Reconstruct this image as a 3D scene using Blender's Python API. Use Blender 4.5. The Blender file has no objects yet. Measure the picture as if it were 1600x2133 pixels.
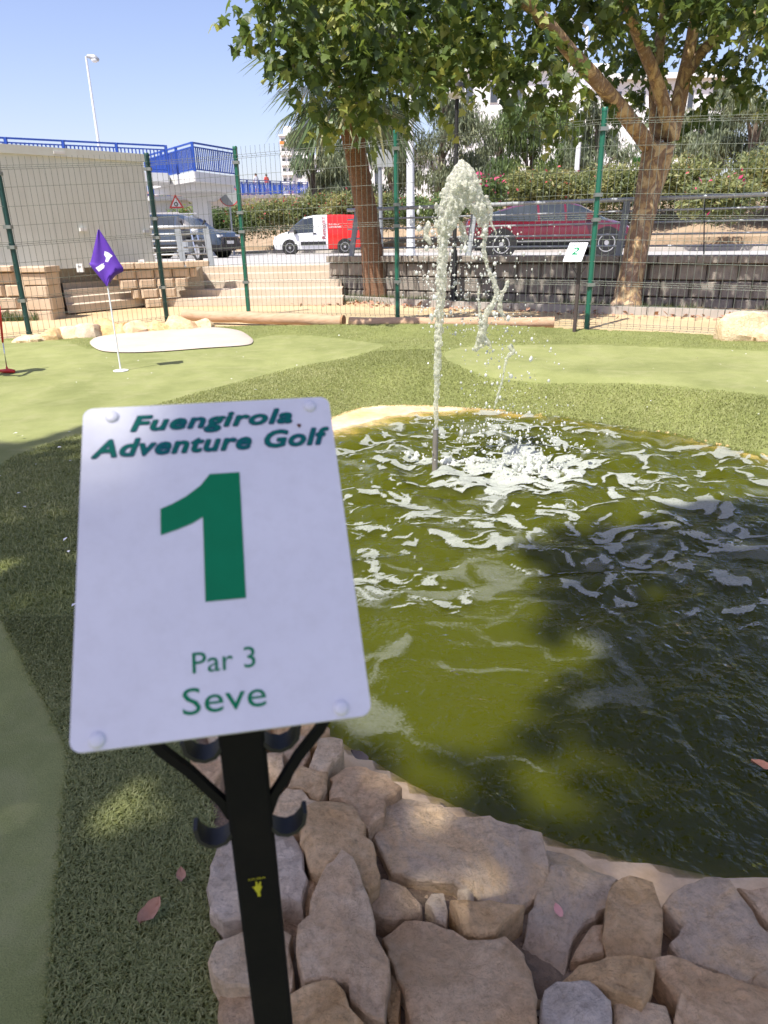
import bpy, bmesh, math, random
import numpy as np
from mathutils import Vector, Matrix, noise

# ------------------------------------------------------------------ camera, sky, sun, exposure
SC = bpy.context.scene
COL = SC.collection
FPX = 1480.0
TH = math.radians(21.37)
RHO = 0.0185
cf = np.array([0, math.cos(TH), -math.sin(TH)])
cu0 = np.array([0, math.sin(TH), math.cos(TH)])
cr0 = np.array([1.0, 0, 0])
cr = cr0 * math.cos(RHO) - cu0 * math.sin(RHO)
cu = cu0 * math.cos(RHO) + cr0 * math.sin(RHO)
CAM = np.array([0, 0, 1.5])
camd = bpy.data.cameras.new('camera')
cam = bpy.data.objects.new('camera', camd)
COL.objects.link(cam)
cam.matrix_world = Matrix(((cr[0], cu[0], -cf[0], CAM[0]), (cr[1], cu[1], -cf[1], CAM[1]), (cr[2], cu[2], -cf[2], CAM[2]), (0, 0, 0, 1)))
camd.sensor_fit = 'VERTICAL'
camd.sensor_height = 24.0
camd.lens = 24.0 * FPX / 2133.0
camd.clip_start = 0.05
camd.clip_end = 2000
camd.dof.use_dof = True
camd.dof.focus_distance = 3.2
camd.dof.aperture_fstop = 5.5
SC.camera = cam

SUN_DIR = Vector((-0.31, -0.385, 0.869)).normalized()      # towards the sun: behind the camera to the left, about 60 degrees up
w = bpy.data.worlds.new('World')
SC.world = w
w.use_nodes = True
nt = w.node_tree
sky = nt.nodes.new('ShaderNodeTexSky')
sky.sky_type = 'NISHITA'
sky.sun_disc = False
sky.sun_elevation = math.asin(SUN_DIR.z)
sky.sun_rotation = math.atan2(SUN_DIR.x, SUN_DIR.y)
sky.altitude = 0
sky.air_density = 1.0
sky.dust_density = 1.6
sky.ozone_density = 2.6
bg = nt.nodes['Background']
bg.inputs['Strength'].default_value = 0.12
tint = nt.nodes.new('ShaderNodeMix'); tint.data_type = 'RGBA'; tint.blend_type = 'MULTIPLY'
tint.inputs[0].default_value = 1.0; tint.inputs[7].default_value = (1.12, 0.96, 1.02, 1)
nt.links.new(sky.outputs[0], tint.inputs[6]); nt.links.new(tint.outputs[2], bg.inputs['Color'])
sd = bpy.data.lights.new('sun', 'SUN')
sd.energy = 4.8
sd.angle = math.radians(0.53)
sd.color = (1.0, 0.95, 0.87)
so = bpy.data.objects.new('sun', sd)
COL.objects.link(so)
so.rotation_euler = (-SUN_DIR).to_track_quat('-Z', 'Y').to_euler()
so.location = SUN_DIR * 60
vs = SC.view_settings
vs.view_transform = 'Standard'
vs.look = 'None'
vs.exposure = 0.85
vs.gamma = 1.0
cy = SC.cycles
cy.volume_bounces = 2
cy.max_bounces = 8
cy.transparent_max_bounces = 16
cy.use_denoising = True
cy.caustics_reflective = False
cy.caustics_refractive = False
cy.sample_clamp_indirect = 6.0

rnd = random.Random(7)
rng = np.random.default_rng(7)

# ------------------------------------------------------------------ placing helpers (photo pixel -> point on a real plane)
def ray(x, y): return cf + cr * (x - 800) / FPX - cu * (y - 1066.5) / FPX
def pz(x, y, z):
    d = ray(x, y)
    return Vector(CAM + d * ((z - CAM[2]) / d[2]))
def py(x, y, Y):
    d = ray(x, y)
    return Vector(CAM + d * (Y / d[1]))
def pv(x, y, A, B):                                          # on the vertical plane through A and B
    d = ray(x, y)
    n = np.array([B[1] - A[1], A[0] - B[0], 0.0])
    t = (n[0] * A[0] + n[1] * A[1]) / n.dot(d)
    return Vector(CAM + d * t)

# ------------------------------------------------------------------ materials
def new_mat(name):
    m = bpy.data.materials.new(name)
    m.use_nodes = True
    return m, m.node_tree, m.node_tree.nodes['Principled BSDF']
def lnk(nt, a, b): nt.links.new(a, b)
def c4(c): return (c[0], c[1], c[2], 1.0)
def noise_node(nt, co, scale, detail=5, rough=0.55, dist=0.0):
    n = nt.nodes.new('ShaderNodeTexNoise')
    n.inputs['Scale'].default_value = scale
    n.inputs['Detail'].default_value = detail
    n.inputs['Roughness'].default_value = rough
    n.inputs['Distortion'].default_value = dist
    lnk(nt, co, n.inputs['Vector'])
    return n
def ramp_node(nt, fac, stops, interp='LINEAR'):
    r = nt.nodes.new('ShaderNodeValToRGB')
    r.color_ramp.interpolation = interp
    e = r.color_ramp.elements
    while len(e) < len(stops): e.new(0.5)
    for i, (p, c) in enumerate(stops):
        e[i].position = p
        e[i].color = c4(c)
    lnk(nt, fac, r.inputs['Fac'])
    return r
def mixc(nt, fac, a, b, mode='MIX'):
    n = nt.nodes.new('ShaderNodeMix')
    n.data_type = 'RGBA'
    n.blend_type = mode
    for sock, v in ((n.inputs[0], fac), (n.inputs[6], a), (n.inputs[7], b)):
        if isinstance(v, (int, float)): sock.default_value = v
        elif isinstance(v, tuple): sock.default_value = c4(v)
        else: lnk(nt, v, sock)
    return n.outputs[2]
def mat(name, c1, c2=None, scale=4.0, rough=0.75, bump=0.0, bscale=None, bdist=0.01, metal=0.0, spec=0.5, coat=0.0, c3=None, s3=40.0, stretch=None, f3=0.35):
    m, nt, b = new_mat(name)
    tc = nt.nodes.new('ShaderNodeTexCoord')
    co = tc.outputs['Object']
    if stretch:
        mp = nt.nodes.new('ShaderNodeMapping')
        mp.inputs['Scale'].default_value = stretch
        lnk(nt, co, mp.inputs['Vector'])
        co = mp.outputs[0]
    b.inputs['Roughness'].default_value = rough
    b.inputs['Metallic'].default_value = metal
    b.inputs['Specular IOR Level'].default_value = spec
    b.inputs['Coat Weight'].default_value = coat
    b.inputs['Base Color'].default_value = c4(c1)
    if c2 is not None:
        n = noise_node(nt, co, scale)
        r = ramp_node(nt, n.outputs['Fac'], [(0.3, c1), (0.7, c2)])
        out = r.outputs['Color']
        if c3 is not None:
            n3 = noise_node(nt, co, s3, 6, 0.7)
            r3 = ramp_node(nt, n3.outputs['Fac'], [(0.45, (0, 0, 0)), (0.7, (1, 1, 1))])
            mu = nt.nodes.new('ShaderNodeMath'); mu.operation = 'MULTIPLY'; mu.inputs[1].default_value = f3
            lnk(nt, r3.outputs['Color'], mu.inputs[0])
            out = mixc(nt, mu.outputs[0], out, c3)
        lnk(nt, out, b.inputs['Base Color'])
    if bump:
        n2 = noise_node(nt, co, bscale or scale * 8, 6, 0.65)
        bp = nt.nodes.new('ShaderNodeBump')
        bp.inputs['Strength'].default_value = bump
        bp.inputs['Distance'].default_value = bdist
        lnk(nt, n2.outputs['Fac'], bp.inputs['Height'])
        lnk(nt, bp.outputs['Normal'], b.inputs['Normal'])
    return m
def leaf_mat(name, ca, cb, cc, trans=0.35, rough=0.45):
    m, nt, b = new_mat(name)
    at = nt.nodes.new('ShaderNodeAttribute'); at.attribute_name = 'var'
    r = ramp_node(nt, at.outputs['Fac'], [(0.0, ca), (0.6, cb), (1.0, cc)])
    lnk(nt, r.outputs['Color'], b.inputs['Base Color'])
    b.inputs['Roughness'].default_value = rough
    tr = nt.nodes.new('ShaderNodeBsdfTranslucent')
    hs = nt.nodes.new('ShaderNodeHueSaturation')
    hs.inputs['Hue'].default_value = 0.485
    hs.inputs['Saturation'].default_value = 1.1
    hs.inputs['Value'].default_value = 1.5
    lnk(nt, r.outputs['Color'], hs.inputs['Color'])
    lnk(nt, hs.outputs['Color'], tr.inputs['Color'])
    mx = nt.nodes.new('ShaderNodeMixShader')
    mx.inputs[0].default_value = trans
    lnk(nt, b.outputs[0], mx.inputs[1]); lnk(nt, tr.outputs[0], mx.inputs[2])
    lnk(nt, mx.outputs[0], nt.nodes['Material Output'].inputs['Surface'])
    return m

M = {}
M['white_paint'] = mat('white_paint', (0.72, 0.74, 0.76), (0.66, 0.68, 0.70), 3, 0.4)
M['plate_white'] = mat('plate_white', (0.66, 0.67, 0.70), (0.60, 0.61, 0.645), 9, 0.42, 0.03, 300, 0.001, c3=(0.46, 0.46, 0.46), s3=55, f3=0.22)
M['print_green'] = mat('print_green', (0.0, 0.16, 0.065), (0.0, 0.18, 0.075), 40, 0.6, spec=0.15)
M['print_navy'] = mat('print_navy', (0.012, 0.04, 0.13), None, rough=0.4)
M['print_teal'] = mat('print_teal', (0.0, 0.14, 0.08), (0.0, 0.09, 0.12), 30, 0.6, spec=0.15)
M['rust'] = mat('rust', (0.10, 0.035, 0.02), None, rough=0.8)
M['black_steel'] = mat('black_steel', (0.005, 0.005, 0.006), (0.008, 0.0078, 0.0075), 25, 0.7, 0.15, 120, 0.002, spec=0.12, c3=(0.03, 0.024, 0.018), s3=14, f3=0.12)
M['brown_steel'] = mat('brown_steel', (0.045, 0.035, 0.032), (0.07, 0.05, 0.045), 25, 0.6)
M['sticker_yellow'] = mat('sticker_yellow', (0.42, 0.40, 0.02), None, rough=0.5)
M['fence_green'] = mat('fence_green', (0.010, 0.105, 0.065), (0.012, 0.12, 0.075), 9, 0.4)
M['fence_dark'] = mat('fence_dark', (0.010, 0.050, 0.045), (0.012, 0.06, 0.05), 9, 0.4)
M['wire'] = mat('wire', (0.10, 0.13, 0.105), (0.15, 0.16, 0.13), 6, 0.45, spec=0.6)
M['clamp'] = mat('clamp', (0.25, 0.27, 0.25), None, rough=0.4, metal=0.6)
M['galv'] = mat('galvanised', (0.36, 0.38, 0.40), (0.46, 0.48, 0.50), 7, 0.45, metal=0.35)
M['grey_post'] = mat('grey_post', (0.20, 0.22, 0.24), (0.25, 0.27, 0.29), 7, 0.5)
M['sand'] = mat('sand_paving', (0.44, 0.325, 0.17), (0.51, 0.395, 0.235), 0.7, 0.9, 0.4, 60, 0.01, c3=(0.40, 0.30, 0.19), s3=9)
M['step_stone'] = mat('step_stone', (0.48, 0.395, 0.30), (0.55, 0.465, 0.37), 2.5, 0.85, 0.3, 50, 0.01, c3=(0.40, 0.32, 0.24), s3=12)
M['block_tan'] = mat('block_tan', (0.46, 0.345, 0.235), (0.53, 0.42, 0.31), 3.0, 0.9, 0.5, 45, 0.012, c3=(0.43, 0.31, 0.22), s3=9)
M['block_grey'] = mat('block_grey', (0.21, 0.185, 0.155), (0.31, 0.275, 0.23), 2.2, 0.9, 0.5, 45, 0.012, c3=(0.13, 0.12, 0.11), s3=7, f3=0.6)
M['soil'] = mat('soil', (0.16, 0.11, 0.07), (0.26, 0.19, 0.13), 3, 0.95, 0.8, 30, 0.03, c3=(0.12, 0.13, 0.05), s3=8)
M['bank_soil'] = mat('bank_soil', (0.27, 0.19, 0.12), (0.38, 0.29, 0.20), 1.3, 0.95, 0.8, 14, 0.05, c3=(0.14, 0.11, 0.06), s3=5)
M['road'] = mat('road', (0.33, 0.32, 0.31), (0.40, 0.39, 0.375), 0.5, 0.9, 0.3, 80, 0.006, c3=(0.27, 0.26, 0.25), s3=3)
M['pavement'] = mat('pavement', (0.42, 0.36, 0.29), (0.50, 0.44, 0.36), 0.8, 0.9, 0.3, 30, 0.01, c3=(0.32, 0.27, 0.21), s3=6)
M['rubble'] = mat('rubble', (0.5, 0.46, 0.40), (0.62, 0.58, 0.52), 3, 0.9, 0.5, 20, 0.02)
M['cabin'] = mat('cabin_panel', (0.60, 0.62, 0.56), (0.64, 0.66, 0.60), 0.7, 0.5, 0.1, 6, 0.01, c3=(0.47, 0.46, 0.40), s3=2.5, f3=0.4, stretch=(3, 3, 0.5))
M['kerb'] = mat('kerb_concrete', (0.32, 0.29, 0.26), (0.42, 0.39, 0.35), 4, 0.9, 0.3, 50, 0.01)
M['bunker'] = mat('bunker_concrete', (0.40, 0.34, 0.285), (0.46, 0.405, 0.345), 2.2, 0.9, 0.4, 70, 0.006, c3=(0.42, 0.39, 0.37), s3=9, f3=0.5)
M['log'] = mat('log_wood', (0.36, 0.22, 0.13), (0.54, 0.38, 0.26), 6, 0.85, 0.6, 24, 0.012, stretch=(0.5, 5, 5), c3=(0.24, 0.13, 0.07), s3=6)
M['log_end'] = mat('log_end', (0.26, 0.14, 0.07), (0.38, 0.22, 0.12), 20, 0.9)
M['blue_rail'] = mat('blue_rail', (0.008, 0.05, 0.30), (0.01, 0.06, 0.34), 4, 0.4)
M['bridge'] = mat('bridge_concrete', (0.60, 0.60, 0.59), (0.68, 0.68, 0.66), 0.5, 0.8, c3=(0.5, 0.5, 0.5), s3=2)
M['bldg_white'] = mat('building_white', (0.72, 0.72, 0.72), (0.78, 0.78, 0.78), 0.2, 0.8)
M['bldg_orange'] = mat('building_orange', (0.62, 0.36, 0.20), (0.68, 0.44, 0.28), 0.3, 0.85)
M['win_dark'] = mat('window_dark', (0.06, 0.07, 0.085), None, rough=0.15)
M['awning'] = mat('awning_orange', (0.6, 0.22, 0.05), None, rough=0.8)
M['glass'] = mat('car_glass', (0.02, 0.025, 0.03), (0.04, 0.05, 0.055), 2, 0.06, spec=0.8)
M['van_white'] = mat('van_white', (0.74, 0.75, 0.77), None, rough=0.3, coat=0.4)
M['van_red'] = mat('van_red', (0.62, 0.018, 0.014), None, rough=0.3, coat=0.4)
M['van_dark_red'] = mat('van_dark_red', (0.30, 0.012, 0.03), None, rough=0.35, coat=0.3)
M['car_red'] = mat('car_red', (0.10, 0.004, 0.012), (0.125, 0.005, 0.016), 2, 0.22, coat=0.8, spec=0.6)
M['car_blue'] = mat('car_blue', (0.025, 0.04, 0.065), (0.03, 0.047, 0.075), 2, 0.25, coat=0.8)
M['black_trim'] = mat('black_trim', (0.015, 0.015, 0.017), None, rough=0.55)
M['tyre'] = mat('tyre', (0.018, 0.018, 0.018), None, rough=0.85)
M['rim'] = mat('rim', (0.5, 0.5, 0.52), None, rough=0.35, metal=0.6)
M['chrome'] = mat('chrome', (0.65, 0.66, 0.68), None, rough=0.2, metal=0.9)
M['lamp_glass'] = mat('lamp_glass', (0.7, 0.72, 0.74), None, rough=0.15)
M['lamp_red'] = mat('lamp_red', (0.4, 0.02, 0.02), None, rough=0.2)
M['number_plate'] = mat('number_plate', (0.75, 0.75, 0.72), None, rough=0.4)
M['flag'] = mat('flag_purple', (0.070, 0.016, 0.27), (0.085, 0.02, 0.31), 20, 0.75)
M['flag_white'] = mat('flag_white', (0.72, 0.72, 0.74), None, rough=0.7)
M['putter_red'] = mat('putter_red', (0.55, 0.02, 0.025), None, rough=0.4)
M['skin'] = mat('skin', (0.36, 0.17, 0.10), (0.40, 0.20, 0.13), 8, 0.55)
M['shirt'] = mat('shirt', (0.55, 0.56, 0.6), None, rough=0.85)
M['shirt_red'] = mat('shirt_red', (0.5, 0.06, 0.05), None, rough=0.85)
M['shorts'] = mat('shorts', (0.08, 0.09, 0.13), None, rough=0.85)
M['hair'] = mat('hair', (0.03, 0.02, 0.015), None, rough=0.6)
M['shoe'] = mat('shoe', (0.18, 0.18, 0.19), None, rough=0.7)
M['dry_leaf'] = mat('dry_leaf', (0.30, 0.15, 0.09), (0.42, 0.24, 0.16), 30, 0.8)
M['pink_leaf'] = mat('pink_leaf', (0.55, 0.25, 0.22), (0.6, 0.3, 0.25), 30, 0.8)
M['orange_leaf'] = mat('orange_leaf', (0.60, 0.26, 0.13), (0.66, 0.32, 0.17), 30, 0.8)
M['paper'] = mat('paper', (0.75, 0.75, 0.73), None, rough=0.8)
M['pipe'] = mat('pipe', (0.13, 0.12, 0.10), (0.20, 0.18, 0.15), 12, 0.55)
M['sign_grey'] = mat('sign_grey', (0.34, 0.36, 0.36), None, rough=0.5, metal=0.3)
M['sign_red'] = mat('sign_red', (0.55, 0.03, 0.03), None, rough=0.4)
M['shed_white'] = mat('shed_white', (0.68, 0.68, 0.66), None, rough=0.6)
def rock_mat(name, ca, cb, cc, cd_, s=1.0):
    ca, cb, cc, cd_ = (tuple(min(0.86, v * k) for v, k in zip(q, (1.08, 1.02, 0.94))) for q in (ca, cb, cc, cd_))
    m, nt, b = new_mat(name)
    tc = nt.nodes.new('ShaderNodeTexCoord'); co = tc.outputs['Object']
    n1 = noise_node(nt, co, 7.0 * s, 7, 0.66, 1.0)
    r1 = ramp_node(nt, n1.outputs['Fac'], [(0.28, ca), (0.47, cb), (0.60, cc), (0.76, cd_)])
    n2 = noise_node(nt, co, 60, 6, 0.75)
    r2 = ramp_node(nt, n2.outputs['Fac'], [(0.28, (0.66, 0.62, 0.58)), (0.50, (1.0, 1.0, 1.0)), (0.75, (1.15, 1.14, 1.12))])
    col = mixc(nt, 1.0, r1.outputs['Color'], r2.outputs['Color'], 'MULTIPLY')
    v = nt.nodes.new('ShaderNodeTexVoronoi'); v.feature = 'DISTANCE_TO_EDGE'; v.inputs['Scale'].default_value = 7.0
    wn = noise_node(nt, co, 9, 4, 0.6); mxv = mixc(nt, 0.35, co, wn.outputs['Color']); lnk(nt, mxv, v.inputs['Vector'])
    rv = ramp_node(nt, v.outputs['Distance'], [(0.0, (0.55, 0.5, 0.46)), (0.018, (1, 1, 1))])
    col = mixc(nt, 0.22, col, rv.outputs['Color'], 'MULTIPLY')
    oi = nt.nodes.new('ShaderNodeObjectInfo')
    ro = ramp_node(nt, oi.outputs['Random'], [(0.0, (0.90, 0.86, 0.80)), (0.35, (1.08, 1.02, 0.94)), (0.65, (1.0, 1.0, 1.0)), (1.0, (1.14, 1.08, 0.98))])
    col = mixc(nt, 1.0, col, ro.outputs['Color'], 'MULTIPLY')
    n5 = noise_node(nt, co, 2.6, 3, 0.5, 1.5)
    r5 = ramp_node(nt, n5.outputs['Fac'], [(0.56, (0, 0, 0)), (0.66, (0.45, 0.45, 0.45))])
    col = mixc(nt, r5.outputs['Color'], col, (0.58, 0.40, 0.22))
    lnk(nt, col, b.inputs['Base Color'])
    b.inputs['Roughness'].default_value = 0.9; b.inputs['Specular IOR Level'].default_value = 0.3
    n3 = noise_node(nt, co, 30, 9, 0.74, 0.3)
    ad = nt.nodes.new('ShaderNodeMath'); ad.operation = 'MULTIPLY_ADD'; ad.inputs[1].default_value = 0.10
    lnk(nt, rv.outputs['Color'], ad.inputs[0]); lnk(nt, n3.outputs['Fac'], ad.inputs[2])
    bp = nt.nodes.new('ShaderNodeBump'); bp.inputs['Strength'].default_value = 1.0; bp.inputs['Distance'].default_value = 0.034
    lnk(nt, ad.outputs[0], bp.inputs['Height']); lnk(nt, bp.outputs['Normal'], b.inputs['Normal'])
    return m
ROCKM = [
    rock_mat('rock_tan', (0.46, 0.30, 0.14), (0.64, 0.46, 0.26), (0.72, 0.55, 0.34), (0.55, 0.38, 0.20)),
    rock_mat('rock_pink', (0.52, 0.37, 0.22), (0.66, 0.50, 0.33), (0.74, 0.60, 0.43), (0.58, 0.43, 0.28)),
    rock_mat('rock_grey', (0.46, 0.41, 0.34), (0.58, 0.53, 0.46), (0.68, 0.63, 0.56), (0.52, 0.45, 0.36)),
    rock_mat('rock_pale', (0.62, 0.48, 0.31), (0.75, 0.62, 0.44), (0.80, 0.69, 0.53), (0.66, 0.52, 0.35)),
    rock_mat('rock_mixed', (0.46, 0.41, 0.35), (0.60, 0.51, 0.40), (0.70, 0.55, 0.36), (0.62, 0.44, 0.24), 0.6),
]
M['mortar'] = mat('mortar', (0.17, 0.11, 0.065), (0.48, 0.36, 0.24), 6, 0.95, 1.0, 45, 0.03, c3=(0.05, 0.03, 0.018), s3=12, f3=0.8)

def carpet_mat(name, ca, cb, fine, bumpd, wear):
    m, nt, b = new_mat(name)
    tc = nt.nodes.new('ShaderNodeTexCoord'); co = tc.outputs['Object']
    n1 = noise_node(nt, co, 1.1, 5)
    n2 = noise_node(nt, co, fine, 3, 0.7)
    n1.inputs['Scale'].default_value = 1.7; n1.inputs['Roughness'].default_value = 0.68
    r1 = ramp_node(nt, n1.outputs['Fac'], [(0.34, tuple(v * 0.88 for v in ca)), (0.66, tuple(v * 1.06 for v in cb))])
    r2 = ramp_node(nt, n2.outputs['Fac'], [(0.3, (0.72, 0.72, 0.70)), (0.7, (1.15, 1.15, 1.12))])
    col = mixc(nt, 1.0, r1.outputs['Color'], r2.outputs['Color'], 'MULTIPLY')
    n3 = noise_node(nt, co, 3.5, 6, 0.7, 0.6)
    r3 = ramp_node(nt, n3.outputs['Fac'], [(0.48, (0, 0, 0)), (0.75, (0.7, 0.7, 0.7))])
    col = mixc(nt, r3.outputs['Color'], col, wear)
    lnk(nt, col, b.inputs['Base Color'])
    b.inputs['Roughness'].default_value = 0.9
    b.inputs['Specular IOR Level'].default_value = 0.25
    b.inputs['Sheen Weight'].default_value = 0.0
    bp = nt.nodes.new('ShaderNodeBump'); bp.inputs['Strength'].default_value = 0.8; bp.inputs['Distance'].default_value = bumpd
    lnk(nt, n2.outputs['Fac'], bp.inputs['Height']); lnk(nt, bp.outputs['Normal'], b.inputs['Normal'])
    return m
M['green_smooth'] = carpet_mat('putting_carpet', (0.215, 0.240, 0.085), (0.26, 0.28, 0.11), 260, 0.006, (0.30, 0.30, 0.145))
M['green_rough'] = carpet_mat('rough_carpet_backing', (0.17, 0.195, 0.062), (0.215, 0.24, 0.08), 120, 0.012, (0.22, 0.23, 0.09))
M['blade'] = leaf_mat('turf_blade', (0.19, 0.215, 0.075), (0.28, 0.30, 0.115), (0.40, 0.40, 0.19), 0.35, 0.55)
M['grass'] = leaf_mat('grass_blade', (0.06, 0.10, 0.03), (0.09, 0.13, 0.04), (0.22, 0.19, 0.09), 0.3, 0.6)
M['plane_leaf'] = leaf_mat('plane_leaf', (0.05, 0.085, 0.025), (0.13, 0.185, 0.045), (0.36, 0.38, 0.11), 0.45, 0.40)
M['shade_leaf'] = leaf_mat('shade_leaf', (0.03, 0.055, 0.018), (0.05, 0.09, 0.025), (0.10, 0.14, 0.04), 0.3, 0.45)
M['euca_leaf'] = leaf_mat('eucalyptus_leaf', (0.115, 0.145, 0.085), (0.20, 0.23, 0.13), (0.31, 0.32, 0.17), 0.3, 0.55)
M['bush_leaf'] = leaf_mat('bush_leaf', (0.10, 0.135, 0.055), (0.23, 0.25, 0.095), (0.38, 0.32, 0.14), 0.3, 0.55)
M['bush_green'] = leaf_mat('bush_green', (0.065, 0.11, 0.035), (0.14, 0.20, 0.062), (0.26, 0.30, 0.10), 0.3, 0.55)
M['tree_green'] = leaf_mat('tree_green', (0.03, 0.09, 0.02), (0.05, 0.15, 0.03), (0.10, 0.24, 0.05), 0.3, 0.55)
M['flower'] = leaf_mat('oleander_flower', (0.55, 0.06, 0.08), (0.6, 0.10, 0.13), (0.7, 0.22, 0.16), 0.25, 0.6)
M['flower_pink'] = leaf_mat('pink_flower', (0.55, 0.05, 0.14), (0.65, 0.10, 0.22), (0.7, 0.2, 0.3), 0.25, 0.6)
M['palm_leaf'] = leaf_mat('palm_leaf', (0.06, 0.10, 0.035), (0.11, 0.16, 0.055), (0.24, 0.23, 0.11), 0.3, 0.45)
M['bark_dark'] = mat('bark_dark', (0.10, 0.075, 0.055), (0.19, 0.15, 0.12), 8, 0.9, 0.6, 30, 0.02)
M['palm_bark'] = mat('palm_bark', (0.17, 0.085, 0.045), (0.29, 0.16, 0.09), 9, 0.9, 0.9, 22, 0.03, stretch=(1, 1, 5), c3=(0.34, 0.22, 0.14), s3=7)

def plane_bark():
    m, nt, b = new_mat('plane_bark')
    tc = nt.nodes.new('ShaderNodeTexCoord')
    mp = nt.nodes.new('ShaderNodeMapping'); mp.inputs['Scale'].default_value = (2.6, 2.6, 1.7)
    lnk(nt, tc.outputs['Object'], mp.inputs['Vector'])
    n = noise_node(nt, mp.outputs[0], 2.2, 4, 0.6, 0.8)
    r = ramp_node(nt, n.outputs['Fac'], [(0.0, (0.52, 0.39, 0.22)), (0.41, (0.40, 0.27, 0.14)), (0.47, (0.24, 0.155, 0.10)), (0.55, (0.29, 0.21, 0.155)), (0.61, (0.56, 0.43, 0.26))], 'CONSTANT')
    n2 = noise_node(nt, tc.outputs['Object'], 25, 5, 0.6)
    r2 = ramp_node(nt, n2.outputs['Fac'], [(0.3, (0.8, 0.8, 0.8)), (0.7, (1.15, 1.13, 1.1))])
    col = mixc(nt, 1.0, r.outputs['Color'], r2.outputs['Color'], 'MULTIPLY')
    lnk(nt, col, b.inputs['Base Color'])
    b.inputs['Roughness'].default_value = 0.85
    bp = nt.nodes.new('ShaderNodeBump'); bp.inputs['Strength'].default_value = 0.5; bp.inputs['Distance'].default_value = 0.02
    lnk(nt, n.outputs['Fac'], bp.inputs['Height']); lnk(nt, bp.outputs['Normal'], b.inputs['Normal'])
    return m
M['plane_bark'] = plane_bark()

def basin_mat():
    m, nt, b = new_mat('pond_basin_concrete')
    tc = nt.nodes.new('ShaderNodeTexCoord'); co = tc.outputs['Object']
    n = noise_node(nt, co, 1.6, 5, 0.6, 0.4)
    r = ramp_node(nt, n.outputs['Fac'], [(0.3, (0.62, 0.36, 0.15)), (0.46, (0.68, 0.47, 0.26)), (0.60, (0.70, 0.54, 0.36)), (0.75, (0.56, 0.42, 0.18))])
    n2 = noise_node(nt, co, 14, 6, 0.7)
    r2 = ramp_node(nt, n2.outputs['Fac'], [(0.3, (0.75, 0.72, 0.68)), (0.7, (1.1, 1.1, 1.1))])
    lnk(nt, mixc(nt, 1.0, r.outputs['Color'], r2.outputs['Color'], 'MULTIPLY'), b.inputs['Base Color'])
    b.inputs['Roughness'].default_value = 0.7
    bp = nt.nodes.new('ShaderNodeBump'); bp.inputs['Strength'].default_value = 0.5; bp.inputs['Distance'].default_value = 0.01
    lnk(nt, n2.outputs['Fac'], bp.inputs['Height']); lnk(nt, bp.outputs['Normal'], b.inputs['Normal'])
    return m
M['basin'] = basin_mat()

def water_mat():
    m, nt, b = new_mat('pond_water')
    nt.nodes.remove(b)
    tc = nt.nodes.new('ShaderNodeTexCoord'); co = tc.outputs['Object']
    n = noise_node(nt, co, 9, 3, 0.5, 0.4)
    n2 = noise_node(nt, co, 38, 2, 0.5)
    ad = nt.nodes.new('ShaderNodeMath'); ad.operation = 'MULTIPLY_ADD'; ad.inputs[1].default_value = 0.25
    lnk(nt, n2.outputs['Fac'], ad.inputs[0]); lnk(nt, n.outputs['Fac'], ad.inputs[2])
    bp = nt.nodes.new('ShaderNodeBump'); bp.inputs['Strength'].default_value = 1.0; bp.inputs['Distance'].default_value = 0.035
    lnk(nt, ad.outputs[0], bp.inputs['Height'])
    fr = nt.nodes.new('ShaderNodeFresnel'); fr.inputs['IOR'].default_value = 1.42
    lnk(nt, bp.outputs['Normal'], fr.inputs['Normal'])
    gl = nt.nodes.new('ShaderNodeBsdfGlossy'); gl.inputs['Roughness'].default_value = 0.03
    lnk(nt, bp.outputs['Normal'], gl.inputs['Normal'])
    tr = nt.nodes.new('ShaderNodeBsdfTransparent'); tr.inputs['Color'].default_value = (0.97, 0.98, 0.93, 1)
    mx = nt.nodes.new('ShaderNodeMixShader')
    lnk(nt, fr.outputs[0], mx.inputs[0]); lnk(nt, tr.outputs[0], mx.inputs[1]); lnk(nt, gl.outputs[0], mx.inputs[2])
    out = nt.nodes['Material Output']
    lnk(nt, mx.outputs[0], out.inputs['Surface'])
    sc = nt.nodes.new('ShaderNodeVolumeScatter')
    sc.inputs['Color'].default_value = (0.71, 0.755, 0.05, 1); sc.inputs['Density'].default_value = 7.0; sc.inputs['Anisotropy'].default_value = 0.2
    ab = nt.nodes.new('ShaderNodeVolumeAbsorption')
    ab.inputs['Color'].default_value = (0.50, 0.53, 0.0, 1); ab.inputs['Density'].default_value = 17.0
    av = nt.nodes.new('ShaderNodeAddShader')
    lnk(nt, sc.outputs[0], av.inputs[0]); lnk(nt, ab.outputs[0], av.inputs[1])
    lnk(nt, av.outputs[0], out.inputs['Volume'])
    return m
M['water'] = water_mat()

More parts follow.
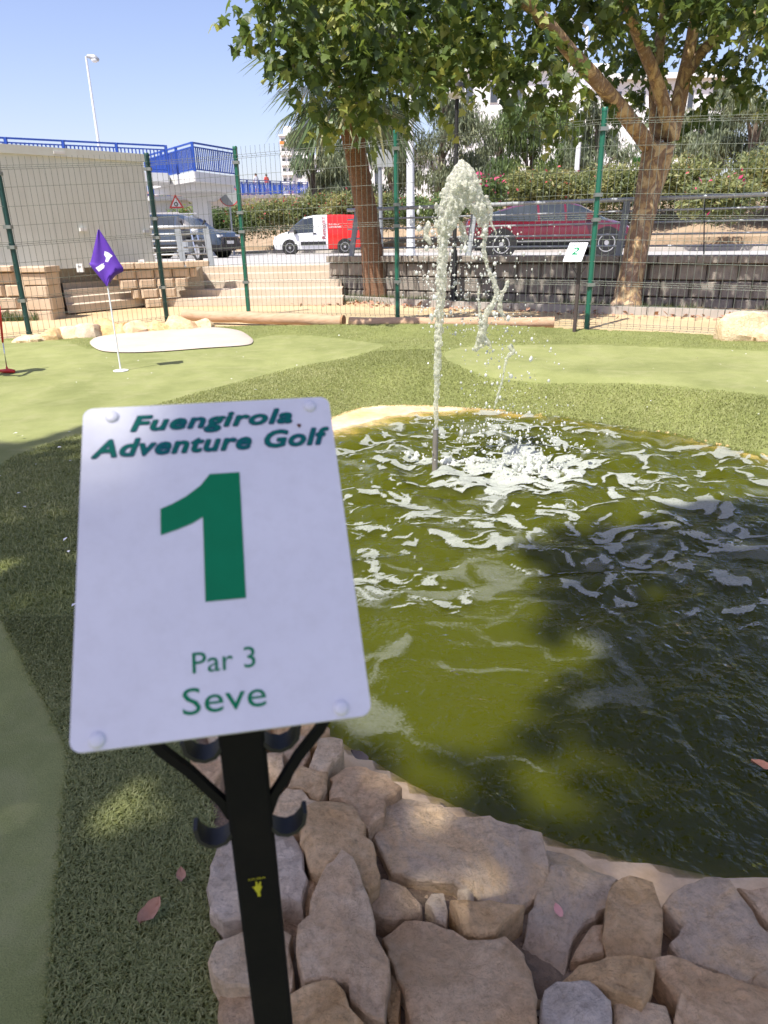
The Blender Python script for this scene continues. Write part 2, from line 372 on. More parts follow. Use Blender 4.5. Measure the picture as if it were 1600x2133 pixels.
def froth_mat(name, col, glass, rough):
    m, nt, b = new_mat(name)
    b.inputs['Base Color'].default_value = c4(col); b.inputs['Roughness'].default_value = 0.25; b.inputs['IOR'].default_value = 1.33
    gl = nt.nodes.new('ShaderNodeBsdfGlass'); gl.inputs['IOR'].default_value = 1.2; gl.inputs['Roughness'].default_value = rough; gl.inputs['Color'].default_value = (0.97, 0.99, 0.93, 1)
    tl = nt.nodes.new('ShaderNodeBsdfTranslucent'); tl.inputs['Color'].default_value = c4(col)
    m1 = nt.nodes.new('ShaderNodeMixShader'); m1.inputs[0].default_value = 0.45
    lnk(nt, b.outputs[0], m1.inputs[1]); lnk(nt, tl.outputs[0], m1.inputs[2])
    tc = nt.nodes.new('ShaderNodeTexCoord')
    n = noise_node(nt, tc.outputs['Object'], 70, 4, 0.7)
    bp = nt.nodes.new('ShaderNodeBump'); bp.inputs['Strength'].default_value = 0.8; bp.inputs['Distance'].default_value = 0.006
    lnk(nt, n.outputs['Fac'], bp.inputs['Height']); lnk(nt, bp.outputs['Normal'], b.inputs['Normal']); lnk(nt, bp.outputs['Normal'], gl.inputs['Normal'])
    n2 = noise_node(nt, tc.outputs['Object'], 75, 5, 0.75)
    rr = nt.nodes.new('ShaderNodeMapRange'); rr.inputs[1].default_value = 0.35; rr.inputs[2].default_value = 0.65; rr.inputs[3].default_value = max(0, glass - 0.3); rr.inputs[4].default_value = min(1, glass + 0.3)
    lnk(nt, n2.outputs['Fac'], rr.inputs[0])
    tp = nt.nodes.new('ShaderNodeBsdfTransparent'); tp.inputs['Color'].default_value = (0.95, 0.97, 0.9, 1)
    m3 = nt.nodes.new('ShaderNodeMixShader'); m3.inputs[0].default_value = 0.5
    lnk(nt, gl.outputs[0], m3.inputs[1]); lnk(nt, tp.outputs[0], m3.inputs[2])
    m2 = nt.nodes.new('ShaderNodeMixShader')
    lnk(nt, rr.outputs[0], m2.inputs[0]); lnk(nt, m1.outputs[0], m2.inputs[1]); lnk(nt, m3.outputs[0], m2.inputs[2])
    lnk(nt, m2.outputs[0], nt.nodes['Material Output'].inputs['Surface'])
    return m
M['jet'] = froth_mat('jet_water', (0.99, 0.99, 0.87), 0.58, 0.02)
M['drop'] = froth_mat('water_drop', (0.94, 0.95, 0.90), 0.35, 0.02)
M['splash'] = froth_mat('splash_water', (0.92, 0.93, 0.86), 0.2, 0.1)
M['hook_steel'] = mat('hook_steel', (0.014, 0.014, 0.015), (0.022, 0.022, 0.023), 30, 0.5, spec=0.3)
def foam_mat():
    m, nt, b = new_mat('pond_foam')
    tc = nt.nodes.new('ShaderNodeTexCoord'); co = tc.outputs['Object']
    v = nt.nodes.new('ShaderNodeTexVoronoi'); v.inputs['Scale'].default_value = 110
    lnk(nt, co, v.inputs['Vector'])
    r = ramp_node(nt, v.outputs['Distance'], [(0.0, (0.16, 0.19, 0.12)), (0.45, (0.36, 0.38, 0.33))])
    lnk(nt, r.outputs['Color'], b.inputs['Base Color'])
    b.inputs['Roughness'].default_value = 0.6
    bp = nt.nodes.new('ShaderNodeBump'); bp.inputs['Strength'].default_value = 0.8; bp.inputs['Distance'].default_value = 0.004
    lnk(nt, v.outputs['Distance'], bp.inputs['Height']); lnk(nt, bp.outputs['Normal'], b.inputs['Normal'])
    tr = nt.nodes.new('ShaderNodeBsdfTransparent')
    at = nt.nodes.new('ShaderNodeAttribute'); at.attribute_name = 'thick'
    n = noise_node(nt, co, 85, 4, 0.75)
    ma = nt.nodes.new('ShaderNodeMath'); ma.operation = 'MULTIPLY_ADD'; ma.inputs[1].default_value = 2.0; ma.inputs[2].default_value = -1.0
    lnk(nt, n.outputs['Fac'], ma.inputs[0])
    ms = nt.nodes.new('ShaderNodeMath'); ms.operation = 'ADD'
    lnk(nt, at.outputs['Fac'], ms.inputs[0]); lnk(nt, ma.outputs[0], ms.inputs[1])
    mr = nt.nodes.new('ShaderNodeMapRange'); mr.interpolation_type = 'SMOOTHSTEP'; mr.inputs[1].default_value = 0.30; mr.inputs[2].default_value = 0.95
    lnk(nt, ms.outputs[0], mr.inputs[0])
    al = nt.nodes.new('ShaderNodeAttribute'); al.attribute_name = 'alpha'
    m3 = nt.nodes.new('ShaderNodeMath'); m3.operation = 'MULTIPLY'
    lnk(nt, mr.outputs[0], m3.inputs[0]); lnk(nt, al.outputs['Fac'], m3.inputs[1])
    mx = nt.nodes.new('ShaderNodeMixShader')
    lnk(nt, m3.outputs[0], mx.inputs[0]); lnk(nt, tr.outputs[0], mx.inputs[1]); lnk(nt, b.outputs[0], mx.inputs[2])
    lnk(nt, mx.outputs[0], nt.nodes['Material Output'].inputs['Surface'])
    return m
M['foam'] = foam_mat()

def clear_mat():
    m, nt, b = new_mat('clear_plastic')
    b.inputs['Base Color'].default_value = (0.3, 0.32, 0.34, 1); b.inputs['Roughness'].default_value = 0.08
    tp = nt.nodes.new('ShaderNodeBsdfTransparent'); mx = nt.nodes.new('ShaderNodeMixShader'); mx.inputs[0].default_value = 0.75
    lnk(nt, b.outputs[0], mx.inputs[1]); lnk(nt, tp.outputs[0], mx.inputs[2]); lnk(nt, mx.outputs[0], nt.nodes['Material Output'].inputs['Surface'])
    return m
M['clear_plastic'] = clear_mat()

# ------------------------------------------------------------------ mesh helpers
def link_mesh(name, me, m, parent=None):
    o = bpy.data.objects.new(name, me)
    COL.objects.link(o)
    if m is not None and not me.materials: me.materials.append(m)
    if parent is not None: o.parent = parent
    return o
def mesh_np(name, V, F, m, parent=None, smooth=False, attr=None, sharp=None):
    V = np.asarray(V, dtype=np.float32).reshape(-1, 3)
    me = bpy.data.meshes.new(name)
    if isinstance(F, np.ndarray):
        n, k = F.shape
        me.vertices.add(len(V)); me.vertices.foreach_set('co', V.ravel())
        me.loops.add(n * k); me.loops.foreach_set('vertex_index', F.astype(np.int32).ravel())
        me.polygons.add(n); me.polygons.foreach_set('loop_start', np.arange(0, n * k, k, dtype=np.int32))
        me.update(calc_edges=True)
    else:
        me.from_pydata([tuple(v) for v in V.tolist()], [], [tuple(f) for f in F])
        me.update()
    if smooth:
        me.polygons.foreach_set('use_smooth', np.ones(len(me.polygons), dtype=bool))
        if sharp: me.set_sharp_from_angle(angle=math.radians(sharp))
    if attr:
        for an, av in attr.items():
            a = me.attributes.new(an, 'FLOAT', 'POINT'); a.data.foreach_set('value', np.asarray(av, dtype=np.float32))
    return link_mesh(name, me, m, parent)
def frame_of(d):
    d = Vector(d).normalized()
    a = Vector((0, 0, 1)) if abs(d.z) < 0.95 else Vector((1, 0, 0))
    s = d.cross(a).normalized()
    return s, s.cross(d).normalized()
class MB:
    def __init__(self): self.V = []; self.F = []
    def add(self, V, F):
        n = len(self.V); self.V += [tuple(v) for v in V]; self.F += [tuple(i + n for i in f) for f in F]; return self
    def box(self, c, s, R=None, taper=None):
        sx, sy, sz = s[0] / 2, s[1] / 2, s[2] / 2
        V = [Vector((x * sx, y * sy, z * sz)) for z in (-1, 1) for y in (-1, 1) for x in (-1, 1)]
        if taper:
            for v in V:
                if v.z > 0: v.x *= taper; v.y *= taper
        if R is not None: V = [R @ v for v in V]
        c = Vector(c)
        return self.add([v + c for v in V], [(0, 2, 3, 1), (4, 5, 7, 6), (0, 1, 5, 4), (2, 6, 7, 3), (0, 4, 6, 2), (1, 3, 7, 5)])
    def bar(self, a, b, w, h=None, up=None):
        a, b = Vector(a), Vector(b); h = h or w
        s, u = frame_of(b - a)
        if up is not None:
            d = (b - a).normalized(); s = d.cross(Vector(up)).normalized(); u = s.cross(d)
        V = []
        for p in (a, b): V += [p - s * w / 2 - u * h / 2, p + s * w / 2 - u * h / 2, p + s * w / 2 + u * h / 2, p - s * w / 2 + u * h / 2]
        return self.add(V, [(0, 1, 5, 4), (1, 2, 6, 5), (2, 3, 7, 6), (3, 0, 4, 7), (3, 2, 1, 0), (4, 5, 6, 7)])
    def tube(self, pts, rad, n=8, cap=True, wob=0.0, seed=0):
        pts = [Vector(p) for p in pts]
        if isinstance(rad, (int, float)): rad = [rad] * len(pts)
        V = []; F = []
        s = None
        for i, p in enumerate(pts):
            d = (pts[min(i + 1, len(pts) - 1)] - pts[max(i - 1, 0)]).normalized()
            if s is None: s, u = frame_of(d)
            else:
                s = (s - d * s.dot(d)).normalized(); u = s.cross(d)
            for k in range(n):
                a = 2 * math.pi * k / n
                r = rad[i]
                if wob: r *= 1 + wob * noise.noise(Vector((p.x * 3 + math.cos(a) * 1.3 + seed, p.y * 3 + math.sin(a) * 1.3, p.z * 2)))
                V.append(p + (s * math.cos(a) + u * math.sin(a)) * r)
        for i in range(len(pts) - 1):
            for k in range(n):
                F.append((i * n + k, i * n + (k + 1) % n, (i + 1) * n + (k + 1) % n, (i + 1) * n + k))
        if cap:
            F.append(tuple(range(n - 1, -1, -1))); F.append(tuple(range((len(pts) - 1) * n, len(pts) * n)))
        return self.add(V, F)
    def prism(self, poly, a, b):                             # poly: list of Vector3, extruded from offset a to offset b (vectors)
        a, b = Vector(a), Vector(b); n = len(poly)
        V = [Vector(p) + a for p in poly] + [Vector(p) + b for p in poly]
        return self.add(V, [tuple(range(n - 1, -1, -1)), tuple(range(n, 2 * n))] + [(i, (i + 1) % n, n + (i + 1) % n, n + i) for i in range(n)])
    def lathe(self, prof, n=16, c=(0, 0, 0), ax='z', closed=False):
        V = []; F = []; c = Vector(c)
        for (r, z) in prof:
            for k in range(n):
                a = 2 * math.pi * k / n
                x, y = r * math.cos(a), r * math.sin(a)
                V.append(c + (Vector((x, y, z)) if ax == 'z' else Vector((x, z, y)) if ax == 'y' else Vector((z, x, y))))
        m = len(prof)
        for i in range(m - 1 + (1 if closed else 0)):
            for k in range(n):
                j = (i + 1) % m
                F.append((i * n + k, i * n + (k + 1) % n, j * n + (k + 1) % n, j * n + k))
        if not closed:
            F.append(tuple(range(n - 1, -1, -1))); F.append(tuple(range((m - 1) * n, m * n)))
        return self.add(V, F)
    def ico(self, c, r, sub=1):
        bm = bmesh.new(); bmesh.ops.create_icosphere(bm, subdivisions=sub, radius=1.0)
        r = (r, r, r) if isinstance(r, (int, float)) else r
        V = [Vector((v.co.x * r[0], v.co.y * r[1], v.co.z * r[2])) + Vector(c) for v in bm.verts]
        F = [tuple(v.index for v in f.verts) for f in bm.faces]; bm.free()
        return self.add(V, F)
    def build(self, name, m, parent=None, smooth=False, sharp=None, recalc=True):
        me = bpy.data.meshes.new(name); me.from_pydata(self.V, [], self.F); me.update()
        if recalc:
            bm = bmesh.new(); bm.from_mesh(me); bmesh.ops.recalc_face_normals(bm, faces=bm.faces); bm.to_mesh(me); bm.free()
        if smooth:
            me.polygons.foreach_set('use_smooth', np.ones(len(me.polygons), dtype=bool))
            if sharp: me.set_sharp_from_angle(angle=math.radians(sharp))
        return link_mesh(name, me, m, parent)
def tag(o, label=None, cat=None, group=None, kind=None):
    if label: o['label'] = label
    if cat: o['category'] = cat
    if group: o['group'] = group
    if kind: o['kind'] = kind
    return o
def thing(name, label, cat, loc=(0, 0, 0), group=None):
    o = bpy.data.objects.new(name, None); COL.objects.link(o)
    o.location = loc; o.empty_display_size = 0.2
    return tag(o, label, cat, group)
def put(child, parent):                                      # parent without moving: parts are modelled in world space
    child.parent = parent
    child.matrix_parent_inverse = Matrix.Translation(parent.location).inverted()
    return child
def struct(o): o['kind'] = 'structure'; return o
def copy_tree(o, parent=None):
    c = o.copy(); COL.objects.link(c); c.parent = parent
    for ch in [x for x in COL.objects if x.parent == o]: copy_tree(ch, c)
    return c
def apply_mods(o):
    dg = bpy.context.evaluated_depsgraph_get()
    me = bpy.data.meshes.new_from_object(o.evaluated_get(dg))
    o.modifiers.clear(); o.data = me
    return o
def text_mesh(name, body, m, parent, width=None, height=None, shear=0.0, bold=0.0, spacing=1.0):
    cu_ = bpy.data.curves.new(name, 'FONT'); cu_.body = body; cu_.size = 1.0; cu_.shear = shear; cu_.offset = bold; cu_.resolution_u = 3; cu_.space_character = spacing
    t = bpy.data.objects.new(name, cu_); COL.objects.link(t)
    dg = bpy.context.evaluated_depsgraph_get(); dg.update()
    me = bpy.data.meshes.new_from_object(t.evaluated_get(dg))
    bpy.data.objects.remove(t); bpy.data.curves.remove(cu_)
    n = len(me.vertices); co = np.empty(n * 3, np.float32); me.vertices.foreach_get('co', co); co = co.reshape(-1, 3)
    x0, x1 = co[:, 0].min(), co[:, 0].max()
    sx = width / (x1 - x0)
    sy = (height / 0.729) if height else sx                  # cap height of the face is about 0.73 of its size
    co[:, 0] = (co[:, 0] - x0) * sx; co[:, 1] *= sy
    me.vertices.foreach_set('co', co.ravel()); me.update()
    me.materials.clear()
    return link_mesh(name, me, m, parent)

# polygon signed distance (positive outside), vectorised
def psd(P, poly):
    P = np.asarray(P, float); poly = np.asarray(poly, float)
    A = poly; B = np.roll(poly, -1, 0)
    d2 = np.full(len(P), 1e18); ins = np.zeros(len(P), bool)
    for a, b in zip(A, B):
        ab = b - a; ap = P - a
        t = np.clip((ap @ ab) / max(ab @ ab, 1e-12), 0, 1)
        q = ap - t[:, None] * ab
        d2 = np.minimum(d2, (q * q).sum(1))
        c = ((a[1] <= P[:, 1]) != (b[1] <= P[:, 1]))
        if abs(ab[1]) > 1e-12:
            xi = a[0] + (P[:, 1] - a[1]) / ab[1] * ab[0]
            ins ^= c & (P[:, 0] < xi)
    d = np.sqrt(d2)
    return np.where(ins, -d, d)
def smooth_closed(pts, per=6):
    n = len(pts); out = []
    for i in range(n):
        p0, p1, p2, p3 = (np.array(pts[(i + k) % n], float) for k in (-1, 0, 1, 2))
        for j in range(per):
            t = j / per
            out.append(0.5 * (2 * p1 + (p2 - p0) * t + (2 * p0 - 5 * p1 + 4 * p2 - p3) * t * t + (3 * p1 - p0 - 3 * p2 + p3) * t ** 3))
    return np.array(out)
def smooth_open(pts, per=6):
    P = [np.array(p, float) for p in pts]; out = []
    for i in range(len(P) - 1):
        p0, p1, p2, p3 = P[max(i - 1, 0)], P[i], P[i + 1], P[min(i + 2, len(P) - 1)]
        for j in range(per):
            t = j / per
            out.append(0.5 * (2 * p1 + (p2 - p0) * t + (2 * p0 - 5 * p1 + 4 * p2 - p3) * t * t + (3 * p1 - p0 - 3 * p2 + p3) * t ** 3))
    out.append(P[-1])
    return np.array(out)
def sstep(a, b, x):
    t = np.clip((x - a) / (b - a), 0, 1); return t * t * (3 - 2 * t)
def xy(pts, z): return [tuple(pz(x, y, z)[:2]) for x, y in pts]
def rot_mats(N, tilt, yaw=None):
    a = rng.uniform(0, 2 * np.pi, N) if yaw is None else yaw
    t = rng.normal(0, 1, N) * tilt if np.isscalar(tilt) else tilt
    b = rng.uniform(0, 2 * np.pi, N)
    ca, sa = np.cos(a), np.sin(a)
    Z = np.zeros(N); O = np.ones(N)
    Rz = np.stack([np.stack([ca, -sa, Z], -1), np.stack([sa, ca, Z], -1), np.stack([Z, Z, O], -1)], 1)
    kx, ky = np.cos(b), np.sin(b); ct, st = np.cos(t), np.sin(t)
    Rt = np.stack([np.stack([ct + kx * kx * (1 - ct), kx * ky * (1 - ct), ky * st], -1),
                   np.stack([kx * ky * (1 - ct), ct + ky * ky * (1 - ct), -kx * st], -1),
                   np.stack([-ky * st, kx * st, ct], -1)], 1)
    return Rt @ Rz
def cloud(name, tv, tf, pos, R, sc, m, parent=None, var=None):
    tv = np.asarray(tv, float); tf = np.asarray(tf); N = len(pos)
    sc = np.asarray(sc).reshape(N, 1, 1) * np.ones((N, 1, 1))
    V = np.einsum('nij,kj->nki', R, tv) * sc + np.asarray(pos)[:, None, :]
    F = (tf[None] + (np.arange(N) * len(tv))[:, None, None]).reshape(-1, tf.shape[1])
    if var is None: var = rng.uniform(0, 1, N) ** 1.6
    return mesh_np(name, V.reshape(-1, 3), F, m, parent, attr={'var': np.repeat(var, len(tv))})
# leaf shapes
PLANE_LEAF_O = [(0, 0), (0.13, 0.05), (0.40, 0.0), (0.33, 0.18), (0.55, 0.42), (0.30, 0.45), (0.24, 0.62), (0.0, 1.0)]
def plane_leaf():
    right = PLANE_LEAF_O[1:-1]
    out = [PLANE_LEAF_O[0]] + right + [PLANE_LEAF_O[-1]] + [(-x, y) for x, y in reversed(right)]
    V = [(0, 0.32, 0.0)] + [(x, y, -0.35 * x * x - 0.22 * (y - 0.3) ** 2 + 0.10 * abs(x)) for x, y in out]
    n = len(out)
    return np.array(V), np.array([(0, 1 + i, 1 + (i + 1) % n) for i in range(n)])
PLV, PLF = plane_leaf()
DIA_V = np.array([(0, 0, 0), (0.28, 0.45, 0.08), (0, 1, -0.06), (-0.28, 0.45, 0.08)]); DIA_F = np.array([(0, 1, 2, 3)])
LAN_V = np.array([(0, 0, 0), (0.11, 0.4, 0.02), (0, 1, -0.1), (-0.11, 0.4, 0.02)]); LAN_F = np.array([(0, 1, 2, 3)])
# ------------------------------------------------------------------ the golf ground and the pond
POND = smooth_closed(xy([(690, 902), (760, 880), (830, 866), (915, 857), (1000, 853), (1130, 862), (1250, 880), (1340, 893), (1420, 906), (1520, 930), (1600, 948), (1740, 1000), (1850, 1120),
    (1900, 1350), (1860, 1620), (1740, 1800), (1590, 1830), (1450, 1812), (1300, 1786), (1200, 1758), (1100, 1730), (1000, 1696), (900, 1652), (800, 1598), (710, 1545), (610, 1475), (515, 1340), (460, 1200), (450, 1080), (500, 990), (600, 930)], 0.0), 5)
LEFT_GREEN = smooth_closed(xy([(-900, 760), (-300, 722), (0, 718), (60, 712), (130, 718), (200, 738), (360, 738), (500, 722), (560, 706), (650, 706), (740, 716), (800, 734), (745, 752), (650, 765), (550, 788), (450, 815), (350, 843),
    (270, 869), (180, 907), (90, 938), (20, 966), (-30, 1010), (-60, 1110), (-40, 1210), (10, 1290), (70, 1390), (130, 1500), (126, 1600), (112, 1750), (92, 1950), (70, 2200), (40, 2600), (-2500, 2600), (-2500, 1000)], 0.22), 4)
RIGHT_GREEN = smooth_closed(xy([(930, 742), (1000, 724), (1150, 717), (1350, 720), (1600, 728), (1900, 742), (2300, 780), (2300, 900), (1900, 860), (1600, 822), (1400, 800), (1250, 788), (1100, 779), (1000, 771), (940, 757)], 0.25), 4)
ROCKZONE = np.array(xy([(330, 1440), (395, 1560), (430, 1700), (440, 1850), (440, 2000), (470, 2133), (480, 2400), (500, 3200), (3000, 3200), (2600, 1800), (2000, 1700), (1740, 1700), (1590, 1700), (1200, 1600), (900, 1480), (700, 1380), (560, 1330), (450, 1250), (380, 1300)], 0.12))
OUTER = xy([(-900, 760), (-300, 725), (30, 707), (150, 699), (300, 690), (390, 683), (560, 679), (720, 680), (1000, 684), (1160, 688), (1400, 692), (1600, 702), (2100, 735), (2800, 800)], 0.26)
OUTER = np.array(OUTER + [(14, 5.0), (14, -7), (-14, -7), (-14, 6)])

def rim(P):                                                  # width of bare concrete between the water line and the turf
    x, y = P[:, 0], P[:, 1]
    return -0.03 + 0.077 * (1 - sstep(1.7, 2.7, y)) + 0.40 * np.exp(-((x + 0.10) / 0.62) ** 2) * sstep(5.0, 5.9, y)
def fbm(P, s, seed=0.0):
    return np.array([noise.fractal(Vector((p[0] * s, p[1] * s, seed)), 0.6, 2.0, 4) for p in P])
def ground_z(P):
    P = np.asarray(P, float); x, y = P[:, 0], P[:, 1]
    s = psd(P, POND)
    near = 1 - sstep(1.7, 2.7, y)
    H = 0.25 + (0.13 - 0.25) * near
    wd = 0.85 + (0.32 - 0.85) * near
    t = np.clip((s - rim(P)) / wd, 0, 1)
    z0 = -0.012 + 0.075 * np.maximum(rim(P), 0)
    z = z0 + (H - z0) * (0.55 * np.sin(t * np.pi / 2) + 0.45 * t * t * (3 - 2 * t))
    z += 0.075 * np.exp(-((x - 0.35) / 0.75) ** 2 - ((y - 8.1) / 0.75) ** 2)
    z += 0.035 * np.exp(-((x + 3.3) / 1.5) ** 2 - ((y - 9.0) / 0.6) ** 2)
    z += 0.05 * sstep(9.0, 10.2, y) * sstep(-1.5, 0.5, x) + 0.02 * sstep(9.3, 10.3, y)
    z += 0.03 * sstep(-1.0, -2.2, x) * sstep(3.5, 1.0, y)
    z -= 0.03 * np.exp(-((x - 3.0) / 2.0) ** 2 - ((y - 7.6) / 0.7) ** 2)
    return z
def basin_z(P):
    s = psd(P, POND)
    d = np.maximum(-s, 0)
    far = sstep(4.9, 5.8, P[:, 1]) * np.exp(-((P[:, 0] + 0.1) / 0.9) ** 2)
    k = 0.55 - 0.35 * far + 0.75 * (1 - sstep(1.7, 2.7, P[:, 1]))
    z = -(k * np.minimum(d, 0.12) + (1.3 - 0.8 * far) * np.clip(d - 0.12, 0, 0.45) + 0.1 * np.clip(d - 0.57, 0, 2))
    near = 1 - sstep(1.7, 2.7, P[:, 1])
    return np.where(s > 0, (0.05 + 0.12 * near) * s, z)

def grid_lines(segs):
    out = [segs[0][0]]
    for a, b, h in segs:
        n = max(1, round((b - a) / h)); out += list(a + (b - a) * (np.arange(n) + 1) / n)
    return np.array(out)
gx = grid_lines([(-14, -4.6, 0.5), (-4.6, -1.8, 0.07), (-1.8, 3.2, 0.045), (3.2, 5.5, 0.08), (5.5, 14, 0.5)])
gy = grid_lines([(-7, 0.2, 0.4), (0.2, 7.4, 0.045), (7.4, 12.4, 0.08)])
GX, GY = np.meshgrid(gx, gy)
hx = np.gradient(gx)[None, :] * np.ones_like(GX); hy = np.gradient(gy)[:, None] * np.ones_like(GX)
P2 = np.stack([GX.ravel(), GY.ravel()], 1); HH = np.minimum(hx, hy).ravel()
def carpet_edge(P): return psd(P, POND) - rim(P)
FUN = [lambda P: psd(P, ROCKZONE), lambda P: psd(P, LEFT_GREEN), lambda P: psd(P, RIGHT_GREEN), lambda P: psd(P, OUTER), carpet_edge]
for fn in FUN:
    d = fn(P2); sel = np.abs(d) < 0.52 * HH
    Q = P2[sel]; e = 1e-3
    g = np.stack([(fn(Q + [e, 0]) - fn(Q - [e, 0])) / (2 * e), (fn(Q + [0, e]) - fn(Q - [0, e])) / (2 * e)], 1)
    g /= np.maximum((g * g).sum(1, keepdims=True), 0.25)
    P2[sel] = Q - g * d[sel][:, None]
ZG = ground_z(P2)
ny, nx = GX.shape
idx = np.arange(ny * nx).reshape(ny, nx)
FQ = np.stack([idx[:-1, :-1], idx[:-1, 1:], idx[1:, 1:], idx[1:, :-1]], -1).reshape(-1, 4)
CEN = P2[FQ].mean(1)
d_rock, d_l, d_r, d_o, d_c = (f(CEN) for f in FUN)
ok = (d_o < 0) & (d_c > 0)
is_rock = ok & (d_rock < 0)
is_green = ok & ~is_rock & ((d_l < 0) | (d_r < 0))
is_rough = ok & ~is_rock & ~is_green
def sub_mesh(name, sel, m, dz=0.0):
    f = FQ[sel]; u, inv = np.unique(f, return_inverse=True)
    V = np.column_stack([P2[u], ZG[u] + dz])
    return mesh_np(name, V, inv.reshape(-1, 4), m, smooth=True)
struct(sub_mesh('putting_green', is_green, M['green_smooth']))
struct(sub_mesh('rough_turf_ground', is_rough, M['green_rough']))
mo = sub_mesh('mortar_bed', is_rock, M['mortar'])
me = mo.data; co = np.empty(len(me.vertices) * 3, np.float32); me.vertices.foreach_get('co', co); co = co.reshape(-1, 3)
_s = psd(co[:, :2], POND); _in = np.clip(-psd(co[:, :2], ROCKZONE) / 0.09, 0, 1)
co[:, 2] += _in * (0.020 * np.array([noise.fractal(Vector((a * 9, b * 9, 3.1)), 0.6, 2, 4) for a, b, c in co]) * np.clip((_s - 0.05) / 0.2, 0, 1) - 0.030 - 0.05 * (1 - sstep(0.10, 0.24, _s)))
me.vertices.foreach_set('co', co.ravel()); struct(mo)
# basin
bx_, by_ = np.arange(-1.5, 4.4, 0.05), np.arange(0.75, 7.0, 0.05)
BX, BY = np.meshgrid(bx_, by_); PB = np.stack([BX.ravel(), BY.ravel()], 1)
ZB = basin_z(PB) + 0.006 * np.array([noise.noise(Vector((p[0] * 6, p[1] * 6, 1))) for p in PB])
ib = np.arange(len(PB)).reshape(BX.shape)
FB = np.stack([ib[:-1, :-1], ib[:-1, 1:], ib[1:, 1:], ib[1:, :-1]], -1).reshape(-1, 4)
sB = carpet_edge(PB[FB].mean(1)[:, :])
FB = FB[sB < 0.10 + 0.12 * (PB[FB].mean(1)[:, 1] < 2.1)]; u, inv = np.unique(FB, return_inverse=True)
struct(mesh_np('pond_basin', np.column_stack([PB[u], ZB[u]]), inv.reshape(-1, 4), M['basin'], smooth=True))

# water: a closed body; its top is wavy round the fountain and calm near the rocks
JX, JY = 0.35, 4.59                                          # the jet's pipe
SX, SY = float(pz(1090, 975, 0)[0]), float(pz(1090, 975, 0)[1])   # where the jet falls back
def wave(P):
    x, y = P[:, 0], P[:, 1]
    z = np.zeros(len(P))
    for cx, cy_, k, ph, a in ((SX, SY, 15.0, 0.0, 0.015), (JX, JY, 21.0, 1.0, 0.007), (SX + 0.25, SY - 0.15, 9.5, 2.0, 0.012)):
        r = np.hypot(x - cx, (y - cy_)) + 0.05 * np.sin(3 * x + 2.1 * y)
        z += a * np.sin(k * r + ph) * np.exp(-r / 1.5)
    calm = 0.35 + 0.65 * sstep(1.6, 3.0, y)
    z += calm * 0.024 * np.array([noise.fractal(Vector((a * 3.2, b * 5.5, 0.4)), 0.7, 2, 3) for a, b in P])
    z += 0.003 * calm * np.sin(24 * y + 5 * np.sin(2.2 * x) + 4 * np.sin(1.3 * y))
    return z
wx, wy = np.linspace(-1.45, 4.3, 231), np.linspace(0.9, 6.95, 260)
WX, WY = np.meshgrid(wx, wy); PW = np.stack([WX.ravel(), WY.ravel()], 1)
sW = psd(PW, POND)
ZW = wave(PW) * np.clip(-sW / 0.12, 0.12, 1)
iw = np.arange(len(PW)).reshape(WX.shape)
FW = np.stack([iw[:-1, :-1], iw[:-1, 1:], iw[1:, 1:], iw[1:, :-1]], -1).reshape(-1, 4)
FW = FW[psd(PW[FW].mean(1), POND) < 0.10]
u, inv = np.unique(FW, return_inverse=True); FW = inv.reshape(-1, 4)
VT = np.column_stack([PW[u], ZW[u]]); VBm = np.column_stack([PW[u], np.full(len(u), -1.3)])
nV = len(u)
ed = np.concatenate([FW[:, [0, 1]], FW[:, [1, 2]], FW[:, [2, 3]], FW[:, [3, 0]]])
key = set(map(tuple, ed.tolist()))
be = np.array([e for e in key if (e[1], e[0]) not in key])
side = np.stack([be[:, 1], be[:, 0], be[:, 0] + nV, be[:, 1] + nV], 1)
water = mesh_np('pond_water', np.concatenate([VT, VBm]), np.concatenate([FW, FW[:, ::-1] + nV, side]), M['water'], smooth=True, sharp=60)
struct(water)

# foam: floating patches, thick round the splash and thinning out towards the near shore
fxs, fys = np.arange(-1.1, 4.1, 0.0125), np.arange(1.3, 6.6, 0.0125)
FX, FY = np.meshgrid(fxs, fys); PF = np.stack([FX.ravel(), FY.ravel()], 1)
keep = psd(PF, POND) < -0.03
def vnoise(P, s, seed, oct=4):
    # cheap vectorised value noise
    out = np.zeros(len(P)); amp = 1.0; tot = 0
    for o in range(oct):
        q = P * s * 2 ** o + seed * 17.3 + o * 9.7
        i = np.floor(q).astype(np.int64); f = q - i; f = f * f * (3 - 2 * f)
        def h(a, b):
            n = (a * 374761393 + b * 668265263 + int(seed * 1013)) & 0x7fffffff
            n = ((n ^ (n >> 13)) * 1274126177) & 0x7fffffff
            return ((n ^ (n >> 16)) & 0xffff) / 65535.0
        v = (h(i[:, 0], i[:, 1]) * (1 - f[:, 0]) + h(i[:, 0] + 1, i[:, 1]) * f[:, 0]) * (1 - f[:, 1]) + (h(i[:, 0], i[:, 1] + 1) * (1 - f[:, 0]) + h(i[:, 0] + 1, i[:, 1] + 1) * f[:, 0]) * f[:, 1]
        out += amp * v; tot += amp; amp *= 0.55
    return out / tot
warp = np.stack([vnoise(PF, 3.0, 1.0, 3), vnoise(PF, 3.0, 2.0, 3)], 1) * 0.50
Q = PF + warp
Q = np.stack([Q[:, 0] * 0.8, Q[:, 1] * 1.15], 1)
n1 = vnoise(Q, 11.0, 3.0, 4)
ridge = 1 - np.abs(2 * vnoise(Q, 6.5, 5.0, 3) - 1) * 2.2
big = vnoise(PF, 0.9, 8.0, 2)
rs = np.hypot((PF[:, 0] - SX), (PF[:, 1] - SY) * 0.8); rj = np.hypot(PF[:, 0] - JX, PF[:, 1] - JY)
thr = 0.575 + 0.0 * rs
